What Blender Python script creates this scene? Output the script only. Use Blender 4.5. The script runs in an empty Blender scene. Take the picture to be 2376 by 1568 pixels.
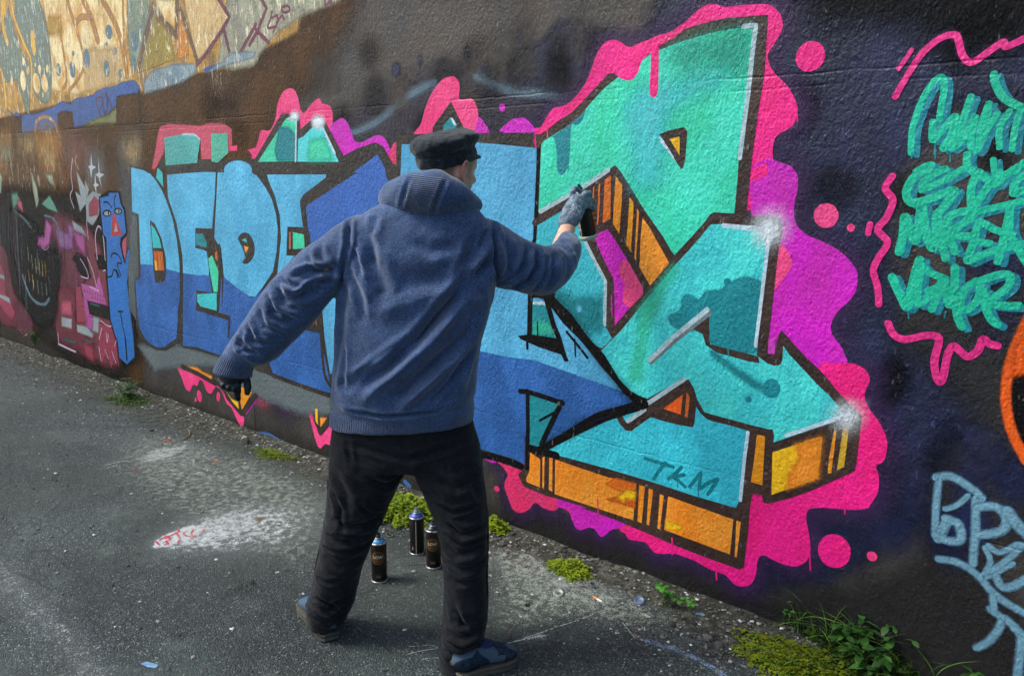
import bpy, bmesh, math, random
import numpy as np
from mathutils import Vector, Matrix, noise, geometry
S = bpy.context.scene
COL = S.collection
R = math.radians
# ------------------------------------------------------------------ camera, sky, sun, exposure
cam = bpy.data.cameras.new('camera'); camo = bpy.data.objects.new('camera', cam); COL.objects.link(camo)
cam.sensor_width = 36; cam.lens = 1827.32/2376*36; cam.clip_end = 300; cam.clip_start = .05
cR = Vector((0.76813436, 0.64026023, 0.0060364)); cU = Vector((-0.13388246, 0.15138826, 0.97936565)); cF = cU.cross(cR)
camo.matrix_world = Matrix(((cR.x, cU.x, -cF.x, 0), (cR.y, cU.y, -cF.y, -2.64136), (cR.z, cU.z, -cF.z, 1.62), (0, 0, 0, 1)))
S.camera = camo
SUN_EL, SUN_AZ = 50, -52       # azimuth measured from -Y (out of the wall) towards -X (far end of the alley)
sd = Vector((math.sin(R(SUN_AZ))*math.cos(R(SUN_EL)), -math.cos(R(SUN_AZ))*math.cos(R(SUN_EL)), math.sin(R(SUN_EL))))
W = bpy.data.worlds.new('World'); S.world = W; W.use_nodes = True
nt = W.node_tree; bg = nt.nodes['Background']; sky = nt.nodes.new('ShaderNodeTexSky')
sky.sky_type = 'NISHITA'; sky.sun_disc = False; sky.sun_elevation = R(SUN_EL); sky.sun_rotation = math.atan2(sd.x, sd.y)
sky.dust_density = 3.0; sky.air_density = 1.0; sky.ozone_density = 1.0
nt.links.new(sky.outputs[0], bg.inputs[0]); bg.inputs[1].default_value = .12
sun = bpy.data.lights.new('sun', 'SUN'); sun.energy = 1.9; sun.angle = R(18); sun.color = (1, .97, .92)
suno = bpy.data.objects.new('sun', sun); COL.objects.link(suno)
suno.rotation_euler = (-sd).to_track_quat('-Z', 'Y').to_euler()
S.view_settings.view_transform = 'Standard'; S.view_settings.look = 'None'; S.view_settings.gamma = 1
S.view_settings.use_curve_mapping = False; S.view_settings.exposure = .75
S.cycles.use_adaptive_sampling = True; S.cycles.adaptive_threshold = .035; S.cycles.transparent_max_bounces = 48; S.cycles.max_bounces = 5

rng = random.Random(11); nrng = np.random.default_rng(5)
# ------------------------------------------------------------------ data
RINGS={'torso': [[-1.8533,-0.7619,1.5228,0.0518,0.0431,-0.008,0.075],[-1.8591,-0.7862,1.5114,0.095,0.079,-0.0111,0.085],[-1.8674,-0.8127,1.4986,0.1297,0.1078,-0.0101,0.1],[-1.8735,-0.8308,1.4733,0.1619,0.1346,-0.0091,0.1125],[-1.873,-0.8499,1.4171,0.1843,0.1532,-0.0104,0.1225],[-1.8691,-0.8662,1.3415,0.1925,0.1601,-0.0034,0.13],[-1.8683,-0.885,1.2424,0.1962,0.1631,0.0016,0.1325],[-1.8767,-0.9115,1.109,0.1875,0.1559,0.0087,0.135],[-1.8809,-0.928,0.9951,0.183,0.1522,0.0088,0.1375],[-1.8861,-0.9323,0.9142,0.1836,0.1527,0.0089,0.1425],[-1.8868,-0.9328,0.8785,0.1776,0.1477,0.0149,0.1375],[-1.8894,-0.935,0.8524,0.1845,0.1534,0.0113,0.14],[-1.8923,-0.9374,0.8119,0.1851,0.1539,0.0113,0.1375]],'sleeveL': [[-1.97,-0.9305,1.3787,-0.0126,-0.0104,-0.0843,0.085],[-2.0243,-0.9822,1.3889,-0.0177,-0.0147,-0.1016,0.0875],[-2.0521,-1.0183,1.3791,-0.0061,-0.005,-0.1006,0.09],[-2.0781,-1.0594,1.3387,0.0227,0.0189,-0.0808,0.0825],[-2.1112,-1.1064,1.2913,0.0375,0.0312,-0.0767,0.08],[-2.1494,-1.1642,1.2173,0.0436,0.0363,-0.0734,0.0775],[-2.1914,-1.2121,1.1453,0.0421,0.035,-0.0684,0.0725],[-2.224,-1.2522,1.084,0.0427,0.0355,-0.051,0.065],[-2.2514,-1.2815,1.045,0.0436,0.0362,-0.0311,0.0575],[-2.2655,-1.2997,1.0288,0.0403,0.0335,-0.0197,0.05],[-2.2745,-1.3098,1.0063,0.0438,0.0365,-0.014,0.049],[-2.2804,-1.3173,0.9809,0.0483,0.0402,-0.0111,0.05]],'sleeveR': [[-1.776,-0.7367,1.3885,0.0051,0.0042,-0.0955,0.085],[-1.7411,-0.7012,1.379,0.0053,0.0044,-0.1079,0.0925],[-1.7137,-0.6589,1.3614,0.0046,0.0038,-0.1109,0.09],[-1.6879,-0.6114,1.3397,-0.0007,-0.0005,-0.0977,0.0825],[-1.6577,-0.5538,1.3135,-0.0015,-0.0013,-0.0894,0.0775],[-1.6343,-0.4889,1.304,0.0072,0.006,-0.0817,0.075],[-1.632,-0.4154,1.3306,0.0234,0.0195,-0.0549,0.07],[-1.6492,-0.3582,1.3612,0.0323,0.0269,-0.0304,0.0625],[-1.6642,-0.3316,1.3802,0.0295,0.0245,-0.0198,0.05],[-1.6756,-0.3151,1.3932,0.0253,0.0211,-0.0114,0.041]],'jeans': [[-1.8878,-0.9337,0.8457,0.1752,0.1457,0.0104,0.1225],[-1.8885,-0.9342,0.772,0.1856,0.1543,0.0091,0.125],[-1.8866,-0.9327,0.7151,0.1925,0.1601,0.0054,0.1275],[-1.8845,-0.9309,0.6715,0.197,0.1638,0.0032,0.1225]],'legL': [[-1.9838,-1.0135,0.7712,0.0876,0.0728,-0.0068,0.11],[-1.9787,-1.0093,0.6799,0.1009,0.0839,-0.0145,0.1125],[-1.9968,-1.0178,0.6045,0.094,0.0782,-0.0031,0.11],[-2.0251,-1.0349,0.49,0.0779,0.0647,-0.0057,0.1],[-2.0583,-1.0494,0.3836,0.069,0.0574,-0.0034,0.0925],[-2.0979,-1.0629,0.2697,0.0618,0.0514,-0.0036,0.0875],[-2.1198,-1.068,0.181,0.0595,0.0494,-0.0037,0.086],[-2.1425,-1.0739,0.1119,0.0607,0.0504,0.0005,0.085],[-2.1556,-1.0783,0.091,0.0552,0.0459,0.0082,0.0825],[-2.1621,-1.0772,0.0512,0.053,0.044,0.0073,0.08],[-2.1632,-1.0768,0.042,0.0518,0.0431,0.0073,0.079]],'legR': [[-1.7933,-0.8551,0.7804,0.0916,0.0761,0.0008,0.11],[-1.7801,-0.8507,0.6872,0.0938,0.078,0.0123,0.1125],[-1.7561,-0.8502,0.6164,0.0876,0.0728,-0.0031,0.11],[-1.716,-0.8494,0.5129,0.073,0.0607,-0.0017,0.1],[-1.6859,-0.8569,0.4261,0.0617,0.0513,0.0005,0.0925],[-1.6699,-0.8696,0.3268,0.0567,0.0471,0.0005,0.0875],[-1.659,-0.88,0.2246,0.0568,0.0472,0.0005,0.086],[-1.6558,-0.8904,0.1508,0.0547,0.0455,0.0005,0.085],[-1.6571,-0.9045,0.0847,0.057,0.0474,0.0086,0.085],[-1.6518,-0.9065,0.0217,0.0594,0.0494,0.007,0.085],[-1.6474,-0.9094,-0.0173,0.0595,0.0495,0.0071,0.084],[-1.6462,-0.9097,-0.0264,0.059,0.049,0.0071,0.083]],'hood': [[-1.9801,-0.9064,1.549,0.0017,0.0014,-0.0234,0.025],[-1.9482,-0.9124,1.551,0.0002,0.0002,-0.0451,0.045],[-1.9028,-0.9136,1.5566,0.0006,0.0005,-0.0587,0.0575],[-1.8537,-0.9054,1.562,0.0016,0.0013,-0.0694,0.0625],[-1.8095,-0.8816,1.5631,0.0022,0.0018,-0.0751,0.065],[-1.7798,-0.8504,1.5613,0.0024,0.002,-0.0733,0.065],[-1.7646,-0.8117,1.5518,0.0027,0.0023,-0.0605,0.06],[-1.7619,-0.764,1.5383,0.0035,0.0029,-0.0417,0.05],[-1.7682,-0.7172,1.5255,0.0032,0.0026,-0.0236,0.035],[-1.7719,-0.6943,1.5164,0.0011,0.0009,-0.0098,0.0175]]}
FOLDS=[([[-1.9477,-1.1135,0.9623],[-1.8548,-1.0363,1.0265],[-1.7749,-0.9699,1.1176],[-1.7002,-0.9078,1.2277],[-1.6443,-0.8613,1.309],[-1.5931,-0.8187,1.3694]],-0.025500000000000002,0.02),([[-1.8336,-1.0446,0.9079],[-1.7621,-0.9852,0.9902],[-1.6832,-0.9196,1.0812],[-1.6436,-0.8868,1.1296],[-1.6146,-0.8626,1.2113]],-0.026999999999999996,0.019),([[-1.8956,-1.0832,0.923],[-1.8203,-1.0207,1.0082],[-1.7356,-0.9502,1.1062],[-1.6521,-0.8808,1.2364]],0.018000000000000002,0.022),([[-1.7936,-1.0114,0.9125],[-1.7192,-0.9496,1.0045],[-1.6563,-0.8973,1.0814]],0.015,0.02),([[-1.6831,-0.9196,0.9558],[-1.6524,-0.894,1.0371],[-1.6283,-0.874,1.0954]],-0.021,0.015),([[-1.9154,-1.0867,0.9484],[-1.8595,-1.0402,1.0012],[-1.806,-0.9957,1.0619]],-0.015,0.016),([[-1.8995,-1.0474,1.3916],[-1.8828,-1.0335,1.3114],[-1.8635,-1.0175,1.2438]],-0.0165,0.026),([[-1.827,-0.9872,1.3118],[-1.7705,-0.9402,1.2988],[-1.7135,-0.8928,1.3128]],-0.009000000000000001,0.03),([[-1.8656,-1.0453,1.206],[-1.7826,-0.9762,1.2338],[-1.6998,-0.9074,1.275]],0.009000000000000001,0.03),([[-1.9794,-1.0879,1.3082],[-1.9917,-1.0981,1.1706],[-2.0016,-1.1063,1.0157]],-0.012,0.02),([[-1.9978,-1.0511,1.4937],[-1.9938,-1.0478,1.4128],[-2.0087,-1.0602,1.3307],[-2.0208,-1.0703,1.2754]],-0.0195,0.01),([[-1.9368,-1.0524,1.4695],[-1.9127,-1.0324,1.4032],[-1.9121,-1.032,1.3359]],-0.015,0.018),([[-1.9157,-1.0089,1.4952],[-1.9222,-1.0143,1.4351]],-0.009000000000000001,0.014),([[-1.6625,-0.7334,1.4815],[-1.6635,-0.7342,1.4035],[-1.659,-0.7305,1.2744]],-0.021,0.011),([[-1.6612,-0.8103,1.4378],[-1.6822,-0.8278,1.3637],[-1.7139,-0.8541,1.2818]],-0.015,0.02),([[-1.6302,-0.7845,1.3642],[-1.6615,-0.8106,1.2959],[-1.6985,-0.8413,1.2268]],-0.015,0.018),([[-1.9457,-1.1639,0.8987],[-1.9159,-1.1391,0.8848],[-1.8274,-1.0655,0.8742],[-1.7093,-0.9673,0.8865],[-1.6142,-0.8883,0.9268]],-0.018000000000000002,0.007),([[-2.0923,-1.1817,1.2937],[-2.0395,-1.1378,1.3145],[-1.9869,-1.0941,1.3353]],-0.018000000000000002,0.016),([[-2.1171,-1.2154,1.2402],[-2.0754,-1.1807,1.2406],[-2.0113,-1.1274,1.2888]],-0.021,0.014),([[-2.1278,-1.2373,1.2756],[-2.109,-1.2216,1.2281],[-2.0684,-1.1879,1.2011]],-0.018000000000000002,0.014),([[-2.1429,-1.2629,1.2021],[-2.1132,-1.2382,1.1681],[-2.0716,-1.2036,1.1684]],-0.013499999999999998,0.014),([[-2.0417,-1.1397,1.4021],[-2.0327,-1.1322,1.3619],[-2.0085,-1.1121,1.308]],-0.013499999999999998,0.014),([[-2.1747,-1.2893,1.1882],[-2.1564,-1.274,1.1332]],-0.009000000000000001,0.014),([[-2.2223,-1.3419,1.0932],[-2.2015,-1.3245,1.0934],[-2.162,-1.2917,1.045]],-0.012,0.012),([[-1.6108,-0.6253,1.3887],[-1.6212,-0.634,1.3393],[-1.6428,-0.6519,1.2965]],-0.018000000000000002,0.012),([[-1.5981,-0.5888,1.3829],[-1.6008,-0.591,1.3231],[-1.6301,-0.6154,1.2726]],-0.0195,0.012),([[-1.5846,-0.5256,1.3478],[-1.5861,-0.5268,1.2897],[-1.5969,-0.5358,1.2604]],-0.018000000000000002,0.011),([[-1.6069,-0.4401,1.3843],[-1.5891,-0.4253,1.3399],[-1.5829,-0.4201,1.3101]],-0.012,0.01),([[-1.6574,-0.6901,1.4109],[-1.6411,-0.6766,1.3552],[-1.6463,-0.6809,1.2989]],-0.015,0.014),([[-1.6603,-0.3934,1.3994],[-1.6368,-0.3739,1.3905],[-1.6096,-0.3513,1.3755]],-0.015,0.007),([[-1.7772,-0.9848,1.0989],[-1.7245,-0.9409,1.1816],[-1.6725,-0.8977,1.2497]],-0.015,0.01),([[-1.9226,-1.0926,0.9978],[-1.8794,-1.0568,1.0473],[-1.8156,-1.0037,1.1104]],-0.0105,0.01),([[-1.7306,-0.9591,0.913],[-1.6882,-0.9238,0.9768],[-1.6565,-0.8975,1.0329]],-0.013499999999999998,0.009),([[-1.6676,-0.9067,0.9206],[-1.6464,-0.889,0.9771],[-1.6306,-0.8759,1.0331]],-0.012,0.008),([[-1.9687,-1.118,0.9524],[-1.9618,-1.1122,1.0091],[-1.9615,-1.112,1.0932]],-0.0105,0.01),([[-1.6295,-0.836,1.2607],[-1.6193,-0.8275,1.2064],[-1.6329,-0.8388,1.1375]],-0.0105,0.012),([[-1.6199,-0.776,1.4181],[-1.6427,-0.7949,1.3641],[-1.6719,-0.8192,1.3095]],-0.013499999999999998,0.009),([[-1.6538,-0.7782,1.4567],[-1.6696,-0.7913,1.3891]],-0.012,0.009),([[-1.9537,-1.0795,1.3096],[-1.9295,-1.0594,1.2417],[-1.9207,-1.0521,1.173]],-0.012,0.014),([[-1.9742,-1.0836,1.416],[-1.9447,-1.059,1.3626],[-1.9308,-1.0475,1.295]],-0.012,0.01),([[-1.8019,-0.9533,1.4182],[-1.7611,-0.9194,1.3918],[-1.7095,-0.8765,1.4056]],-0.0075,0.02),([[-2.0089,-1.1124,1.2944],[-2.0508,-1.1473,1.2872],[-2.0943,-1.1834,1.2389]],-0.021,0.01),([[-2.0133,-1.116,1.3215],[-2.0598,-1.1547,1.3279],[-2.1022,-1.19,1.3072]],-0.015,0.01),([[-2.0722,-1.152,1.3606],[-2.0525,-1.1357,1.3269],[-2.0162,-1.1055,1.3203]],-0.012,0.008),([[-2.1287,-1.212,1.2934],[-2.093,-1.1824,1.2732],[-2.0563,-1.1518,1.2803]],-0.015,0.009),([[-2.15,-1.2557,1.2414],[-2.1309,-1.2399,1.2005],[-2.0901,-1.2059,1.1803]],-0.015,0.009),([[-2.1723,-1.2743,1.2071],[-2.1539,-1.259,1.1521],[-2.1181,-1.2292,1.1316]],-0.012,0.01),([[-2.1922,-1.3039,1.1468],[-2.1785,-1.2925,1.1053],[-2.1373,-1.2582,1.0918]],-0.012,0.009),([[-2.2216,-1.3413,1.107],[-2.2025,-1.3254,1.0725],[-2.161,-1.2909,1.0659]],-0.013499999999999998,0.007),([[-2.1995,-1.3229,1.1348],[-2.2067,-1.3289,1.0933]],-0.009000000000000001,0.009),([[-1.6809,-0.6837,1.2819],[-1.6482,-0.6565,1.2964],[-1.6212,-0.634,1.3393]],-0.015,0.009),([[-1.6544,-0.6486,1.2593],[-1.6162,-0.6168,1.2812],[-1.5948,-0.599,1.3384]],-0.0165,0.008),([[-1.618,-0.5793,1.2483],[-1.594,-0.5594,1.2921],[-1.5913,-0.5572,1.3497]],-0.015,0.008),([[-1.5985,-0.4851,1.2626],[-1.5879,-0.4763,1.3144],[-1.5942,-0.4815,1.3585]],-0.013499999999999998,0.008),([[-1.5997,-0.434,1.28],[-1.5832,-0.4203,1.3251],[-1.5872,-0.4237,1.3622]],-0.012,0.007),([[-1.6736,-0.7036,1.4385],[-1.6627,-0.6945,1.383],[-1.668,-0.6989,1.3269]],-0.013499999999999998,0.008),([[-1.6346,-0.4891,1.371],[-1.6118,-0.4702,1.3638],[-1.5945,-0.4557,1.3418]],-0.012,0.007)]
JFOLDS=[([[-2.0281,-1.1543,0.5051],[-1.9849,-1.1185,0.4747],[-1.9296,-1.0725,0.4829],[-1.8905,-1.04,0.5062]],-0.015,0.013),([[-2.0494,-1.1591,0.4385],[-1.9946,-1.1135,0.4156],[-1.9384,-1.0668,0.4395]],-0.013499999999999998,0.013),([[-1.8991,-1.0732,0.6506],[-1.8565,-1.0377,0.6211],[-1.8181,-1.0058,0.6512]],-0.015,0.014),([[-1.9959,-1.1536,0.6646],[-1.9656,-1.1284,0.5902],[-1.9678,-1.1302,0.5146]],-0.0105,0.02),([[-2.0744,-1.1538,0.35],[-2.0246,-1.1125,0.3186],[-1.9674,-1.0649,0.3509]],-0.009000000000000001,0.016),([[-2.1235,-1.1687,0.1612],[-2.0806,-1.133,0.1369],[-2.0163,-1.0795,0.1704]],-0.015,0.011),([[-2.1384,-1.1681,0.1057],[-2.0902,-1.128,0.0895],[-2.0372,-1.0839,0.1198]],-0.015,0.01),([[-2.1074,-1.1553,0.1941],[-2.0798,-1.1323,0.1616],[-2.057,-1.1134,0.1536]],-0.0105,0.01),([[-1.6761,-0.9528,0.5172],[-1.6388,-0.9218,0.48],[-1.5798,-0.8727,0.4926]],-0.0165,0.012),([[-1.6782,-0.9675,0.4469],[-1.643,-0.9383,0.417],[-1.5699,-0.8775,0.4403]],-0.0165,0.013),([[-1.6755,-0.9653,0.394],[-1.6272,-0.9251,0.3671],[-1.5732,-0.8802,0.3873]],-0.009000000000000001,0.013),([[-1.7228,-0.9526,0.6599],[-1.6694,-0.9082,0.6308],[-1.6104,-0.8591,0.6609]],-0.012,0.015),([[-1.6796,-0.9167,0.7044],[-1.6371,-0.8813,0.6607],[-1.6051,-0.8547,0.5867]],-0.012,0.02),([[-1.6423,-1.0027,0.1621],[-1.5993,-0.967,0.1392],[-1.5454,-0.9221,0.1707]],-0.015,0.012),([[-1.6515,-1.0103,0.0997],[-1.5997,-0.9673,0.0767],[-1.5433,-0.9204,0.1085]],-0.015,0.012),([[-1.627,-0.977,0.2639],[-1.6167,-0.9684,0.2025],[-1.5845,-0.9417,0.1563]],-0.009000000000000001,0.012),([[-1.9762,-1.1633,0.7748],[-1.8917,-1.093,0.761],[-1.786,-1.0051,0.7255],[-1.6792,-0.9163,0.7628],[-1.6155,-0.8633,0.7923]],-0.009000000000000001,0.012),([[-2.0142,-1.1428,0.5965],[-1.9941,-1.1261,0.5359],[-1.9909,-1.1234,0.4592]],-0.012,0.01),([[-1.944,-1.0844,0.5668],[-1.9231,-1.0671,0.5213],[-1.8958,-1.0444,0.5138]],-0.012,0.008),([[-2.0431,-1.1539,0.4618],[-2.0049,-1.1221,0.442],[-1.9492,-1.0758,0.4518]],-0.013499999999999998,0.007),([[-2.0649,-1.159,0.3866],[-2.026,-1.1266,0.3791],[-1.9474,-1.0613,0.3877]],-0.013499999999999998,0.008),([[-2.1082,-1.1689,0.2645],[-2.0689,-1.1363,0.2487],[-2.0228,-1.098,0.2653]],-0.012,0.009),([[-2.1295,-1.1737,0.1857],[-2.0683,-1.1228,0.1617],[-2.0122,-1.0761,0.195]],-0.0165,0.007),([[-2.1375,-1.1673,0.1306],[-2.0896,-1.1275,0.1094],[-2.0354,-1.0824,0.143]],-0.0165,0.006),([[-1.7147,-0.9718,0.5794],[-1.6668,-0.932,0.5501],[-1.5917,-0.8696,0.5731]],-0.013499999999999998,0.008),([[-1.6925,-0.9664,0.4871],[-1.6336,-0.9175,0.4469],[-1.5744,-0.8682,0.4656]],-0.0165,0.008),([[-1.6619,-0.98,0.3363],[-1.6298,-0.9533,0.3213],[-1.5868,-0.9175,0.3293]],-0.009000000000000001,0.01),([[-1.6512,-1.0101,0.1309],[-1.5941,-0.9626,0.1081],[-1.5433,-0.9204,0.1397]],-0.018000000000000002,0.007),([[-1.6446,-1.0176,0.0751],[-1.5875,-0.9701,0.0521],[-1.5345,-0.9261,0.0839]],-0.0165,0.007),([[-1.6165,-0.9682,0.2333],[-1.6006,-0.955,0.1872],[-1.5629,-0.9237,0.169]],-0.012,0.008),([[-1.944,-1.1365,0.7895],[-1.9336,-1.1279,0.7023]],-0.006,0.01)]
PT={'headc': [-1.8663,-0.7338,1.6384],'neckb': [-1.8691,-0.7556,1.4883],'wristR': [-1.7143,-0.2628,1.4316],'elbR': [-1.6224,-0.479,1.3046],'shR': [-1.7609,-0.7112,1.4063],'shL': [-2.0086,-0.9691,1.4073],'elbL': [-2.163,-1.1755,1.245],'wristL': [-2.2753,-1.3079,1.0159],'Fh': [-0.6393149966475203,0.7689449493049428,0.0],'Rh': [0.7689449493049428,0.6393149966475203,0.0],'canT': [-1.7403,-0.1478,1.5578],'canB': [-1.7288,-0.1057,1.3973],'gr': [[[-1.7176,-0.2265,1.5326],[-1.7176,-0.233,1.5593],[-1.7287,-0.2097,1.573],[-1.7353,-0.1696,1.5677]],[[-1.6993,-0.2112,1.5358],[-1.6894,-0.19,1.5546],[-1.697,-0.1508,1.5555],[-1.7182,-0.1164,1.5466]],[[-1.6929,-0.206,1.5233],[-1.6817,-0.1836,1.5342],[-1.6902,-0.1452,1.5301],[-1.7154,-0.1076,1.519]],[[-1.6914,-0.2047,1.5076],[-1.6788,-0.1812,1.5121],[-1.69,-0.1385,1.5043],[-1.7123,-0.1051,1.493]],[[-1.7424,-0.2471,1.4709],[-1.7656,-0.2079,1.4975],[-1.766,-0.1691,1.5142],[-1.7744,-0.1176,1.516]]],'grp': [[-1.7188,-0.26,1.4502],[-1.7128,-0.242,1.4765],[-1.7064,-0.2302,1.5031],[-1.7023,-0.2203,1.5234]],'glp': [[-2.2743,-1.3136,1.0099],[-2.275,-1.318,0.9848],[-2.2786,-1.3236,0.9622]],'gl': [[[-2.2558,-1.3242,0.9534],[-2.2446,-1.3214,0.9376],[-2.252,-1.321,0.9217],[-2.254,-1.3162,0.9073]],[[-2.2721,-1.3377,0.9489],[-2.2427,-1.3328,0.9431],[-2.2429,-1.3199,0.9505],[-2.266,-1.3132,0.9566]],[[-2.2823,-1.3462,0.9575],[-2.2526,-1.3449,0.9467],[-2.2521,-1.3341,0.9532],[-2.273,-1.3255,0.9621]],[[-2.2961,-1.3512,0.9647],[-2.2688,-1.3545,0.9529],[-2.2646,-1.3445,0.9574],[-2.2835,-1.3342,0.9663]],[[-2.2488,-1.2988,0.9797],[-2.2378,-1.2897,0.9626],[-2.2331,-1.2923,0.9437],[-2.2306,-1.2967,0.9263]]],'shoeL': [[-2.0985,-1.1094,0.0],[-2.3554,-1.0199,0.0]],'shoeR': [[-1.6183,-0.9781,0.0],[-1.5377,-0.7627,0.0]],'ribtl': [-1.8133,-0.9498,1.6208],'ribtr': [-1.7303,-0.8808,1.6086],'ribbl': [-1.8426,-0.9741,1.5138],'ribbr': [-1.7629,-0.9079,1.5013]}
CANS=[[-2.297,-0.715],[-2.356,-0.449],[-2.212,-0.49]]
PLANTS={'nettle_far': [-7.897,0.038],'nettle': [-5.651,-0.178],'moss1': [-3.883,-0.171],'clover': [-2.716,-0.218],'clover2': [-2.24,-0.074],'clover3': [-2.503,-0.317],'moss2': [-1.754,-0.158],'leafy': [-1.294,-0.121],'leafy2': [-1.216,-0.114],'bigmoss': [-0.86,-0.205],'bigmoss2': [-0.733,-0.191],'nettlebig': [-0.622,-0.051],'nettlebig2': [-0.552,0.156],'nettlebig3': [-0.536,-0.114],'grass': [-0.736,0.034],'sprig': [-0.873,-0.012],'end': [-0.327,0.035]}
LITTER={'butt': [-1.539,-0.267],'cap1': [-1.674,-0.331],'cap2': [-1.599,-0.193],'cap3': [-1.4,-0.174],'shard1': [-1.168,-0.12],'shard2': [-2.448,-1.594],'shard3': [-2.394,-0.3],'ring1': [-2.567,-0.419],'tube': [-4.216,-0.136],'twig': [-4.608,-0.3],'card': [-2.01,-1.082]}
STONES=[(4,[-1.673,-0.334],0.012,'pale stone at the edge of the asphalt beside the plastic disc'),(2,[-1.165,-0.179],0.014,'blue grey stone just below the pale blue shard'),(0,[-1.225,-0.238],0.017,'mid grey stone below the young round leaved weed'),(4,[-1.083,-0.233],0.019,'largest whitish stone left of the moss cushion'),(1,[-1.035,-0.244],0.017,'flat buff stone beside the largest whitish stone'),(3,[-1.181,-0.273],0.012,'brownish pink stone below the mid grey stone'),(4,[-1.641,-0.233],0.01,'small whitish stone between the two plastic discs'),(2,[-1.005,-0.152],0.015,'blue grey stone touching the moss cushion'),(1,[-2.107,-0.167],0.018,'pale broken stone right of the small clover tuft'),(0,[-2.123,-0.079],0.015,'mid grey stone behind the pale broken stone'),(3,[-2.69,-0.255],0.013,'brownish stone in front of the clover patch'),(0,[-4.861,-0.406],0.016,'grey stone by the wall foot near the bushy weed'),(4,[-1.45,-0.183],0.012,'white crumbled stone beside the cigarette butt')]
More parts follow.
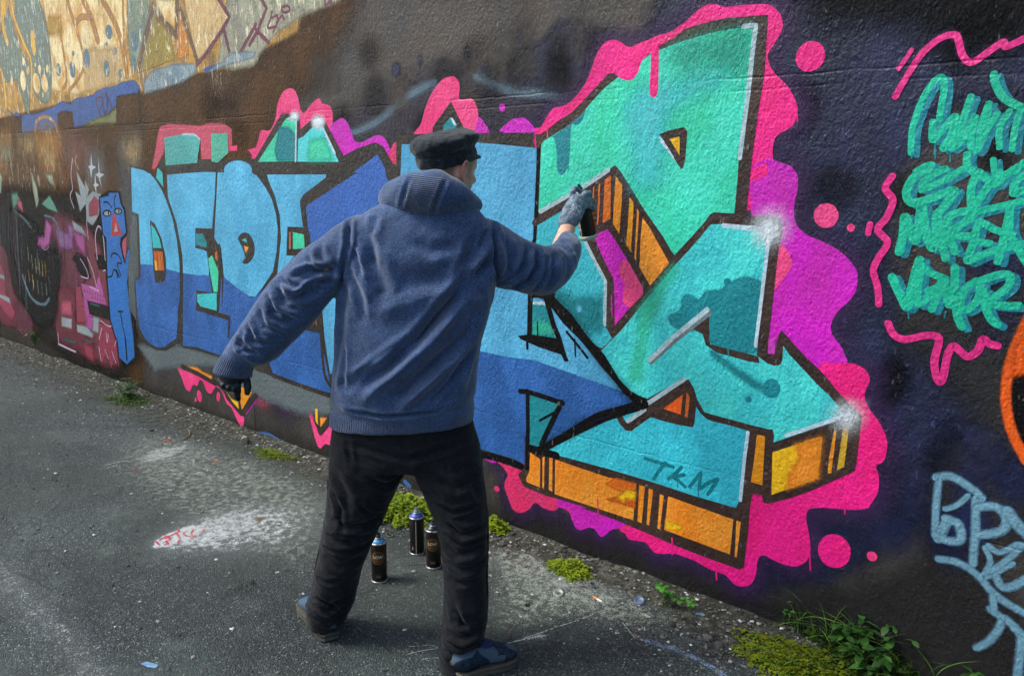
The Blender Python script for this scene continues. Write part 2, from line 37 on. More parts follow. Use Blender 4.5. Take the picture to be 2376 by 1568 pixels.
PAINT = r'''w|base_coat|paint_coat|brown|f=0.18|-8174,1884 -7950,2528 -5415,2272 -4596,2262 -4003,2283 -3633,2442 -3342,2528 -2961,2476 -3226,2214 -3672,1946 -3925,1794 -4294,1628 -5709,701 -5838,10 -8852,-69
w|base_coat|paint_coat|grey|f=0.25|-3082,2512 -1471,2288 -1565,2066 -1782,1749 -2421,1763 -2996,1590 -3685,1789 -3833,1907 -3512,2090
w|base_coat|paint_coat|navy|f=0.12|-1473,2317 -281,2144 -239,1806 -550,1821 -694,1610 -626,1159 -422,1053 -352,933 -412,852 -457,715 -491,561 -560,480 -629,366 -790,246 -1000,116 -1119,112 -1482,268 -1552,1791 -1600,2039
w|base_coat|paint_coat|black|f=0.2|-1040,2254 -281,2144 -258,1961 -515,2007 -738,2066 -947,2114
w|base_coat|paint_coat|navy|c=1;f=0.06|-2583,1916 -2451,1978 -2264,1954 -2205,2089 -2120,2136 -2037,2153 -1984,2204 -1901,2203 -1829,2180 -1768,2138 -1777,2104 -1800,2059 -1824,2005 -1853,1963 -1892,1884 -2031,1805 -2203,1789 -2518,1797
w|base_coat|paint_coat|purplegrey|c=1;f=0.15;a=0.75|-3368,1873 -3244,1937 -3036,2013 -2771,2069 -2563,2082 -2434,2018 -2309,1992 -2074,1935 -2072,1807 -2308,1787 -2707,1778 -3009,1723 -3252,1780
w|base_coat|paint_blot|navy|c=1;f=0.03;a=0.9|-2321,2059 -2324,2045 -2333,2035 -2345,2030 -2359,2031 -2371,2038 -2380,2049 -2383,2064 -2380,2077 -2371,2088 -2359,2093 -2345,2092 -2333,2084 -2324,2073
w|base_coat|paint_blot|navy|c=1;f=0.03;a=0.9|-2446,2135 -2447,2125 -2452,2117 -2458,2112 -2465,2113 -2472,2118 -2476,2127 -2478,2138 -2476,2149 -2471,2157 -2465,2161 -2458,2160 -2451,2155 -2447,2146
w|base_coat|paint_blot|navy|c=1;f=0.03;a=0.9|-2887,2102 -2891,2088 -2899,2078 -2912,2073 -2925,2074 -2937,2081 -2945,2092 -2947,2106 -2944,2120 -2935,2130 -2923,2135 -2910,2134 -2898,2127 -2890,2115
w|base_coat|paint_blot|navy|c=1;f=0.03;a=0.9|-2738,2128 -2739,2119 -2743,2112 -2749,2108 -2756,2109 -2761,2113 -2765,2121 -2766,2130 -2764,2139 -2760,2146 -2755,2150 -2748,2149 -2743,2145 -2739,2137
w|base_coat|paint_blot|navy|c=1;f=0.03;a=0.9|-2608,2110 -2609,2105 -2613,2101 -2618,2099 -2623,2099 -2628,2102 -2631,2107 -2632,2112 -2631,2118 -2628,2122 -2623,2124 -2617,2124 -2612,2121 -2609,2116
w|base_coat|paint_blot|navy|c=1;f=0.03|-2147,2178 -2149,2169 -2154,2161 -2161,2157 -2170,2158 -2177,2163 -2182,2172 -2184,2182 -2182,2192 -2177,2199 -2170,2203 -2162,2202 -2154,2197 -2149,2189
w|base_coat|paint_coat|navy|c=1;f=0.05|-443,887 -400,899 -357,898 -313,881 -285,847 -296,807 -322,788 -356,790 -390,809
w|base_coat|paint_coat|darkgrey|f=0.12;a=0.8|-637,1144 -453,1337 -268,1401 -171,588 -461,511 -411,727 -302,876 -397,924 -516,1052
w|base_coat|paint_mist|steel|l=1;w=0.0694;soft=1;a=0.75|-3404,1859 -3249,1830 -3099,1864 -2938,1933 -2810,1990 -2673,2029
w|base_coat|paint_mist|steel|l=1;w=0.0641;soft=1;a=0.6|-2402,2034 -2204,1964 -2074,1948 -1975,1929 -1910,1901
w|base_coat|paint_coat|groundgrime|f=0.12;a=0.75|-8741,250 -7366,143 -5698,35 -4402,27 -3742,61 -2863,98 -2190,79 -1764,44 -1397,60 -1074,30 -154,40 -141,-73 -1068,-49 -1761,-36 -2189,-7 -2866,-22 -3751,-62 -5723,-103 -8828,1
w|base_coat|paint_coat|charcoal|c=1;f=0.1;a=0.8|-2211,202 -1912,140 -1579,143 -1244,104 -965,80 -521,356 -422,610 -290,480 -177,236 -144,-44 -923,-43 -1679,-28 -2184,-5
w|base_coat|paint_blot|charcoal|c=1;f=0.09;a=0.3148|-4285,2058 -4328,1972 -4455,1973 -4518,2043 -4518,2115 -4424,2178 -4337,2124
w|base_coat|paint_blot|black|c=1;f=0.09;a=0.4696|-1506,1880 -1531,1833 -1568,1805 -1604,1864 -1620,1904 -1579,1940 -1531,1922
w|base_coat|paint_blot|grey|c=1;f=0.09;a=0.4278|-1823,2167 -1821,2111 -1882,2110 -1931,2158 -1922,2211 -1882,2251 -1826,2213
w|base_coat|paint_blot|black|c=1;f=0.09;a=0.3595|-3022,2194 -3065,2128 -3132,2127 -3185,2172 -3198,2237 -3122,2280 -3041,2242
w|base_coat|paint_blot|charcoal|c=1;f=0.09;a=0.5597|-3417,1838 -3489,1787 -3575,1776 -3633,1815 -3601,1881 -3561,1910 -3453,1889
w|base_coat|paint_blot|grey|c=1;f=0.09;a=0.6442|-2847,1994 -2849,1924 -2934,1908 -2969,1973 -2979,2033 -2926,2051 -2863,2070
w|base_coat|paint_blot|charcoal|c=1;f=0.09;a=0.5059|-2122,2060 -2119,2009 -2190,1983 -2226,2046 -2227,2103 -2187,2147 -2132,2100
w|base_coat|paint_blot|black|c=1;f=0.09;a=0.3089|-4408,2040 -4513,1966 -4612,1932 -4700,2020 -4672,2110 -4591,2122 -4491,2099
w|base_coat|paint_blot|grey|c=1;f=0.09;a=0.6252|-1808,1940 -1824,1879 -1872,1895 -1925,1925 -1922,1979 -1875,2005 -1819,1976
w|base_coat|paint_blot|black|c=1;f=0.09;a=0.3345|-3254,1877 -3302,1826 -3401,1811 -3434,1849 -3447,1930 -3384,1963 -3301,1963
w|base_coat|paint_blot|charcoal|c=1;f=0.09;a=0.585|-2494,2071 -2539,2018 -2611,2030 -2680,2044 -2656,2111 -2615,2132 -2559,2116
w|base_coat|paint_blot|grey|c=1;f=0.09;a=0.4396|-2062,2074 -2092,2024 -2152,2035 -2172,2050 -2175,2107 -2150,2140 -2096,2136
w|base_coat|paint_blot|grey|c=1;f=0.09;a=0.5151|-1694,1935 -1705,1874 -1760,1872 -1807,1911 -1813,1972 -1764,1988 -1705,1979
w|base_coat|paint_blot|grey|c=1;f=0.09;a=0.5375|-1913,1772 -1911,1713 -1970,1724 -2016,1744 -2013,1809 -1979,1860 -1931,1823
w|base_coat|paint_blot|grey|c=1;f=0.09;a=0.516|-3338,2083 -3369,2032 -3454,2029 -3528,2068 -3516,2127 -3436,2193 -3355,2147
w|base_coat|paint_blot|brown|c=1;f=0.09;a=0.4297|-4198,1832 -4219,1766 -4346,1736 -4429,1797 -4422,1895 -4345,1907 -4200,1892
w|base_coat|paint_blot|black|c=1;f=0.09;a=0.5614|-2614,1824 -2657,1770 -2717,1767 -2785,1788 -2789,1870 -2708,1904 -2657,1900
w|base_coat|paint_blot|grey|c=1;f=0.09;a=0.3344|-2073,2220 -2095,2173 -2153,2157 -2181,2210 -2188,2262 -2148,2304 -2094,2261
w|base_coat|paint_blot|charcoal|c=1;f=0.09;a=0.5895|-1917,2110 -1920,2054 -1973,2066 -1999,2082 -2015,2144 -1976,2185 -1922,2146
w|base_coat|paint_blot|grey|c=1;f=0.09;a=0.3736|-3430,2125 -3443,2045 -3527,2076 -3584,2110 -3605,2176 -3521,2219 -3451,2183
w|base_coat|paint_blot|charcoal|c=1;f=0.09;a=0.559|-3005,1983 -3008,1917 -3091,1902 -3131,1945 -3146,2033 -3076,2089 -3006,2054
w|base_coat|paint_blot|grey|c=1;f=0.09;a=0.4864|-1781,2096 -1793,2044 -1841,2038 -1895,2071 -1897,2139 -1847,2171 -1788,2136
w|base_coat|paint_blot|charcoal|c=1;f=0.09;a=0.3124|-3370,1789 -3392,1718 -3481,1694 -3554,1762 -3534,1826 -3466,1861 -3380,1854
w|base_coat|paint_blot|charcoal|c=1;f=0.09;a=0.469|-1899,1984 -1919,1940 -1981,1947 -2032,1963 -2028,2030 -1981,2041 -1928,2047
w|base_coat|paint_blot|black|c=1;f=0.09;a=0.597|-1907,2032 -1924,1976 -1971,1984 -2002,2008 -2027,2068 -1974,2115 -1922,2077
w|base_coat|paint_blot|grey|c=1;f=0.09;a=0.3676|-2122,2190 -2137,2135 -2185,2146 -2220,2172 -2241,2226 -2188,2254 -2129,2237
w|base_coat|paint_blot|grey|c=1;f=0.09;a=0.4553|-2229,2106 -2264,2040 -2320,2039 -2371,2089 -2374,2147 -2320,2201 -2277,2160
w|base_coat|paint_blot|grey|c=1;f=0.09;a=0.6376|-2382,1936 -2395,1866 -2472,1858 -2535,1907 -2510,1967 -2460,1998 -2399,1984
w|base_coat|paint_blot|umber|c=1;f=0.09;a=0.4821|-4331,2176 -4397,2093 -4503,2082 -4595,2162 -4560,2237 -4480,2260 -4366,2267
w|base_coat|paint_blot|black|c=1;f=0.09;a=0.5324|-1719,2092 -1711,2036 -1768,2050 -1820,2082 -1824,2133 -1773,2158 -1732,2136
w|base_coat|paint_blot|charcoal|c=1;f=0.09;a=0.4488|-2374,2134 -2394,2089 -2445,2060 -2475,2117 -2475,2175 -2441,2195 -2384,2202
w|base_coat|paint_blot|black|c=1;f=0.09;a=0.3046|-2269,1985 -2273,1946 -2342,1916 -2384,1956 -2367,2019 -2337,2042 -2291,2056
w|base_coat|paint_blot|deepnavy|c=1;f=0.07;a=0.5938|-338,735 -337,689 -384,631 -413,685 -418,742 -403,796 -360,795
w|base_coat|paint_blot|black|c=1;f=0.07;a=0.6552|-499,1970 -508,1928 -550,1928 -579,1949 -581,2001 -561,2040 -511,2029
w|base_coat|paint_blot|navy|c=1;f=0.07;a=0.6172|-260,801 -270,725 -313,721 -355,750 -345,808 -322,832 -293,846
w|base_coat|paint_blot|black|c=1;f=0.07;a=0.6676|-908,1011 -907,934 -966,910 -1037,954 -1014,1018 -981,1093 -913,1071
w|base_coat|paint_blot|black|c=1;f=0.07;a=0.6311|-381,1686 -374,1642 -421,1611 -451,1653 -449,1710 -432,1740 -398,1719
w|base_coat|paint_blot|navy|c=1;f=0.07;a=0.6053|-789,1147 -819,1097 -877,1081 -937,1099 -915,1159 -885,1224 -822,1212
w|base_coat|paint_blot|black|c=1;f=0.07;a=0.5204|-776,1595 -811,1521 -854,1505 -899,1557 -922,1618 -869,1660 -826,1645
w|base_coat|paint_blot|navy|c=1;f=0.07;a=0.4926|-296,1238 -317,1200 -356,1144 -395,1193 -387,1264 -376,1315 -319,1273
w|base_coat|paint_blot|deepnavy|c=1;f=0.07;a=0.4789|-199,748 -208,685 -252,673 -298,697 -304,754 -266,811 -225,805
w|base_coat|paint_blot|navy|c=1;f=0.07;a=0.6643|-479,584 -509,514 -552,483 -590,524 -606,577 -571,633 -521,622
w|base_coat|paint_blot|navy|c=1;f=0.07;a=0.3905|-373,1777 -393,1742 -441,1728 -483,1756 -482,1803 -452,1855 -408,1830
w|base_coat|paint_blot|navy|c=1;f=0.07;a=0.4173|-623,431 -671,339 -709,305 -762,347 -772,432 -728,472 -667,467
w|base_coat|paint_blot|deepnavy|c=1;f=0.07;a=0.37|-357,515 -348,443 -402,408 -443,452 -462,505 -416,564 -375,565
w|base_coat|paint_blot|navy|c=1;f=0.07;a=0.5489|-358,536 -379,454 -424,436 -461,470 -489,532 -437,564 -394,597
w|base_coat|paint_blot|deepnavy|c=1;f=0.07;a=0.4129|-717,417 -764,351 -799,303 -856,337 -854,421 -815,478 -769,466
w|base_coat|paint_blot|black|c=1;f=0.07;a=0.3811|-868,1566 -910,1513 -960,1504 -1017,1522 -993,1602 -974,1640 -923,1623
w|base_coat|paint_blot|deepnavy|c=1;f=0.07;a=0.4993|-355,1390 -366,1325 -414,1325 -455,1363 -465,1415 -424,1448 -389,1449
w|base_coat|paint_blot|deepnavy|c=1;f=0.07;a=0.6676|-315,609 -313,536 -363,529 -412,542 -404,614 -381,643 -341,666
w|base_coat|paint_blot|deepnavy|c=1;f=0.07;a=0.6133|-300,1373 -310,1312 -342,1304 -395,1343 -392,1395 -363,1433 -320,1435
w|base_coat|paint_blot|deepnavy|c=1;f=0.07;a=0.3887|-769,714 -796,658 -863,625 -921,654 -919,707 -870,765 -811,754
w|base_coat|paint_blot|black|c=1;f=0.07;a=0.3615|-570,695 -611,613 -650,575 -704,627 -684,711 -663,736 -626,758
w|base_coat|paint_blot|deepnavy|c=1;f=0.07;a=0.3628|-511,499 -513,420 -568,415 -616,441 -625,494 -581,536 -528,541
w|base_coat|paint_blot|deepnavy|c=1;f=0.07;a=0.4691|-682,648 -718,593 -754,543 -785,586 -802,652 -771,683 -704,716
w|base_coat|paint_blot|black|c=1;f=0.07;a=0.5802|-591,1572 -590,1514 -644,1519 -680,1540 -678,1608 -648,1626 -616,1629
w|base_coat|paint_blot|navy|c=1;f=0.07;a=0.6546|-717,494 -724,446 -771,389 -814,425 -820,497 -788,574 -732,569
w|base_coat|paint_blot|black|c=1;f=0.07;a=0.6464|-423,2030 -426,1974 -464,1971 -498,2010 -515,2058 -476,2092 -438,2075
w|base_coat|paint_blot|deepnavy|c=1;f=0.07;a=0.4365|-756,395 -780,305 -827,314 -873,308 -900,384 -839,476 -786,430
w|base_coat|paint_blot|black|c=1;f=0.07;a=0.651|-571,998 -577,941 -629,897 -664,942 -666,1018 -638,1064 -598,1055
w|base_coat|paint_blot|black|c=1;f=0.07;a=0.4808|-922,1852 -948,1786 -1008,1763 -1054,1817 -1044,1886 -1022,1940 -966,1920
w|base_coat|paint_blot|black|c=1;f=0.07;a=0.4055|-414,810 -418,755 -459,712 -505,752 -490,819 -474,865 -418,873
w|faded_mural|paint_panel|ochre|f=0.03|-7936,3151 -3274,2538 -3312,2464 -3634,2431 -3678,2351 -4045,2287 -4116,2224 -4702,2220 -5438,2149 -5490,2194 -8323,2076
w|faded_mural|paint_panel|sage|f=0.04|-4311,2637 -3276,2499 -3312,2464 -3627,2426 -3872,2360 -4024,2280 -4095,2217 -4318,2211 -4476,2252
w|faded_mural|paint_panel|cream|f=0.05|-6905,2965 -5528,2784 -5649,2260 -5932,2251 -6337,2201 -6490,2195 -6643,2211 -6917,2260 -6882,2681
w|faded_mural|paint_panel|sand|f=0.06;a=0.8|-6263,2506 -5640,2463 -5686,2235 -6011,2205 -6337,2201
w|faded_mural|paint_panel|sand|f=0.03|-4811,2678 -4417,2604 -4314,2504 -4416,2427 -4610,2324 -4703,2289 -4746,2430
w|faded_mural|paint_panel|cream|f=0.03|-5160,2698 -4892,2664 -4944,2507 -5070,2571
w|faded_mural|paint_shape|slate|f=0.02|-7442,3019 -6991,2961 -6897,2777 -6863,2600 -6867,2402 -6938,2220 -7030,2160 -7157,2174 -7287,2266 -7269,2474 -7380,2633 -7519,2855
w|faded_mural|paint_shape|slate|f=0.02|-7871,2757 -7605,2957 -7553,2750 -7445,2572 -7269,2474 -7343,2269 -7435,2081 -7508,2149 -7602,2380 -7901,2373 -8039,2570
w|faded_mural|paint_shape|sagegreen|f=0.02|-5530,2771 -5211,2730 -5261,2613 -5458,2357 -5541,2246 -5572,2408
w|faded_mural|paint_line|ochredark|l=1;w=0.0608;f=0.012|-6202,2830 -6106,2710 -6024,2535
w|faded_mural|paint_line|ochredark|l=1;w=0.0577;f=0.012|-5897,2791 -5700,2559 -5630,2273
w|faded_mural|paint_line|ochredark|l=1;w=0.0331;f=0.012|-6395,2720 -6289,2396 -6600,2225
w|faded_mural|paint_line|ochredark|l=1;w=0.0343;f=0.012|-6663,2735 -6608,2343 -6714,2247
w|faded_mural|paint_line|ochredark|l=1;w=0.0308;f=0.012|-5596,2753 -5622,2551 -5633,2259
w|faded_mural|paint_line|ochredark|l=1;w=0.0454;f=0.012|-6469,2878 -6381,2704 -6248,2719 -6092,2694
w|faded_mural|paint_line|yellow2|l=1;w=0.0379;f=0.01|-7520,2996 -7516,2863 -7375,2649 -7264,2490 -7344,2226
w|faded_mural|paint_line|yellow2|l=1;w=0.0633;f=0.01|-7746,2974 -7775,2816 -7722,2682
w|faded_mural|paint_line|yellow2|l=1;w=0.0832;f=0.01|-7682,3017 -7739,2922
w|faded_mural|paint_line|yellow2|l=1;w=0.0444;f=0.01|-7940,2483 -7910,2347 -7920,2168
w|faded_mural|paint_dot|yellow2|c=1|-7138,2628 -7143,2586 -7155,2553 -7173,2535 -7192,2536 -7210,2556 -7221,2590 -7225,2633 -7220,2675 -7207,2708 -7190,2726 -7170,2724 -7153,2705 -7142,2670
w|faded_mural|paint_patch|gold|f=0.05;a=0.8|-6850,2795 -6616,2761 -6612,2630 -6868,2656
w|faded_mural|paint_dot|cream|c=1|-7419,2360 -7429,2326 -7448,2298 -7473,2283 -7499,2284 -7520,2301 -7533,2330 -7534,2365 -7524,2400 -7505,2427 -7480,2441 -7454,2440 -7433,2423 -7420,2395
w|faded_mural|paint_dot|cream|c=1|-7132,2321 -7139,2288 -7159,2261 -7187,2246 -7219,2246 -7247,2262 -7267,2290 -7273,2325 -7265,2359 -7245,2386 -7217,2400 -7185,2399 -7157,2383 -7138,2355
w|faded_mural|paint_dot|cream|c=1|-6981,2311 -6987,2281 -7004,2258 -7028,2245 -7054,2245 -7078,2259 -7095,2284 -7100,2314 -7094,2344 -7077,2368 -7053,2380 -7027,2380 -7003,2365 -6987,2341
w|faded_mural|paint_dot|cream|c=1|-7318,2431 -7326,2417 -7338,2405 -7353,2400 -7367,2401 -7377,2408 -7382,2421 -7381,2436 -7373,2451 -7361,2462 -7346,2468 -7332,2467 -7322,2459 -7317,2447
w|faded_mural|paint_dot|cream|c=1|-7083,2422 -7090,2408 -7101,2396 -7114,2391 -7126,2392 -7135,2399 -7140,2411 -7138,2426 -7131,2441 -7120,2452 -7107,2457 -7094,2456 -7085,2449 -7081,2437
w|faded_mural|paint_dot|cream|c=1|-6930,2414 -6937,2402 -6947,2392 -6959,2387 -6972,2388 -6981,2394 -6985,2405 -6984,2419 -6978,2431 -6967,2441 -6955,2446 -6943,2445 -6934,2439 -6929,2428
w|faded_mural|paint_dot|cream|c=1|-7399,2505 -7406,2492 -7416,2481 -7428,2476 -7439,2477 -7447,2484 -7451,2495 -7449,2509 -7442,2522 -7432,2533 -7420,2538 -7409,2537 -7401,2530 -7397,2519
w|faded_mural|paint_dot|cream|c=1|-7702,2378 -7710,2361 -7720,2348 -7731,2341 -7741,2342 -7747,2350 -7749,2364 -7746,2381 -7738,2397 -7727,2410 -7716,2417 -7707,2416 -7700,2408 -7699,2394
w|faded_mural|paint_dot|cream|c=1|-7172,2462 -7176,2454 -7182,2448 -7189,2445 -7196,2446 -7201,2450 -7203,2456 -7202,2464 -7198,2472 -7192,2478 -7185,2480 -7178,2480 -7173,2476 -7171,2470
w|faded_mural|paint_dot|cream|c=1|-7086,2229 -7090,2220 -7096,2213 -7104,2210 -7110,2210 -7115,2214 -7117,2222 -7116,2231 -7112,2239 -7106,2246 -7099,2250 -7092,2249 -7087,2245 -7085,2238
w|faded_mural|paint_dot|slateblue|c=1|-6706,2391 -6711,2370 -6724,2354 -6742,2345 -6762,2346 -6779,2356 -6791,2373 -6794,2395 -6789,2416 -6775,2432 -6757,2441 -6738,2440 -6721,2430 -6709,2412
w|faded_mural|paint_dot|slateblue|c=1|-6445,2373 -6452,2348 -6467,2328 -6489,2317 -6512,2318 -6533,2330 -6548,2352 -6552,2378 -6546,2403 -6530,2423 -6508,2433 -6485,2432 -6464,2420 -6450,2399
w|faded_mural|paint_dot|slateblue|c=1|-6181,2430 -6187,2401 -6202,2379 -6224,2367 -6248,2368 -6270,2382 -6284,2406 -6289,2435 -6283,2464 -6267,2486 -6245,2498 -6221,2497 -6200,2483 -6186,2459
w|faded_mural|paint_dot|slateblue|c=1|-5789,2570 -5795,2549 -5809,2533 -5830,2525 -5854,2526 -5875,2537 -5889,2555 -5894,2577 -5889,2598 -5874,2614 -5853,2622 -5829,2621 -5809,2610 -5794,2592
w|faded_mural|paint_dot|slateblue|c=1|-5883,2336 -5888,2313 -5901,2294 -5920,2284 -5941,2284 -5960,2296 -5973,2316 -5977,2340 -5972,2364 -5959,2383 -5940,2393 -5919,2392 -5900,2380 -5887,2361
w|faded_mural|paint_dot|slateblue|c=1|-5755,2437 -5760,2426 -5768,2418 -5778,2414 -5788,2415 -5796,2421 -5800,2430 -5800,2441 -5796,2452 -5787,2460 -5777,2464 -5767,2463 -5759,2457 -5755,2448
w|faded_mural|paint_dot|slateblue|c=1|-5424,2470 -5435,2443 -5455,2422 -5480,2412 -5506,2414 -5527,2429 -5538,2453 -5539,2481 -5527,2508 -5507,2529 -5482,2538 -5456,2536 -5436,2521 -5424,2498
w|faded_mural|paint_dot|slateblue|c=1|-5483,2346 -5491,2325 -5504,2309 -5521,2301 -5539,2303 -5552,2313 -5560,2331 -5559,2352 -5551,2372 -5538,2388 -5520,2396 -5503,2394 -5490,2384 -5483,2366
w|faded_mural|paint_dot|slateblue|c=1|-5698,2289 -5703,2275 -5714,2265 -5727,2260 -5739,2260 -5750,2267 -5756,2279 -5756,2293 -5750,2306 -5740,2317 -5727,2322 -5714,2321 -5704,2314 -5698,2303
w|faded_mural|paint_dot|slateblue|c=1|-5361,2543 -5365,2533 -5372,2525 -5381,2522 -5390,2522 -5397,2528 -5402,2537 -5402,2547 -5398,2557 -5390,2565 -5381,2569 -5372,2568 -5365,2562 -5361,2553
w|faded_mural|paint_dot|slateblue|c=1|-6434,2485 -6438,2477 -6446,2471 -6455,2468 -6464,2469 -6471,2473 -6475,2480 -6475,2489 -6471,2497 -6464,2503 -6455,2505 -6446,2505 -6438,2500 -6434,2493
w|faded_mural|paint_dot|slateblue|c=1|-5878,2499 -5881,2493 -5887,2488 -5894,2486 -5901,2486 -5907,2490 -5911,2496 -5911,2502 -5908,2509 -5902,2514 -5895,2516 -5887,2515 -5881,2512 -5878,2506
w|faded_mural|paint_triangle|olivegold|f=0.02|-5203,2612 -4991,2467 -4981,2318 -5290,2290 -5426,2283 -5340,2422
w|faded_mural|paint_triangle|amber|f=0.02|-4876,2556 -4794,2453 -4792,2340 -4934,2314 -4923,2428
w|faded_mural|paint_line|umber|l=1;st=1;w=0.0411;f=0.01|-5187,2662 -5328,2487 -5463,2289
w|faded_mural|paint_line|umber|l=1;st=1;w=0.039;f=0.01|-5200,2671 -5072,2559 -4926,2454
w|faded_mural|paint_line|umber|l=1;st=1;w=0.0378;f=0.01|-4890,2676 -4927,2448
w|faded_mural|paint_line|umber|l=1;st=1;w=0.0372;f=0.01|-4872,2624 -4790,2478 -4703,2289
w|faded_mural|paint_line|sage|l=1;w=0.0117|-5174,2616 -5303,2465 -5442,2280
w|faded_mural|paint_line|plum|l=1;st=1;w=0.0285;f=0.01|-4427,2617 -4315,2498 -4416,2427 -4612,2312 -4706,2270
w|faded_mural|paint_line|plum|l=1;st=1;w=0.0279;f=0.01|-4380,2435 -4338,2306
w|faded_mural|paint_line|plum|l=1;st=1;w=0.0266;f=0.01|-4055,2429 -4226,2297
w|faded_mural|paint_line|plum|l=1;st=1;w=0.0259;f=0.01|-3999,2562 -3944,2500 -4037,2399 -4130,2328
w|faded_mural|paint_line|plum|l=1;st=1;w=0.0259;f=0.01|-4058,2401 -3941,2322
w|faded_mural|paint_tag|plum|l=1;w=0.0144;f=0.008|-3805,2489 -3746,2487 -3739,2462 -3797,2463 -3805,2489
w|faded_mural|paint_tag|plum|l=1;w=0.0148;f=0.008|-3895,2478 -3914,2441 -3943,2400 -3873,2398
w|faded_mural|paint_tag|plum|l=1;w=0.0148;f=0.008|-3898,2445 -3848,2450 -3862,2403 -3895,2373
w|faded_mural|paint_tag|plum|l=1;w=0.0146;f=0.008|-3851,2418 -3809,2446 -3791,2428
w|faded_mural|paint_tag|plum|l=1;w=0.0132;f=0.008|-3434,2485 -3428,2448 -3382,2478 -3393,2444
w|faded_mural|paint_patch|iceblue|f=0.03|-5393,2215 -5293,2276 -5006,2294 -4743,2279 -4711,2233 -4888,2182 -5168,2160 -5407,2140
w|faded_mural|paint_patch|iceblue|f=0.02|-4622,2239 -4426,2260 -4338,2306 -4070,2289 -4099,2257 -4381,2238 -4588,2217
w|faded_mural|paint_patch|royal||-4635,2240 -4547,2251 -4487,2247 -4613,2213
w|faded_mural|paint_band|royal|f=0.015|-7920,2168 -7766,2099 -7685,2122 -7602,2079 -7524,2097 -7364,2086 -7135,2098 -7020,2118 -6867,2135 -6799,2156 -6717,2160 -6604,2130 -6497,2168 -6345,2167 -6195,2178 -6119,2196 -6010,2212 -5856,2210 -5770,2226 -5686,2235 -5528,2235 -5466,2192 -5497,2151 -5786,2148 -5832,2084 -5980,2032 -6432,1965 -6568,1961 -6872,1963 -6956,1966 -7643,1947 -7603,2074 -7816,2101
w|faded_mural|paint_patch|olive|f=0.04|-6373,1975 -6162,2009 -5981,2025 -5819,2069 -5832,1967
w|faded_mural|paint_block|brown|f=0.015|-7760,2081 -7600,2083 -7631,1947 -7766,1946
w|faded_mural|paint_block|brown|f=0.015|-6852,2077 -6715,2087 -6579,2073 -6568,1961 -6873,1959
w|faded_mural|paint_block|brown|f=0.015|-5820,2142 -5483,2144 -5503,1955 -5858,1961
w|faded_mural|paint_arch|deepblue|c=1|-7245,1949 -7203,2016 -7085,2041 -6989,2000 -6963,1941
w|faded_mural|paint_arch|ochredark|l=1;w=0.0268|-7346,1952 -7290,2028 -7146,2060 -7019,2047 -6926,1998 -6902,1931 -6868,1747
w|faded_mural|paint_tag|maroon|l=1;w=0.0148|-6089,2014 -6141,2100 -6141,2137 -6093,2154 -6051,2144 -6041,2110 -6091,2082
w|faded_mural|paint_tag|maroon|l=1;w=0.0146|-6035,2176 -6037,2087 -6021,2041 -5967,2091 -5973,2180 -5942,2127 -5902,2073
w|flame_mural|paint_flame|ochredark|c=1;f=0.25;a=0.7|-8226,1955 -7927,1947 -7961,1736 -8118,1602 -8331,1656
w|flame_mural|paint_flame|ochredark|c=1;f=0.22;a=0.75|-7305,1942 -6867,1942 -6858,1751 -7124,1568 -7339,1605 -7382,1794
w|flame_mural|paint_flame|dustpink|c=1;f=0.3;a=0.5|-6820,1893 -6372,1871 -6386,1700 -6661,1607 -6878,1679
w|flame_mural|paint_flame|sagegreen|c=1;f=0.15;a=0.6|-8121,1872 -7930,1828 -7937,1696 -8157,1710
w|flame_mural|paint_flame|sand|c=1;f=0.12;a=0.6|-7203,1792 -7034,1777 -7033,1667 -7184,1692
w|flame_mural|paint_flame|sand|c=1;f=0.2;a=0.45|-7686,1915 -7385,1895 -7447,1744 -7692,1786
w|flame_mural|paint_flame|rust|c=1;f=0.15;a=0.4|-6925,1727 -6765,1655 -6845,1461 -6960,1483
w|flame_mural|paint_flame|umber|c=1;f=0.3;a=0.6|-7998,1736 -7255,1668 -7252,1453 -8102,1424
w|flame_mural|paint_flame|fog|c=1;f=0.3;a=0.5|-5856,1773 -5677,1833 -5555,1800 -5717,953 -5954,934
w|flame_mural|paint_flame|sand|c=1;f=0.2;a=0.5|-5780,1793 -5631,1832 -5551,1820 -5571,1716 -5702,1707
w|flame_mural|paint_flame|umber|l=1;w=0.0296;soft=1;a=0.3513|-7620,1894 -7660,1832 -7712,1769
w|flame_mural|paint_flame|sand|l=1;w=0.0122;soft=1;a=0.325|-6174,1877 -6199,1815 -6231,1753
w|flame_mural|paint_flame|rust|l=1;w=0.0271;soft=1;a=0.5062|-6348,1583 -6382,1498 -6408,1412
w|flame_mural|paint_flame|sand|l=1;w=0.015;soft=1;a=0.4158|-6482,1562 -6482,1527 -6499,1491
w|flame_mural|paint_flame|rust|l=1;w=0.0378;soft=1;a=0.3591|-8080,1523 -8146,1416 -8175,1309
w|flame_mural|paint_flame|rust|l=1;w=0.0186;soft=1;a=0.5344|-6575,1834 -6593,1775 -6636,1717
w|flame_mural|paint_flame|rust|l=1;w=0.0364;soft=1;a=0.3008|-8052,1929 -8080,1847 -8094,1763
w|flame_mural|paint_flame|brown|l=1;w=0.0316;soft=1;a=0.3622|-6731,1887 -6764,1795 -6791,1700
w|flame_mural|paint_flame|ochredark|l=1;w=0.0286;soft=1;a=0.5517|-7045,1548 -7043,1508 -7088,1469
w|flame_mural|paint_flame|ochredark|l=1;w=0.0437;soft=1;a=0.5842|-8001,1524 -8046,1466 -8017,1408
w|flame_mural|paint_flame|rust|l=1;w=0.0293;soft=1;a=0.5515|-6710,1528 -6726,1497 -6758,1464
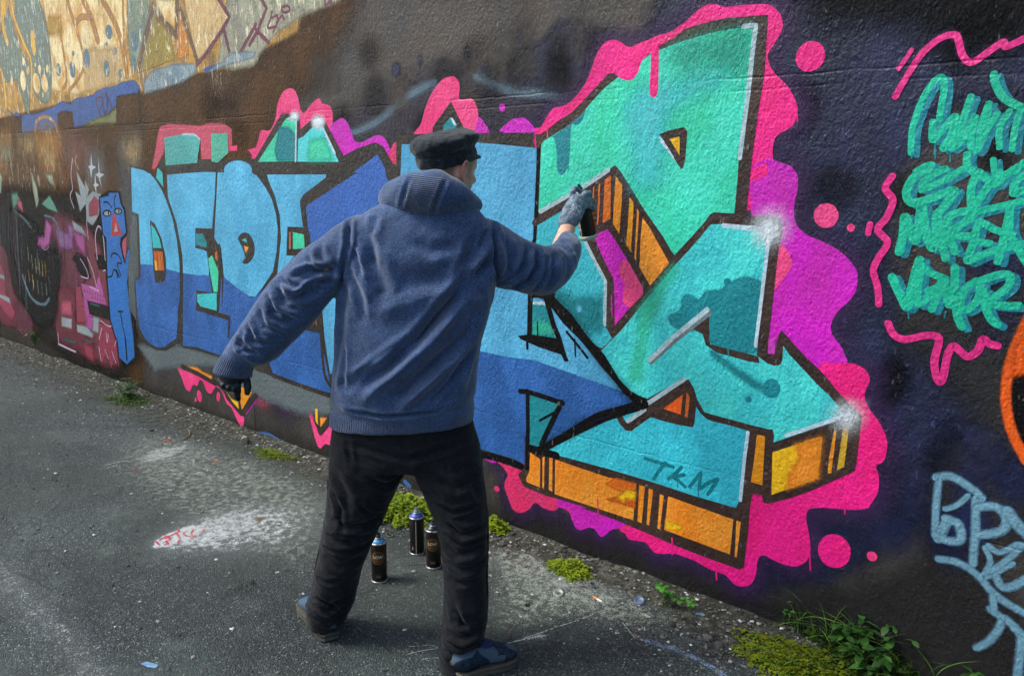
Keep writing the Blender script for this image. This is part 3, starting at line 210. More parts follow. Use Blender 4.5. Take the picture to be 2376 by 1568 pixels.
w|flame_mural|paint_flame|dustpink|l=1;w=0.0168;soft=1;a=0.4596|-6438,1642 -6427,1607 -6471,1572
w|flame_mural|paint_flame|brown|l=1;w=0.0245;soft=1;a=0.3516|-7859,1689 -7901,1626 -7866,1565
w|flame_mural|paint_flame|dustpink|l=1;w=0.0388;soft=1;a=0.4584|-8068,1501 -8114,1432 -8169,1361
w|flame_mural|paint_flame|dustpink|l=1;w=0.0321;soft=1;a=0.3525|-6256,1670 -6279,1604 -6327,1537
w|flame_mural|paint_flame|dustpink|l=1;w=0.0106;soft=1;a=0.3974|-6215,1652 -6235,1610 -6242,1568
w|flame_mural|paint_flame|brown|l=1;w=0.0207;soft=1;a=0.434|-7700,1548 -7749,1448 -7817,1347
w|flame_mural|paint_flame|sand|l=1;w=0.0259;soft=1;a=0.5967|-6586,1746 -6618,1698 -6570,1651
w|flame_mural|paint_flame|ochredark|l=1;w=0.0183;soft=1;a=0.5558|-7363,1546 -7387,1463 -7455,1378
w|flame_mural|paint_flame|brown|l=1;w=0.0324;soft=1;a=0.4348|-6406,1546 -6405,1492 -6420,1440
w|flame_mural|paint_flame|umber|l=1;w=0.039;soft=1;a=0.5866|-6831,1639 -6823,1590 -6900,1539
w|flame_mural|paint_flame|umber|l=1;w=0.0347;soft=1;a=0.5545|-6737,1897 -6749,1804 -6809,1711
w|flame_mural|paint_flame|umber|l=1;w=0.0105;soft=1;a=0.5728|-6746,1728 -6742,1665 -6806,1601
w|flame_mural|paint_flame|umber|l=1;w=0.0444;soft=1;a=0.3206|-8259,1549 -8251,1504 -8282,1460
w|flame_mural|paint_flame|brown|l=1;w=0.0127;soft=1;a=0.4934|-6761,1783 -6768,1689 -6816,1596
w|flame_mural|paint_flame|umber|l=1;w=0.0426;soft=1;a=0.5668|-7967,1695 -8011,1641 -8052,1586
w|flame_mural|paint_flame|brown|l=1;w=0.0215;soft=1;a=0.3318|-7519,1786 -7537,1749 -7511,1711
w|flame_mural|paint_flame|sagegreen|l=1;w=0.0226;soft=1;a=0.5999|-7198,1519 -7186,1481 -7188,1442
w|flame_mural|paint_flame|dustpink|l=1;w=0.0264;soft=1;a=0.2914|-7313,1627 -7325,1563 -7305,1497
w|flame_mural|paint_flame|umber|l=1;w=0.0184;soft=1;a=0.5908|-6984,1769 -7002,1727 -6970,1684
w|flame_mural|paint_flame|sagegreen|l=1;w=0.0376;soft=1;a=0.4195|-8165,1877 -8191,1791 -8225,1704
w|flame_mural|paint_flame|sand|l=1;w=0.0422;soft=1;a=0.2506|-8008,1839 -8057,1738 -8114,1636
w|flame_mural|paint_flame|brown|l=1;w=0.0462;soft=1;a=0.4273|-8164,1534 -8175,1456 -8210,1375
w|flame_mural|paint_flame|rust|l=1;w=0.0318;soft=1;a=0.2966|-7249,1668 -7253,1607 -7297,1545
w|flame_mural|paint_flame|umber|l=1;w=0.0191;soft=1;a=0.5279|-7974,1883 -8021,1787 -7988,1688
w|flame_mural|paint_flame|umber|l=1;w=0.0157;soft=1;a=0.5591|-6814,1558 -6832,1522 -6845,1485
w|flame_mural|paint_flame|sagegreen|l=1;w=0.0388;soft=1;a=0.3055|-6913,1706 -6920,1621 -6928,1534
w|flame_mural|paint_flame|sagegreen|l=1;w=0.0142;soft=1;a=0.478|-6946,1718 -6953,1645 -6939,1573
w|flame_mural|paint_flame|rust|l=1;w=0.0362;soft=1;a=0.3331|-6799,1615 -6800,1540 -6820,1464
w|flame_mural|paint_flame|sand|l=1;w=0.0245;soft=1;a=0.531|-7103,1833 -7116,1776 -7132,1718
w|flame_mural|paint_flame|brown|l=1;w=0.0169;soft=1;a=0.4391|-7157,1518 -7175,1464 -7239,1407
w|flame_mural|paint_flame|umber|l=1;w=0.0124;soft=1;a=0.5908|-6750,1668 -6758,1612 -6812,1555
w|flame_mural|paint_flame|rust|l=1;w=0.0227;soft=1;a=0.474|-6255,1548 -6252,1479 -6265,1408
w|flame_mural|paint_flame|dustpink|l=1;w=0.0126;soft=1;a=0.3893|-7173,1674 -7206,1638 -7232,1601
w|flame_mural|paint_flame|rust|l=1;w=0.0333;soft=1;a=0.3219|-6966,1666 -7010,1583 -7036,1498
w|flame_mural|paint_flame|rust|l=1;w=0.0141;soft=1;a=0.3022|-6244,1870 -6252,1824 -6255,1778
w|flame_mural|paint_flame|sagegreen|l=1;w=0.0333;soft=1;a=0.4433|-7241,1874 -7262,1790 -7270,1707
w|flame_mural|paint_flame|brown|l=1;w=0.0158;soft=1;a=0.5614|-7067,1860 -7093,1768 -7132,1675
w|flame_mural|paint_flame|umber|l=1;w=0.0238;soft=1;a=0.2598|-7090,1701 -7111,1648 -7129,1594
w|flame_mural|paint_flame|umber|l=1;w=0.0262;soft=1;a=0.2554|-6363,1897 -6404,1804 -6441,1710
w|flame_mural|paint_flame|umber|l=1;w=0.0354;soft=1;a=0.5543|-7617,1935 -7629,1832 -7688,1731
w|flame_mural|paint_flame|umber|l=1;w=0.0136;soft=1;a=0.4667|-6779,1634 -6775,1580 -6798,1526
w|flame_mural|paint_flame|umber|l=1;w=0.0268;soft=1;a=0.3395|-6328,1786 -6342,1714 -6402,1642
w|flame_mural|paint_flame|brown|l=1;w=0.033;soft=1;a=0.5621|-6456,1649 -6462,1598 -6494,1547
w|flame_mural|paint_flame|ochredark|l=1;w=0.0373;soft=1;a=0.3736|-6413,1562 -6428,1486 -6446,1411
w|flame_mural|paint_flame|dustpink|l=1;w=0.0244;soft=1;a=0.4606|-8065,1625 -8116,1551 -8092,1476
w|flame_mural|paint_flame|ochredark|l=1;w=0.0215;soft=1;a=0.5841|-7871,1808 -7920,1736 -7952,1661
w|flame_mural|paint_flame|umber|l=1;w=0.0305;soft=1;a=0.3707|-6427,1526 -6448,1495 -6464,1466
w|flame_mural|paint_flame|umber|l=1;w=0.036;soft=1;a=0.5139|-6257,1572 -6295,1500 -6298,1427
w|flame_mural|paint_flame|dustpink|l=1;w=0.0146;soft=1;a=0.2563|-6413,1790 -6423,1714 -6455,1638
w|dark_mural|paint_ground|soot|f=0.2|-8410,1432 -8079,1493 -7580,1474 -7159,1443 -6697,1464 -6491,1373 -6277,1356 -6164,1152 -6082,807 -5805,689 -5848,261 -6191,34 -7004,2 -7959,229 -8828,243
w|dark_mural|paint_ground|crimsondark|c=1;f=0.08|-6795,1193 -6532,1205 -6342,1071 -6242,916 -6223,1003 -6223,885 -6204,477 -6191,158 -6560,113 -6773,198 -6914,362 -6616,853 -6721,1019
w|dark_mural|paint_ground|plum|c=1;f=0.1;a=0.7|-7205,1277 -6753,1244 -6567,1058 -6608,888 -6706,720 -6930,544 -7192,502 -7174,808 -7141,1044 -7232,1064
w|dark_mural|paint_ground|crimsondark|c=1;f=0.1;a=0.85|-7288,625 -6899,663 -6914,362 -6633,295 -6701,130 -7026,161 -7365,222
w|dark_mural|paint_ground|crimsondark|c=1;f=0.08;a=0.85|-8597,900 -8360,886 -8308,570 -8116,327 -8316,184 -8828,243
w|dark_mural|paint_ground|plum|c=1;f=0.08;a=0.7|-8277,426 -7918,364 -7948,144 -8285,158
w|dark_mural|paint_ground|black|c=1;f=0.1|-8143,1299 -7824,1255 -7537,1159 -7394,955 -7129,972 -7099,850 -7210,673 -7353,389 -7733,258 -8048,422 -8140,729 -8240,1008
w|dark_mural|paint_shape|black|f=0.03|-6757,992 -6592,953 -6542,803 -6716,801 -6861,934
w|dark_mural|paint_shape|black|f=0.03|-6428,995 -6224,997 -6248,889 -6383,890
w|dark_mural|paint_shape|magenta2|f=0.012|-6745,742 -6474,736 -6394,840 -6359,752 -6309,611 -6646,606 -6569,507 -6726,393 -6748,486 -6725,642
w|dark_mural|paint_shape|soot|f=0.012|-6660,611 -6284,602 -6248,496 -6643,499
w|dark_mural|paint_shape|crimson|f=0.02|-6858,706 -6767,714 -6729,565 -6719,426 -6905,396
w|dark_mural|paint_shape|magenta2|f=0.02|-6676,482 -6575,481 -6617,362 -6722,387
w|dark_mural|paint_shape|ash|f=0.015|-7215,412 -7008,416 -7030,332 -7238,328
w|dark_mural|paint_shape|ash|f=0.015|-6915,382 -6728,386 -6616,343 -6630,306 -6924,321
w|dark_mural|paint_shape|ash|f=0.03|-6573,488 -6469,488 -6502,364 -6617,364
w|dark_mural|paint_shape|crimson|f=0.012|-6483,448 -6258,448 -6203,293 -6190,140 -6257,204 -6334,98 -6392,234 -6498,110 -6529,246
w|dark_mural|paint_shape|crimson|f=0.06|-6822,243 -6648,229 -6649,99 -6817,138
w|dark_mural|paint_shape|rose|f=0.06|-7181,543 -6983,577 -6985,446 -7210,432
w|dark_mural|paint_shape|crimson|f=0.04|-8587,812 -8470,703 -8513,506 -8311,319 -8419,231 -8604,285 -8739,377
w|dark_mural|paint_shape|ash|f=0.012|-8635,674 -8478,655 -8492,615 -8650,631
w|dark_mural|paint_shape|ash|f=0.012|-8708,464 -8426,452 -8404,398 -8719,432
w|dark_mural|paint_shape|ash|f=0.015|-6612,1631 -6435,1468 -6487,1391 -6617,1321 -6671,1476 -6582,1442
w|dark_mural|paint_shape|ash|f=0.015|-6473,1567 -6413,1492 -6483,1432
w|dark_mural|paint_shape|ash|f=0.015|-6477,1432 -6355,1484 -6214,1461 -6288,1309 -6416,1222 -6520,1253 -6503,1373
w|dark_mural|paint_shape|crimson|f=0.012|-6450,1374 -6337,1447 -6264,1414 -6301,1309 -6461,1289
w|dark_mural|paint_shape|ash|f=0.02|-6788,1242 -6618,1201 -6549,1131 -6771,1169
w|dark_mural|paint_shape|magenta2|f=0.05|-6775,1157 -6593,1129 -6614,981 -6743,1047
w|dark_mural|paint_shape|magenta2|f=0.05|-7315,1234 -7218,1174 -7308,1026 -7420,980 -7564,1011 -7522,1073 -7391,1080
w|dark_mural|paint_shape|plumlight|f=0.06|-7140,1164 -6811,1130 -6826,1011 -7104,1006
w|dark_mural|paint_shape|plumlight|f=0.04|-6879,1214 -6780,1193 -6821,1092 -6875,1114
w|dark_mural|paint_shape|sagegreen|f=0.02|-7522,1630 -7436,1502 -7430,1386 -7497,1319 -7532,1474
w|dark_mural|paint_shape|tealgreen|f=0.02|-7370,1361 -7194,1432 -7110,1368 -7056,1301 -7256,1323
w|dark_mural|paint_shape|sagegreen|f=0.04|-7241,1605 -7097,1606 -7054,1501 -7162,1543
w|dark_mural|paint_shape|sagegreen|f=0.04|-8282,1684 -8228,1560 -8299,1434 -8370,1433
w|dark_mural|paint_shape|tealgreen|f=0.05|-8045,1425 -7910,1441 -7858,1375 -8029,1302
w|dark_mural|paint_shape|rose|f=0.04|-7927,1387 -7826,1362 -7816,1282 -7913,1319
w|dark_mural|paint_shape|rose|f=0.015|-5962,1140 -5858,1168 -5907,984 -5956,1049
w|dark_mural|paint_shape|rose|f=0.015|-5788,1249 -5742,1240 -5762,1162 -5796,1171
w|dark_mural|paint_shape|plumlight|f=0.03|-5926,828 -5855,811 -5876,705 -5917,747
w|dark_mural|paint_tooth|sagegreen|l=1;w=0.0301;soft=1;a=0.62|-7807,964 -7808,911 -7817,860
w|dark_mural|paint_tooth|sagegreen|l=1;w=0.03;soft=1;a=0.62|-7739,893 -7740,845 -7747,796
w|dark_mural|paint_tooth|sagegreen|l=1;w=0.0297;soft=1;a=0.62|-7658,871 -7661,812 -7671,754
w|dark_mural|paint_tooth|olivegold|l=1;w=0.0294;soft=1;a=0.62|-7581,870 -7586,808 -7597,746
w|dark_mural|paint_tooth|olivegold|l=1;w=0.0292;soft=1;a=0.62|-7515,861 -7518,804 -7529,745
w|dark_mural|paint_tooth|olivegold|l=1;w=0.0289;soft=1;a=0.62|-7450,852 -7451,801 -7459,751
w|dark_mural|paint_tooth|olivegold|l=1;w=0.0307;soft=1;a=0.62|-7854,753 -7852,711 -7858,668
w|dark_mural|paint_tooth|olivegold|l=1;w=0.0304;soft=1;a=0.62|-7767,718 -7771,659 -7782,598
w|dark_mural|paint_tooth|sagegreen|l=1;w=0.0301;soft=1;a=0.62|-7669,678 -7672,623 -7681,566
w|dark_mural|paint_tooth|sagegreen|l=1;w=0.0297;soft=1;a=0.62|-7579,666 -7580,613 -7588,562
w|dark_mural|paint_tooth|sagegreen|l=1;w=0.0293;soft=1;a=0.62|-7485,661 -7483,619 -7488,576
w|dark_mural|paint_tooth|tealdark|l=1;w=0.0289;soft=1;a=0.62|-7408,742 -7408,695 -7414,647
w|dark_mural|paint_jaw|ashblue|l=1;w=0.0483;soft=1;a=0.75|-8007,698 -7955,603 -7871,519 -7740,476 -7563,481 -7451,541
w|dark_mural|paint_snout|ashblue|l=1;w=0.0469;soft=1;a=0.5|-8019,1275 -7833,1227 -7678,1153
w|dark_mural|paint_snout|ashblue|l=1;w=0.0341;soft=1;a=0.7|-7338,1265 -7151,1240 -7055,1130 -7028,1055
w|dark_mural|paint_snout|ash|l=1;w=0.0134;soft=1;a=0.9|-7485,989 -7406,970 -7320,1006
w|dark_mural|paint_streak|tealdark|l=1;w=0.0297;soft=1;a=0.9|-6606,591 -6451,590
w|dark_mural|paint_streak|tealdark|l=1;w=0.045;soft=1;a=0.8|-7202,217 -6980,221
w|dark_mural|paint_streak|tealdark|l=1;w=0.037;soft=1;a=0.8|-6815,270 -6670,258
w|dark_mural|paint_line|lilac|l=1;w=0.0175;f=0.006|-7350,155 -7158,142 -7002,135
w|dark_mural|paint_line|lilac|l=1;w=0.0111;f=0.006|-7340,253 -7343,142
w|dark_mural|paint_line|lilac|l=1;w=0.0093;f=0.006|-6310,878 -6253,868 -6257,665 -6257,456 -6450,471
w|dark_mural|paint_line|lilac|l=1;w=0.0095;f=0.006|-6575,967 -6500,862 -6458,743
w|dark_mural|paint_line|lilac|l=1;w=0.0097;f=0.006|-6731,800 -6600,798 -6613,865 -6710,945
w|dark_mural|paint_line|lilac|l=1;w=0.0097;f=0.006|-6436,411 -6509,313
w|dark_mural|paint_line|lilac|l=1;w=0.0096;f=0.006|-6359,383 -6365,307 -6328,375
w|dark_mural|paint_line|lilac|l=1;w=0.0075;f=0.006|-6190,356 -6239,288
w|dark_mural|paint_line|lilac|l=1;w=0.0097;f=0.006|-6419,237 -6372,174
w|dark_mural|paint_line|lilac|l=1;w=0.0095;f=0.006|-6294,242 -6240,157
w|dark_mural|paint_line|lilac|l=1;w=0.0099;f=0.006|-6529,246 -6512,133
w|dark_mural|paint_line|lilac|l=1;w=0.0127;f=0.006|-6394,960 -6386,1140 -6308,1221 -6250,1147 -6252,970 -6228,1003
w|dark_mural|paint_line|lilac|l=1;w=0.0096;f=0.006|-6588,731 -6424,710
w|dark_mural|paint_line|lilac|l=1;w=0.0094;f=0.006|-6659,1725 -6719,1607 -6717,1499 -6777,1438 -6728,1342
w|dark_mural|paint_line|lilac|l=1;w=0.0093;f=0.006|-6520,1253 -6521,1109
w|dark_mural|paint_line|lilac|l=1;w=0.0086;f=0.006|-7122,403 -7133,334
w|dark_mural|paint_line|lilac|l=1;w=0.0085;f=0.006|-7065,403 -7076,335
w|dark_mural|paint_streak|plumlight|l=1;w=0.017;soft=1;a=0.4229|-7939,1396 -8043,983 -8054,500
w|dark_mural|paint_streak|ash|l=1;w=0.0095;soft=1;a=0.3861|-7995,1418 -8108,979 -8087,786
w|dark_mural|paint_streak|ash|l=1;w=0.0155;soft=1;a=0.4861|-7956,1311 -8032,983 -8131,497
w|dark_mural|paint_streak|plumlight|l=1;w=0.0079;soft=1;a=0.4021|-8059,1292 -8132,977 -8101,638
w|dark_mural|paint_streak|ash|l=1;w=0.008;soft=1;a=0.5914|-8126,1442 -8253,970 -8361,503
w|dark_mural|paint_streak|ash|l=1;w=0.009;soft=1;a=0.5155|-8281,1210 -8333,966 -8473,492
w|dark_mural|paint_streak|ash|l=1;w=0.0145;soft=1;a=0.5208|-8392,1278 -8471,957 -8553,566
w|dark_mural|paint_streak|plumlight|l=1;w=0.0072;soft=1;a=0.316|-8060,1195 -8101,979 -8206,547
w|dark_mural|paint_streak|ashblue|l=1;w=0.0149;soft=1;a=0.4482|-8324,1282 -8402,961 -8519,462
w|dark_mural|paint_streak|ash|l=1;w=0.0102;soft=1;a=0.429|-7964,1378 -8062,982 -8073,642
w|dark_mural|paint_streak|ashblue|l=1;w=0.0093;soft=1;a=0.3715|-8211,1259 -8277,969 -8346,727
w|dark_mural|paint_streak|ash|l=1;w=0.0129;soft=1;a=0.3336|-8148,1205 -8194,974 -8182,668
w|dark_mural|paint_streak|plumlight|l=1;w=0.0081;soft=1;a=0.3891|-8240,1434 -8369,963 -8344,770
w|dark_mural|paint_streak|plumlight|l=1;w=0.0101;soft=1;a=0.5158|-8094,1209 -8139,977 -8119,781
w|dark_mural|paint_streak|black|l=1;w=0.0061;soft=1;a=0.5094|-7390,1191 -7415,1045 -7414,907
w|dark_mural|paint_streak|black|l=1;w=0.017;soft=1;a=0.3163|-7407,838 -7433,688 -7458,550
w|dark_mural|paint_streak|ashblue|l=1;w=0.018;soft=1;a=0.4798|-7907,1155 -7937,1001 -7990,787
w|dark_mural|paint_streak|black|l=1;w=0.0158;soft=1;a=0.3402|-6884,1276 -6905,1138 -6938,953
w|dark_mural|paint_streak|tealdark|l=1;w=0.0182;soft=1;a=0.5785|-7087,1150 -7110,1008 -7112,870
w|dark_mural|paint_streak|tealdark|l=1;w=0.0146;soft=1;a=0.4632|-6817,930 -6837,789 -6855,660
w|dark_mural|paint_streak|soot|l=1;w=0.0077;soft=1;a=0.4883|-7560,755 -7587,602 -7630,334
w|dark_mural|paint_streak|soot|l=1;w=0.0215;soft=1;a=0.5623|-7709,1165 -7738,1014 -7715,949
w|dark_mural|paint_streak|soot|l=1;w=0.0079;soft=1;a=0.4426|-8058,665 -8090,504 -8089,376
w|dark_mural|paint_streak|magenta2|l=1;w=0.0176;soft=1;a=0.3187|-6715,1182 -6735,1045 -6729,877
w|dark_mural|paint_streak|ashblue|l=1;w=0.0237;soft=1;a=0.5534|-7947,689 -7978,529 -8040,327
w|dark_mural|paint_streak|plumlight|l=1;w=0.0072;soft=1;a=0.3597|-7971,985 -8002,829 -8025,569
w|dark_mural|paint_streak|soot|l=1;w=0.0213;soft=1;a=0.5996|-6974,1177 -6996,1037 -7054,768
w|dark_mural|paint_streak|olivegold|l=1;w=0.0077;soft=1;a=0.457|-7992,1246 -8022,1093 -8046,904
w|dark_mural|paint_streak|soot|l=1;w=0.0186;soft=1;a=0.3193|-7480,1170 -7506,1022 -7527,835
w|dark_mural|paint_streak|plumlight|l=1;w=0.015;soft=1;a=0.4995|-7322,1195 -7347,1050 -7334,876
w|dark_mural|paint_streak|plumlight|l=1;w=0.0073;soft=1;a=0.3817|-7896,897 -7927,741 -7899,687
w|dark_mural|paint_streak|tealdark|l=1;w=0.0122;soft=1;a=0.4371|-7113,842 -7136,697 -7098,612
w|dark_mural|paint_streak|magenta2|l=1;w=0.0057;soft=1;a=0.4674|-6587,1058 -6605,922 -6591,743
w|dark_mural|paint_streak|magenta2|l=1;w=0.0078;soft=1;a=0.5873|-6585,1160 -6603,1025 -6569,943
w|dark_mural|paint_streak|magenta2|l=1;w=0.0199;soft=1;a=0.3497|-6805,904 -6826,763 -6818,652
w|dark_mural|paint_streak|tealdark|l=1;w=0.0149;soft=1;a=0.5924|-7887,1112 -7917,958 -7905,856
w|dark_mural|paint_streak|ashblue|l=1;w=0.0183;soft=1;a=0.4667|-7587,957 -7614,806 -7571,754
w|dark_mural|paint_streak|black|l=1;w=0.024;soft=1;a=0.4297|-7679,1115 -7707,964 -7747,750
w|dark_mural|paint_streak|ashblue|l=1;w=0.0059;soft=1;a=0.598|-7247,1080 -7271,935 -7283,869
w|dark_mural|paint_streak|soot|l=1;w=0.0125;soft=1;a=0.5047|-7427,841 -7452,691 -7427,555
w|dark_mural|paint_dash|plum||-6697,698 -6676,699 -6679,675 -6700,675
w|dark_mural|paint_dash|plum||-6562,659 -6542,660 -6545,636 -6565,636
w|dark_mural|paint_dash|plum||-6648,697 -6627,697 -6630,673 -6650,674
w|dark_mural|paint_dash|plum||-6514,657 -6494,658 -6497,634 -6517,635
w|dark_mural|paint_dash|plum||-6599,695 -6579,696 -6582,672 -6602,672
w|dark_mural|paint_dash|plum||-6467,656 -6447,657 -6450,633 -6469,633
w|dark_mural|paint_dash|plum||-6551,693 -6531,694 -6534,670 -6554,671
w|dark_mural|paint_dash|plum||-6420,655 -6400,655 -6403,632 -6422,632
w|dark_mural|paint_dash|plum||-6503,692 -6484,693 -6486,669 -6506,669
w|dark_mural|paint_dash|plum||-6373,653 -6354,654 -6357,631 -6376,631
w|dark_mural|paint_dash|plum||-6456,690 -6437,691 -6439,667 -6458,668
w|dark_mural|paint_dash|plum||-6409,689 -6390,690 -6392,666 -6412,667
w|dark_mural|paint_dash|plum||-6363,687 -6344,688 -6346,665 -6365,665
w|dark_mural|paint_mist|ash|c=1;f=0.25;a=0.4|-6106,1632 -6133,1578 -6186,1534 -6255,1509 -6326,1508 -6386,1532 -6421,1576 -6424,1631 -6395,1686 -6339,1730 -6270,1753 -6199,1752 -6142,1728 -6109,1685
w|dark_mural|paint_star|star||-6316,1768 -6316,1677 -6256,1660 -6324,1643 -6355,1580 -6363,1649 -6388,1666 -6342,1677
w|dark_mural|paint_star|star||-6205,1733 -6201,1620 -6129,1607 -6204,1584 -6191,1505 -6225,1584 -6273,1606 -6217,1623
w|dark_mural|paint_star|star||-6281,1620 -6279,1546 -6233,1529 -6286,1515 -6294,1460 -6313,1517 -6334,1528 -6303,1546
w|blue_figure|paint_ground|black|f=0.012|-6255,1441 -6099,1488 -5906,1487 -5882,1395 -5846,1365 -5838,1195 -5927,1135 -5951,1102 -5926,969 -5860,1084 -5795,1073 -5838,935 -5894,827 -5892,665 -5871,504 -5864,408 -5887,247 -6054,161 -6192,200 -6195,363 -6214,360 -6278,496 -6269,835 -6222,1135 -6270,1165 -6271,1328
w|blue_figure|paint_fill|figblue||-6238,1434 -6089,1453 -6084,1475 -5925,1478 -5907,1402 -5865,1357 -5860,1194 -5959,1150 -5978,1101 -5942,975 -5919,961 -5853,1077 -5822,1063 -5861,950 -5921,824 -5918,662 -5907,500 -5900,403 -5910,260 -6050,179 -6171,212 -6176,365 -6195,363 -6259,498 -6241,837 -6194,1137 -6242,1167 -6243,1329
w|blue_figure|paint_nose|redbrick||-6042,1340 -6005,1305 -5919,1174 -6118,1151
w|blue_figure|paint_nose|ash||-6015,1258 -5989,1196 -6056,1189
w|blue_figure|paint_eye|black|c=1|-6068,1327 -6078,1315 -6101,1305 -6132,1299 -6166,1298 -6196,1302 -6216,1310 -6221,1322 -6210,1333 -6187,1343 -6155,1350 -6121,1351 -6092,1347 -6073,1338
w|blue_figure|paint_eye|black|c=1|-5892,1347 -5901,1336 -5921,1327 -5949,1321 -5978,1320 -6004,1324 -6021,1332 -6025,1343 -6016,1354 -5996,1363 -5968,1369 -5938,1370 -5913,1366 -5897,1358
w|blue_figure|paint_eye|ash|c=1|-6086,1325 -6093,1318 -6109,1311 -6131,1308 -6156,1307 -6177,1309 -6191,1314 -6195,1321 -6188,1328 -6172,1334 -6149,1338 -6125,1339 -6104,1336 -6090,1331
w|blue_figure|paint_eye|ash|c=1|-5913,1346 -5919,1339 -5932,1333 -5950,1330 -5970,1329 -5987,1332 -5998,1337 -6001,1343 -5995,1350 -5981,1356 -5963,1360 -5944,1360 -5927,1358 -5916,1353
w|blue_figure|paint_eye|black|c=1|-6109,1325 -6112,1318 -6116,1313 -6121,1310 -6126,1309 -6129,1312 -6131,1318 -6131,1325 -6128,1332 -6124,1337 -6119,1341 -6114,1341 -6110,1338 -6109,1332
w|blue_figure|paint_eye|black|c=1|-5934,1347 -5936,1340 -5940,1335 -5945,1332 -5950,1331 -5953,1334 -5955,1340 -5955,1346 -5952,1353 -5948,1359 -5943,1362 -5939,1362 -5935,1359 -5933,1354
w|blue_figure|paint_line|black|l=1;w=0.0132|-6181,1403 -6117,1405 -6054,1367
w|blue_figure|paint_line|black|l=1;w=0.0129|-5972,1463 -6008,1415 -5995,1353
w|blue_figure|paint_line|black|l=1;w=0.0134|-6152,993 -6108,1028 -6021,1018 -5979,965 -6053,951 -6009,865
w|blue_figure|paint_line|black|l=1;w=0.0137|-6241,837 -6164,852 -6116,905 -6037,855 -6080,908 -6066,844
w|blue_figure|paint_line|black|l=1;w=0.0138|-6112,583 -6038,591
w|blue_figure|paint_line|black|l=1;w=0.0139|-6077,579 -6061,480 -6036,385
w|blue_figure|paint_line|black|l=1;w=0.0229|-6036,385 -6043,214
w|pink_cloud|paint_haze|purplehaze|c=1;f=0.09;a=0.8;grow=0.035|-2116,1781 -2098,1786 -2079,1811 -2053,1812 -2031,1835 -2010,1864 -1983,1886 -1940,1892 -1908,1903 -1878,1924 -1852,1947 -1828,1978 -1814,2005 -1800,2035 -1788,2066 -1767,2095 -1748,2113 -1724,2120 -1695,2117 -1671,2106 -1652,2093 -1629,2087 -1601,2090 -1570,2100 -1544,2110 -1517,2117 -1487,2121 -1457,2128 -1432,2141 -1408,2154 -1380,2174 -1356,2189 -1337,2196 -1317,2197 -1297,2194 -1276,2185 -1253,2181 -1218,2181 -1180,2179 -1147,2176 -1116,2172 -1093,2159 -1074,2140 -1063,2114 -1061,2094 -1069,2072 -1085,2047 -1098,2028 -1104,2011 -1098,1987 -1086,1966 -1058,1937 -1031,1911 -1011,1883 -997,1855 -992,1828 -996,1801 -1008,1781 -1031,1768 -1055,1753 -1063,1734 -1064,1692 -1080,1682 -1057,1676 -1034,1667 -1004,1657 -989,1646 -974,1622 -971,1583 -977,1541 -977,1506 -970,1474 -952,1450 -922,1430 -885,1418 -856,1405 -824,1390 -795,1368 -773,1345 -759,1322 -755,1294 -756,1270 -767,1241 -785,1217 -804,1194 -819,1167 -825,1141 -822,1120 -809,1100 -786,1074 -772,1047 -766,1019 -850,1002 -809,1014 -765,1024 -731,1023 -706,1011 -691,992 -689,970 -696,951 -699,929 -695,908 -681,885 -662,863 -644,841 -628,815 -618,789 -615,760 -618,730 -628,711 -643,696 -635,677 -629,649 -628,619 -634,591 -648,561 -654,547 -700,527 -774,512 -830,496 -848,480 -850,445 -835,392 -827,338 -837,295 -871,262 -911,255 -946,258 -975,263 -975,267 -1001,260 -1013,232 -1014,186 -1029,139 -1057,117 -1086,111 -1109,122 -1133,137 -1164,138 -1203,140 -1252,151 -1301,155 -1350,153 -1409,133 -1443,132 -1479,158 -1515,155 -1559,149 -1578,168 -1607,187 -1602,188 -1643,165 -1679,128 -1698,118 -1728,139 -1757,141 -1796,117 -1826,118 -1846,147 -1868,185 -1871,183 -1913,189 -1948,162 -2004,159 -2053,170 -2087,130 -2133,98 -2184,102 -2216,158 -2232,186 -2233,223 -2216,259 -2239,290 -2269,317 -1918,420 -1942,1460
w|pink_cloud|paint_cloud|pink|c=1;f=0.006|-2116,1781 -2098,1786 -2079,1811 -2053,1812 -2031,1835 -2010,1864 -1983,1886 -1940,1892 -1908,1903 -1878,1924 -1852,1947 -1828,1978 -1814,2005 -1800,2035 -1788,2066 -1767,2095 -1748,2113 -1724,2120 -1695,2117 -1671,2106 -1652,2093 -1629,2087 -1601,2090 -1570,2100 -1544,2110 -1517,2117 -1487,2121 -1457,2128 -1432,2141 -1408,2154 -1380,2174 -1356,2189 -1337,2196 -1317,2197 -1297,2194 -1276,2185 -1253,2181 -1218,2181 -1180,2179 -1147,2176 -1116,2172 -1093,2159 -1074,2140 -1063,2114 -1061,2094 -1069,2072 -1085,2047 -1098,2028 -1104,2011 -1098,1987 -1086,1966 -1058,1937 -1031,1911 -1011,1883 -997,1855 -992,1828 -996,1801 -1008,1781 -1031,1768 -1055,1753 -1063,1734 -1064,1692 -1052,1578 -1193,1487 -1538,1475 -1946,1633
w|pink_cloud|paint_cloud|magenta|c=1;f=0.006|-1080,1682 -1057,1676 -1034,1667 -1004,1657 -989,1646 -974,1622 -971,1583 -977,1541 -977,1506 -970,1474 -952,1450 -922,1430 -885,1418 -856,1405 -824,1390 -795,1368 -773,1345 -759,1322 -755,1294 -756,1270 -767,1241 -785,1217 -804,1194 -819,1167 -825,1141 -822,1120 -809,1100 -786,1074 -772,1047 -766,1019 -850,993 -913,973 -1051,1043 -1138,1606 -1133,1650
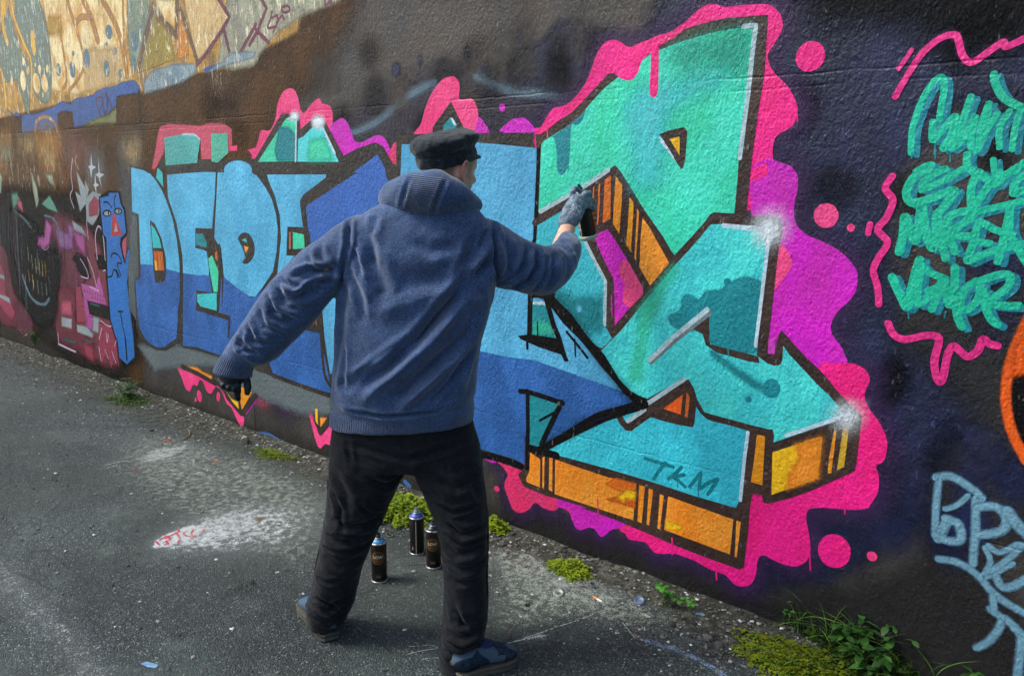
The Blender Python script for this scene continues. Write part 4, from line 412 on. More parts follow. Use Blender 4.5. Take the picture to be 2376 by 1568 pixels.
w|pink_cloud|paint_cloud|pink|c=1;f=0.006|-850,1002 -809,1014 -765,1024 -731,1023 -706,1011 -691,992 -689,970 -696,951 -699,929 -695,908 -681,885 -662,863 -644,841 -628,815 -618,789 -615,760 -618,730 -628,711 -643,696 -635,677 -629,649 -628,619 -634,591 -648,561 -654,547 -700,527 -774,512 -830,496 -848,480 -850,445 -835,392 -827,338 -837,295 -871,262 -911,255 -946,258 -975,263 -975,267 -1001,260 -1013,232 -1014,186 -1029,139 -1057,117 -1086,111 -1109,122 -1133,137 -1164,138 -1203,140 -1252,151 -1301,155 -1350,153 -1409,133 -1443,132 -1479,158 -1515,155 -1559,149 -1578,168 -1607,187 -1628,320 -1059,477 -913,835
w|pink_cloud|paint_cloud|pinkred|c=1;f=0.006|-1570,194 -1602,188 -1643,165 -1679,128 -1698,118 -1728,139 -1757,141 -1796,117 -1826,118 -1846,147 -1868,185 -1871,183 -1913,189 -1948,162 -2004,159 -2053,170 -2087,130 -2133,98 -2184,102 -2216,158 -2232,186 -2233,223 -2216,259 -2239,290 -2269,317 -2098,356 -1693,360 -1484,304
w|pink_cloud|paint_cloud|magenta|c=1|-1602,188 -1643,165 -1679,128 -1698,118 -1728,139 -1757,141 -1796,117 -1826,118 -1846,147 -1868,189 -1919,188 -1914,221 -1689,264 -1542,250
w|pink_cloud|paint_cloud|coral|c=1|-1021,1399 -998,1386 -981,1365 -971,1344 -971,1323 -987,1296 -1007,1264 -1024,1237 -1031,1228 -1025,1359
w|pink_cloud|paint_cloud|pink|f=0.005|-1141,1646 -1079,1668 -1076,1628 -1091,1618 -1138,1601
w|pink_cloud|paint_cloud|magenta|c=1;f=0.006|-2203,1791 -2251,1799 -2272,1806 -2251,1823 -2203,1850 -2168,1854 -2133,1852 -2104,1834 -2081,1809 -2078,1787
w|pink_cloud|paint_dot|magenta|c=1|-2240,1900 -2242,1893 -2246,1887 -2253,1885 -2261,1885 -2267,1888 -2272,1894 -2274,1902 -2272,1909 -2268,1915 -2261,1918 -2253,1917 -2246,1914 -2242,1908
w|pink_cloud|paint_dot|pink|c=1;f=0.008|-925,1970 -940,1957 -960,1951 -980,1954 -997,1966 -1008,1985 -1009,2006 -1001,2025 -986,2039 -966,2044 -946,2040 -929,2028 -919,2010 -917,1990
w|pink_cloud|paint_dot|pinkrose|c=1;f=0.008|-832,1500 -835,1482 -844,1468 -859,1460 -877,1459 -893,1466 -906,1479 -911,1497 -909,1514 -899,1528 -883,1537 -866,1537 -849,1530 -837,1517
w|pink_cloud|paint_dot|pinkrose|c=1;f=0.008|-778,1463 -779,1458 -782,1453 -787,1450 -792,1450 -797,1452 -801,1457 -803,1462 -802,1468 -799,1472 -794,1475 -789,1475 -784,1473 -780,1469
w|pink_cloud|paint_dot|pink|c=1;f=0.008|-708,409 -696,387 -694,360 -702,333 -720,312 -743,301 -767,302 -787,315 -799,338 -801,365 -792,392 -774,413 -751,423 -728,422
w|pink_cloud|paint_dot|pinkrose|c=1;f=0.008|-611,377 -615,371 -622,367 -629,366 -636,369 -640,375 -642,382 -641,390 -636,396 -630,399 -622,400 -616,397 -611,391 -609,384
w|pink_cloud|paint_dot|pinkred|c=1|-2269,184 -2266,178 -2266,172 -2270,166 -2275,162 -2282,160 -2289,161 -2295,165 -2298,171 -2298,178 -2295,184 -2289,188 -2282,190 -2275,188
w|pink_cloud|paint_cloud|magenta|c=1|-2367,315 -2320,321 -2279,318 -2306,298 -2347,301
w|pink_cloud|paint_cloud|pinkred|c=1|-2878,139 -2838,143 -2814,117 -2855,110
w|pink_cloud|paint_cloud|pinkrose|c=1;f=0.006|-4167,1689 -4099,1803 -4061,1862 -3976,1860 -3917,1922 -3890,1995 -3834,2055 -3773,2073 -3725,2060 -3694,2013 -3684,1968 -3657,1939 -3617,1960 -3559,1995 -3512,2006 -3491,1981 -3433,1967 -3409,1929 -3412,1875 -3423,1838 -3376,1739 -3433,1685 -3806,1803
w|pink_cloud|paint_cloud|magenta|c=1;f=0.006|-3432,1849 -3385,1885 -3331,1900 -3290,1876 -3266,1833 -3235,1784 -3185,1778 -3118,1797 -3061,1809 -3014,1795 -2991,1769 -2969,1728 -2963,1682 -3090,1693 -3294,1651 -3378,1712
w|pink_cloud|paint_cloud|pinkred|c=1|-2981,1723 -2929,1773 -2909,1681 -2979,1677
w|pink_cloud|paint_cloud|pinkrose|c=1;f=0.006|-2800,1795 -2755,1852 -2718,1932 -2674,1992 -2618,2035 -2571,2048 -2531,2043 -2505,2009 -2505,1950 -2434,1946 -2402,1908 -2396,1862 -2416,1790 -2568,1775
w|pink_cloud|paint_cloud|magenta||-2419,1790 -2409,1826 -2393,1871 -2365,1852 -2330,1808 -2330,1787
w|pink_cloud|paint_cloud|pinkfaded|f=0.01|-5238,1918 -5120,1935 -4719,1908 -4591,1923 -4446,1911 -4367,1877 -4376,1759 -4623,1685 -4738,1686 -4731,1824 -5180,1834 -5209,1751 -5345,1648 -5391,1648
w|pink_cloud|paint_cloud|pinkrose||-4403,1779 -4320,1783 -4324,1752 -4394,1753
w|pink_cloud|paint_cloud|pinkrose||-4209,1757 -4125,1768 -4132,1701
w|pink_cloud|paint_cloud|pinkrose|c=1;f=0.006|-5284,301 -5182,278 -4966,268 -4790,238 -4698,218 -4637,185 -4517,105 -4442,91 -4449,32 -4476,19 -4512,33 -4580,115 -4642,140 -4687,205 -4749,238 -4826,172 -4881,177 -4928,237 -4970,237 -5005,193 -5063,190 -5115,134 -5172,147 -5220,225
w|pink_cloud|paint_dot|pinkrose|c=1|-4955,132 -4956,113 -4963,97 -4975,85 -4989,81 -5003,86 -5014,98 -5019,115 -5018,134 -5011,150 -4999,161 -4984,165 -4971,160 -4960,148
w|pink_cloud|paint_dot|pinkrose|c=1|-4715,170 -4719,155 -4727,142 -4738,133 -4748,131 -4757,136 -4762,147 -4762,161 -4758,177 -4750,190 -4739,198 -4729,200 -4720,195 -4716,185
w|pink_cloud|paint_dot|pinkrose|c=1|-5030,88 -5033,81 -5037,75 -5042,71 -5047,70 -5052,72 -5054,77 -5054,83 -5052,91 -5048,97 -5043,101 -5037,102 -5033,100 -5031,95
w|pink_cloud|paint_cloud|magenta|f=0.006|-4241,259 -4289,215 -4403,114 -4435,99 -4316,231 -4251,285
w|pink_cloud|paint_cloud|pinkrose|c=1;f=0.006|-3787,291 -3734,295 -3706,255 -3671,184 -3633,139 -3537,225 -3497,240 -3520,113 -3596,95 -3639,59 -3668,72 -3695,126 -3729,224 -3758,257 -3789,264
w|pink_cloud|paint_spray|magenta|c=1;f=0.09;a=0.6|-3927,344 -3939,310 -3968,279 -4008,257 -4051,249 -4089,256 -4114,277 -4121,309 -4108,344 -4078,375 -4037,397 -3995,404 -3958,396 -3934,375
w|pink_cloud|paint_spray|purplehaze|c=1;f=0.12;a=0.6|-3788,278 -3805,249 -3849,219 -3912,195 -3982,180 -4045,179 -4087,192 -4101,216 -4082,247 -4035,277 -3971,301 -3901,314 -3841,314 -3801,301
w|pink_cloud|paint_spray|pinkrose|c=1;f=0.1;a=0.35|-4143,264 -4151,244 -4173,225 -4202,211 -4234,205 -4263,208 -4281,219 -4287,236 -4278,256 -4256,275 -4226,289 -4194,294 -4166,291 -4148,280
w|blue_lettering|paint_mist|fog|f=0.06|-5841,361 -5187,454 -4580,455 -4051,456 -3512,420 -3520,292 -3809,233 -4163,245 -4449,276 -4748,370 -5090,315 -5602,200
w|blue_lettering|paint_outline|outline||-5702,1670 -5527,1662 -5410,1626 -5300,1562 -5223,1492 -5185,1634 -4588,1667 -4329,1710 -4136,1666 -4245,630 -4605,441 -5011,446 -5172,438 -5179,487 -5278,434 -5410,376 -5556,362 -5700,382 -5794,418 -5836,509 -5799,835 -5710,859 -5637,1334 -5741,1346
w|blue_lettering|paint_mist|fog|f=0.03;a=0.8|-5744,1330 -5663,1326 -5723,882 -5797,844 -5819,551 -5927,621 -5879,948
w|blue_lettering|paint_outline|outline||-4151,1690 -3468,1670 -3217,1748 -3084,1775 -3021,1755 -2931,1641 -2925,1809 -2082,1794 -2072,1088 -2135,306 -2428,319 -2881,235 -3409,214 -3542,427 -4239,419 -4576,484 -4353,1112
w|blue_lettering|paint_fill|sky||-5691,1659 -5515,1640 -5412,1612 -5344,1569 -5279,1512 -5230,1449 -5162,1329 -5126,1195 -5113,1022 -5123,963 -5280,972 -5494,984 -5679,979 -5637,1334 -5735,1350
w|blue_lettering|paint_fill|cobalt||-5678,979 -5493,986 -5280,972 -5121,963 -5139,821 -5182,704 -5238,494 -5311,464 -5421,404 -5535,388 -5631,396 -5716,428 -5787,499 -5795,635 -5782,853 -5704,868
w|blue_lettering|paint_outline|outline||-5480,1303 -5411,1276 -5335,1183 -5297,1053 -5304,955 -5340,884 -5421,862 -5483,864 -5487,978 -5476,1168
w|blue_lettering|paint_fill|teal||-5466,1270 -5417,1242 -5366,1182 -5344,1115 -5469,1107
w|blue_lettering|paint_fill|orangedark||-5467,1087 -5336,1089 -5337,960 -5465,950
w|blue_lettering|paint_line|outline|l=1;w=0.0066|-5419,1082 -5413,1014 -5421,949
w|blue_lettering|paint_line|outline|l=1;w=0.0065|-5375,1084 -5370,1017 -5378,953
w|blue_lettering|paint_line|outline|l=1;w=0.0065|-5352,1086 -5346,1019 -5354,955
w|blue_lettering|paint_fill|yellow||-5464,1026 -5434,1013 -5433,954 -5465,951
w|blue_lettering|paint_fill|sky||-5186,1609 -4975,1620 -4569,1633 -4616,1450 -4662,1247 -4713,1210 -4744,976 -4866,966 -5076,963 -5065,1083 -5110,1296 -5199,1464
w|blue_lettering|paint_fill|cobalt||-5074,962 -4866,966 -4738,977 -4589,972 -4618,747 -4518,731 -4535,590 -4245,630 -4350,477 -4668,457 -4979,469 -5158,451 -5115,712
w|blue_lettering|paint_fill|sky||-4552,1634 -4502,1657 -4390,1685 -4264,1666 -4142,1610 -4217,893 -4281,886 -4421,926 -4563,981 -4572,1157 -4646,1221
w|blue_lettering|paint_fill|sky||-4141,1617 -4100,1586 -4050,1544 -3991,1478 -3957,1393 -3949,1308 -3971,1183 -4021,1060 -4142,952 -4242,877
w|blue_lettering|paint_fill|cobalt||-4563,981 -4421,926 -4270,881 -4217,893 -3980,1031 -3889,850 -3959,669 -4269,626 -4245,630 -4535,590 -4518,731 -4615,747
w|blue_lettering|paint_line|outline|l=1;w=0.0147|-4566,1641 -4599,1484 -4633,1370 -4668,1233
w|blue_lettering|paint_outline|outline||-4870,1273 -4645,1280 -4666,1220 -4697,1211 -4694,1136 -4587,1190 -4570,1158 -4610,908 -4651,743 -4517,738 -4521,709 -4548,588 -4568,586 -4546,706 -4943,724 -4915,866 -4720,863 -4750,1129 -4788,1138 -4889,1143
w|blue_lettering|paint_fill|tealdeep||-4868,1237 -4784,1242 -4736,1182 -4753,1154 -4879,1166
w|blue_lettering|paint_fill|mint||-4736,1085 -4687,1110 -4623,1011 -4652,880 -4699,872 -4728,1002
w|blue_lettering|paint_fill|teal||-4910,837 -4664,870 -4679,753 -4880,759 -4917,789
w|blue_lettering|paint_fill|orangedark||-4653,1125 -4625,1144 -4621,1076 -4651,1090
w|blue_lettering|paint_outline|outline|c=1|-4372,1236 -4333,1264 -4285,1273 -4235,1259 -4198,1207 -4203,1155 -4243,1107 -4301,1083 -4341,1090 -4308,1122 -4331,1179 -4357,1210
w|blue_lettering|paint_fill|teal||-4332,1225 -4289,1240 -4272,1214
w|blue_lettering|paint_fill|orange||-4312,1192 -4258,1187 -4299,1150
w|blue_lettering|paint_line|outline|l=1;w=0.0262|-4136,1660 -4034,1587 -3978,1503 -3936,1388 -3933,1284 -3971,1127 -4035,1020
w|blue_lettering|paint_fill|sky||-4035,1635 -3473,1643 -3484,1602 -3691,1508 -3724,1472 -3705,1331 -3847,1328 -3877,1164 -3789,1170 -3978,1044 -3921,1260 -3920,1389 -3962,1503 -4013,1581
w|blue_lettering|paint_fill|bluemid||-3671,1447 -3443,1541 -3235,1626 -3065,1719 -2990,1590 -2959,1580 -2946,1281 -3653,1239
w|blue_lettering|paint_line|outline|l=1;w=0.0217|-3019,1668 -2985,1616 -2959,1570
w|blue_lettering|paint_line|outline|l=1;st=1;w=0.0345|-3704,1473 -3672,1244
w|blue_lettering|paint_outline|outline||-3852,1328 -3647,1313 -3643,1240 -3779,1168 -3877,1163
w|blue_lettering|paint_fill|mint||-3803,1300 -3701,1292 -3699,1215 -3811,1204
w|blue_lettering|paint_fill|rustline||-3839,1301 -3822,1301 -3830,1203 -3848,1202
w|blue_lettering|paint_fill|skydeep||-3566,938 -3289,1091 -3307,758 -3411,562 -3518,526 -3553,725
w|blue_lettering|paint_fill|gold||-3700,816 -3652,852 -3648,797 -3686,805
w|blue_lettering|paint_line|rustline|l=1;st=1;w=0.0095|-3631,867 -3625,794
w|blue_lettering|paint_fill|cobalt||-4128,646 -3792,748 -3600,748 -3592,719 -3588,720 -3517,463 -3520,416 -3820,410 -4080,438 -4128,525 -4261,477 -4381,479
w|blue_lettering|paint_line|outline|l=1;w=0.0268|-3578,928 -3583,720 -3567,516 -3513,457
w|blue_lettering|paint_line|outline|l=1;w=0.0281|-4334,469 -4263,463 -4092,426 -3767,406 -3497,398
w|blue_lettering|paint_line|outline|l=1;st=1;w=0.027|-4146,522 -4109,430
w|blue_lettering|paint_line|outline|l=1;st=1;w=0.0786|-5245,1674 -4364,1665 -3640,1669 -3336,1668
w|blue_lettering|paint_fill|tealfaded||-5185,1848 -4937,1865 -4803,1865 -4727,1833 -4790,1685 -5194,1669
w|blue_lettering|paint_fill|mintfaded||-4599,1859 -4411,1857 -4419,1741 -4548,1685 -4616,1692
w|blue_lettering|paint_highlight|ice|l=1;w=0.0233;soft=1|-4938,1862 -4804,1858 -4737,1830
w|blue_lettering|paint_fill|teal||-5306,1655 -5245,1626 -5247,1527 -5340,1590
w|blue_lettering|paint_fill|sky|c=1|-4176,1640 -4194,1616 -4237,1596 -4298,1585 -4366,1584 -4427,1595 -4468,1615 -4480,1640 -4461,1665 -4416,1684 -4353,1695 -4285,1694 -4227,1683 -4188,1664
w|blue_lettering|paint_outline|outline||-4156,1689 -3854,1945 -3695,1944 -3691,1854 -3673,1862 -3584,1903 -3531,1923 -3474,1891 -3309,1689 -3078,1773 -3047,1766 -3016,1734 -2957,1630 -3348,1619 -4163,1615
w|blue_lettering|paint_fill|bluemid||-3260,1630 -3174,1667 -3065,1718 -3011,1651 -3005,1610
w|blue_lettering|paint_fill|mint||-4111,1687 -3816,1915 -3715,1936 -3736,1689
w|blue_lettering|paint_shade|tealdeep|f=0.03|-3934,1747 -3881,1874 -3800,1871 -3734,1830 -3745,1692 -3918,1693
w|blue_lettering|paint_fill|aqua||-3711,1806 -3667,1816 -3587,1859 -3530,1879 -3490,1856 -3369,1683 -3728,1686
w|blue_lettering|paint_shade|mint|f=0.05|-3611,1798 -3480,1806 -3415,1695 -3638,1691
w|blue_lettering|paint_highlight|ice|l=1;st=1;w=0.0135|-3796,1914 -3719,1917 -3746,1689
w|blue_lettering|paint_highlight|ice|l=1;st=1;w=0.0154|-3494,1861 -3399,1725
w|blue_lettering|paint_glow|white|c=1;f=0.05|-3479,1888 -3485,1875 -3499,1865 -3520,1860 -3542,1861 -3563,1868 -3576,1879 -3580,1892 -3574,1905 -3559,1915 -3538,1920 -3516,1919 -3496,1912 -3483,1901
w|blue_lettering|paint_glow|white|c=1;f=0.04|-3697,1924 -3701,1916 -3713,1910 -3729,1906 -3746,1907 -3762,1911 -3772,1919 -3775,1927 -3770,1936 -3759,1942 -3743,1945 -3726,1945 -3710,1940 -3700,1933
w|blue_lettering|paint_outline|outline||-2677,1835 -2559,1941 -2477,1819 -2481,1726 -2679,1729
w|blue_lettering|paint_fill|tealdeep||-2608,1840 -2561,1873 -2525,1839 -2526,1774 -2609,1776
w|blue_lettering|paint_highlight|ice||-2563,1871 -2550,1872 -2523,1839 -2540,1837
w|blue_lettering|paint_fill|skydeep||-2887,1762 -2568,1751 -2644,1350 -2921,1336 -2899,1647
w|blue_lettering|paint_fill|skydeep||-2426,1763 -2065,1731 -2072,1545 -2080,1346 -2096,1104 -2021,1112 -1951,1060 -1831,961 -1714,859 -1600,765 -1819,792 -2068,825 -2480,808 -2473,1764
w|blue_lettering|paint_fill|cobalt||-2508,823 -2195,823 -2068,831 -1820,799 -1612,772 -1543,736 -1703,656 -1809,587 -1920,504 -2009,439 -2105,338 -2192,350 -2378,348 -2880,294
w|blue_lettering|paint_line|black|l=1;w=0.034|-2601,301 -2359,325 -2191,329 -2105,317
w|teal_lettering|paint_outline|outline2||-2075,1786 -2047,1787 -2003,1809 -1965,1833 -1892,1867 -1846,1902 -1792,1947 -1758,1973 -1729,1999 -1710,2001 -1617,2021 -1581,2041 -1546,2060 -1511,2076 -1490,2090 -1456,2100 -1415,2126 -1374,2134 -1313,2142 -1254,2146 -1178,2142 -1113,2140 -1112,1951 -1123,1848 -1135,1689 -1137,1646 -1141,1555 -1142,1489 -1065,1488 -1024,1482 -1015,1468 -1015,1418 -1019,1396 -1023,1329 -1025,1255 -1028,1161 -1032,1070 -1030,1014 -1006,1016 -1002,1055 -997,1086 -987,1104 -943,1063 -899,1024 -853,990 -818,959 -784,924 -750,893 -728,876 -703,855 -703,825 -703,751 -704,694 -708,662 -774,611 -843,557 -915,509 -990,468 -1008,469 -1014,494 -1050,488 -1055,435 -1056,323 -1062,192 -1083,180 -1238,184 -1352,190 -1490,204 -1608,214 -1721,219 -1798,218 -1769,228 -1895,226 -2002,222 -2120,232 -2133,249 -2153,281 -2115,321 -2117,475 -2001,400 -1542,719 -1721,858 -1831,960 -1956,1078 -2049,1109 -2057,1633
w|teal_lettering|paint_fill|tealgrad||-2044,1743 -2030,1760 -1992,1777 -1901,1818 -1845,1857 -1805,1896 -1757,1937 -1714,1966 -1676,1987 -1639,1992 -1585,2032 -1548,2054 -1510,2065 -1463,2077 -1413,2088 -1351,2098 -1291,2106 -1233,2109 -1175,2106 -1152,2090 -1157,2057 -1160,2002 -1162,1919 -1171,1829 -1177,1743 -1183,1682 -1182,1646 -1184,1551 -1186,1495 -1216,1494 -1265,1496 -1277,1488 -1300,1456 -1332,1420 -1369,1379 -1411,1333 -1425,1348 -1464,1402 -1512,1456 -1562,1514 -1612,1582 -1662,1642 -1683,1661 -1712,1644 -1852,1564 -1899,1544 -1980,1503 -2054,1469 -2049,1603
w|teal_lettering|paint_shade|aqua|c=1;f=0.12;a=0.8|-1648,1872 -1581,1938 -1448,1945 -1324,1984 -1242,1960 -1360,1895 -1464,1845 -1481,1750 -1496,1595 -1589,1594 -1619,1753
w|teal_lettering|paint_shade|sea|f=0.1;a=0.7|-1463,2075 -1331,2098 -1182,2100 -1180,1955 -1284,1998 -1408,2008 -1487,2029
w|teal_lettering|paint_drip|tealdeep||-1986,1776 -1901,1820 -1850,1853 -1820,1880 -1806,1895 -1825,1873 -1834,1853 -1841,1832 -1854,1821 -1869,1816 -1891,1820 -1896,1801 -1898,1718 -1903,1647 -1915,1647 -1920,1632 -1934,1622 -1950,1625 -1958,1638 -1962,1655 -1965,1719 -1972,1757
w|teal_lettering|paint_drip|pink|c=1|-1726,2026 -1683,1987 -1647,1971 -1619,1972 -1597,1993 -1587,2022 -1578,2037 -1548,2057 -1544,2042 -1544,1981 -1545,1925 -1534,1906 -1521,1903 -1510,1923 -1510,1979 -1512,2065 -1511,2079 -1490,2092 -1566,2103 -1679,2068
w|teal_lettering|paint_outline|outline2||-1496,1770 -1465,1782 -1396,1793 -1383,1778 -1386,1680 -1393,1649 -1403,1648 -1434,1688
w|teal_lettering|paint_fill|yellow||-1453,1753 -1413,1761 -1410,1695
w|teal_lettering|paint_highlight|ice||-1495,1764 -1482,1754 -1434,1692 -1425,1672 -1443,1692 -1490,1743
w|teal_lettering|paint_highlight|icegrey|l=1;st=1;w=0.0165|-1195,2112 -1151,2112 -1156,2050 -1164,1885 -1170,1814 -1179,1682
w|teal_lettering|paint_fill|aquadeep||-2056,1439 -1925,1494 -1831,1400 -1809,1357 -1771,1295 -1722,1221 -1714,1182 -1714,1033 -1704,1026 -1672,982 -1719,935 -1738,938 -1825,979 -1887,1062 -1990,1133 -2063,1338 -2080,1360
w|teal_lettering|paint_shade|tealdeep|f=0.07;a=0.85|-1962,1168 -1872,1122 -1724,1138 -1719,1006 -1793,996 -1893,1070 -1961,1118
w|teal_lettering|paint_dot|sky|c=1;f=0.01|-1822,1085 -1823,1079 -1826,1074 -1831,1071 -1836,1070 -1841,1072 -1845,1077 -1846,1082 -1845,1088 -1842,1093 -1837,1097 -1832,1097 -1827,1095 -1824,1091
w|teal_lettering|paint_highlight|icegrey|l=1;st=1;w=0.0182|-2045,1472 -1905,1540 -1857,1560 -1712,1643
w|teal_lettering|paint_highlight|icegrey|l=1;st=1;w=0.0152|-1814,1361 -1771,1295 -1711,1209 -1709,1034
w|teal_lettering|paint_fill|magenta||-1774,1389 -1708,1414 -1672,1374 -1610,1298 -1540,1197 -1539,1170 -1592,1117 -1661,1035 -1665,1144 -1673,1221 -1697,1257 -1735,1315
w|teal_lettering|paint_fill|coral|c=1|-1639,1294 -1612,1296 -1573,1246 -1541,1197 -1541,1171 -1564,1146 -1592,1118 -1617,1127 -1628,1141 -1626,1169 -1620,1200 -1631,1220 -1647,1240 -1648,1266
w|teal_lettering|paint_stripe|orangedark||-1782,1576 -1776,1578 -1777,1508 -1780,1440 -1785,1457 -1784,1508
w|teal_lettering|paint_stripe|orangedark||-1758,1578 -1750,1595 -1748,1522 -1753,1429 -1760,1429 -1757,1509
w|teal_lettering|paint_stripe|orangedark||-1729,1605 -1701,1622 -1697,1456 -1733,1438
w|teal_lettering|paint_stripe|orangeyel||-1679,1620 -1647,1584 -1648,1512 -1654,1400 -1684,1436 -1684,1503 -1681,1565
w|teal_lettering|paint_stripe|yelorange||-1614,1541 -1595,1522 -1594,1473 -1599,1334 -1622,1360 -1616,1451
w|teal_lettering|paint_stripe|orange||-1578,1498 -1569,1486 -1571,1404 -1575,1300 -1582,1312 -1580,1404
w|teal_lettering|paint_stripe|orange||-1553,1466 -1525,1435 -1431,1303 -1508,1210 -1558,1277 -1558,1384
w|teal_lettering|paint_fill|aquagrad||-1272,1452 -1226,1456 -1063,1454 -1047,1405 -1069,1285 -1073,1133 -1069,1003 -1028,980 -1004,976 -982,983 -977,1000 -978,1051 -955,1024 -902,979 -852,935 -807,902 -768,865 -760,855 -774,825 -947,723 -987,699 -985,725 -993,747 -1010,744 -1061,746 -1122,749 -1229,755 -1256,758 -1288,802 -1327,867 -1346,871 -1435,811 -1499,764 -1538,769 -1579,783 -1630,819 -1684,878 -1723,922 -1671,978 -1634,1016 -1410,1292 -1352,1356
w|teal_lettering|paint_shade|mint|f=0.06;a=0.75|-1413,1292 -1386,1282 -1453,1187 -1515,1004 -1531,828 -1580,828 -1548,999 -1553,1113
w|teal_lettering|paint_shade|tealdeep|c=1;f=0.012|-1421,1101 -1403,1113 -1373,1137 -1371,1170 -1358,1188 -1336,1191 -1319,1184 -1301,1178 -1281,1204 -1265,1214 -1244,1218 -1223,1221 -1203,1239 -1172,1257 -1137,1275 -1097,1271 -1071,1255 -1070,1167 -1075,1064 -1083,1011 -1222,1011 -1290,1062 -1355,1053 -1410,1071
w|teal_lettering|paint_dot|tealdeep|c=1;f=0.006|-1182,1254 -1183,1248 -1187,1243 -1192,1240 -1198,1239 -1204,1241 -1209,1246 -1210,1252 -1209,1258 -1206,1263 -1200,1266 -1194,1267 -1188,1264 -1184,1260
w|teal_lettering|paint_shade|tealdeep|l=1;w=0.0481;soft=1;a=0.8|-1229,982 -1155,941 -1071,900 -1011,887
w|teal_lettering|paint_dot|tealdeep|c=1;f=0.006|-1076,841 -1077,835 -1080,830 -1085,827 -1091,826 -1096,827 -1100,831 -1102,836 -1101,842 -1097,847 -1092,850 -1087,851 -1081,850 -1078,846
w|teal_lettering|paint_dot|tealdeep|c=1;f=0.006|-976,899 -978,883 -986,869 -998,860 -1012,858 -1025,862 -1035,873 -1039,887 -1037,903 -1029,917 -1017,926 -1003,928 -990,924 -981,913
w|teal_lettering|paint_outline|outline2||-1316,1067 -1259,1131 -1252,1040 -1248,1018 -1159,1009 -1064,1001 -1057,977 -1096,977 -1221,991 -1265,1013 -1280,1052 -1307,1060
w|teal_lettering|paint_shadow|stone|l=1;st=1;w=0.0173|-1255,1135 -1398,1006 -1491,910
w|teal_lettering|paint_highlight|icegrey|l=1;st=1;w=0.0182|-1267,1145 -1399,1023 -1497,920
w|teal_lettering|paint_highlight|ice|l=1;st=1;w=0.016|-1225,1451 -1129,1446 -1062,1445
w|teal_lettering|paint_highlight|ice|l=1;st=1;w=0.013|-1056,1416 -1063,1282 -1071,1129 -1076,1036
w|teal_lettering|paint_fill|magenta3||-1032,1070 -1006,1077 -1005,1017 -1030,1016
w|teal_lettering|paint_highlight|ice|l=1;st=1;w=0.0134|-944,735 -861,782 -762,841
w|teal_lettering|paint_fill|aqua2||-1976,441 -1902,508 -1813,566 -1716,620 -1631,658 -1623,635 -1591,612 -1566,616 -1523,656 -1481,692 -1418,687 -1358,686 -1299,689 -1293,709 -1294,776 -1271,751 -1248,735 -1226,729 -1162,728 -1075,722 -1079,664 -1088,558 -1097,450 -1107,418 -1139,417 -1274,418 -1463,426 -1667,429 -1831,427 -1935,426
w|teal_lettering|paint_highlight|ice|l=1;st=1;w=0.0132|-1082,716 -1088,620 -1093,451
w|teal_lettering|paint_outline|outline2||-1499,728 -1327,872 -1303,842 -1288,803 -1290,777 -1293,704 -1299,689 -1358,686 -1418,687 -1481,692 -1566,616 -1581,614 -1623,635 -1636,657 -1575,713
w|teal_lettering|paint_fill|aqua2||-1611,671 -1535,712 -1509,721 -1587,642
w|teal_lettering|paint_fill|orangered||-1426,737 -1348,808 -1351,728
w|teal_lettering|paint_stripe|orangedark||-1332,820 -1318,806 -1322,723 -1335,724
w|teal_lettering|paint_highlight|icegrey|l=1;st=1;w=0.017|-1495,746 -1343,871
w|teal_lettering|paint_highlight|icegrey|l=1;st=1;w=0.017|-1585,652 -1509,717
w|teal_lettering|paint_stripe|orange||-2085,403 -2060,396 -2026,384 -2026,252 -2102,257 -2105,277 -2087,313
w|teal_lettering|paint_stripe|orange||-2014,397 -2002,403 -2003,248 -2013,255
w|teal_lettering|paint_stripe|orange||-1976,407 -1958,406 -1957,250 -1976,255
w|teal_lettering|paint_stripe|orange||-1944,404 -1831,398 -1666,392 -1534,400 -1541,239 -1721,240 -1943,243
w|teal_lettering|paint_stripe|yelorange||-1520,398 -1494,398 -1501,238 -1521,239
w|teal_lettering|paint_stripe|yelorange||-1476,395 -1456,395 -1467,238 -1479,239
w|teal_lettering|paint_stripe|orange||-1425,385 -1407,383 -1417,237 -1429,237
w|teal_lettering|paint_stripe|orange||-1388,386 -1115,369 -1119,227 -1398,241
w|teal_lettering|paint_stripe|orange||-1103,368 -1085,368 -1092,224 -1100,224
w|teal_lettering|paint_stripe|amber2||-1048,716 -1018,716 -1014,531 -1058,533 -1052,617
w|teal_lettering|paint_stripe|yellow||-987,663 -893,718 -821,760 -820,685 -823,606 -979,504
w|teal_lettering|paint_stripe|yelorange||-784,787 -776,791 -780,638 -792,633 -792,692
w|teal_lettering|paint_stripe|yellowdull||-756,804 -737,813 -741,669 -763,652
w|teal_lettering|paint_streak|orangedark|f=0.012|-1675,360 -1634,399 -1536,399 -1535,295 -1678,292 -1621,318 -1585,346 -1632,348
w|teal_lettering|paint_streak|yellow|f=0.015|-1621,318 -1576,363 -1535,365 -1538,326 -1579,324 -1589,303
w|teal_lettering|paint_streak|orange|f=0.03|-907,709 -821,759 -823,607 -925,543 -922,600 -889,668
w|teal_lettering|paint_streak|yellow|f=0.012|-1395,282 -1366,283 -1320,280 -1331,261 -1389,245
w|teal_lettering|paint_tag|tealtag|l=1;st=1;w=0.0149;f=0.003|-1497,516 -1453,514 -1372,512
w|teal_lettering|paint_tag|tealtag|l=1;st=1;w=0.015;f=0.003|-1407,521 -1432,484 -1455,441
w|teal_lettering|paint_tag|tealtag|l=1;st=1;w=0.0147;f=0.003|-1337,519 -1365,483 -1392,458
w|teal_lettering|paint_tag|tealtag|l=1;st=1;w=0.0146;f=0.003|-1324,492 -1374,469 -1350,464 -1317,444
w|teal_lettering|paint_tag|tealtag|l=1;st=1;w=0.0143;f=0.003|-1299,449 -1255,517
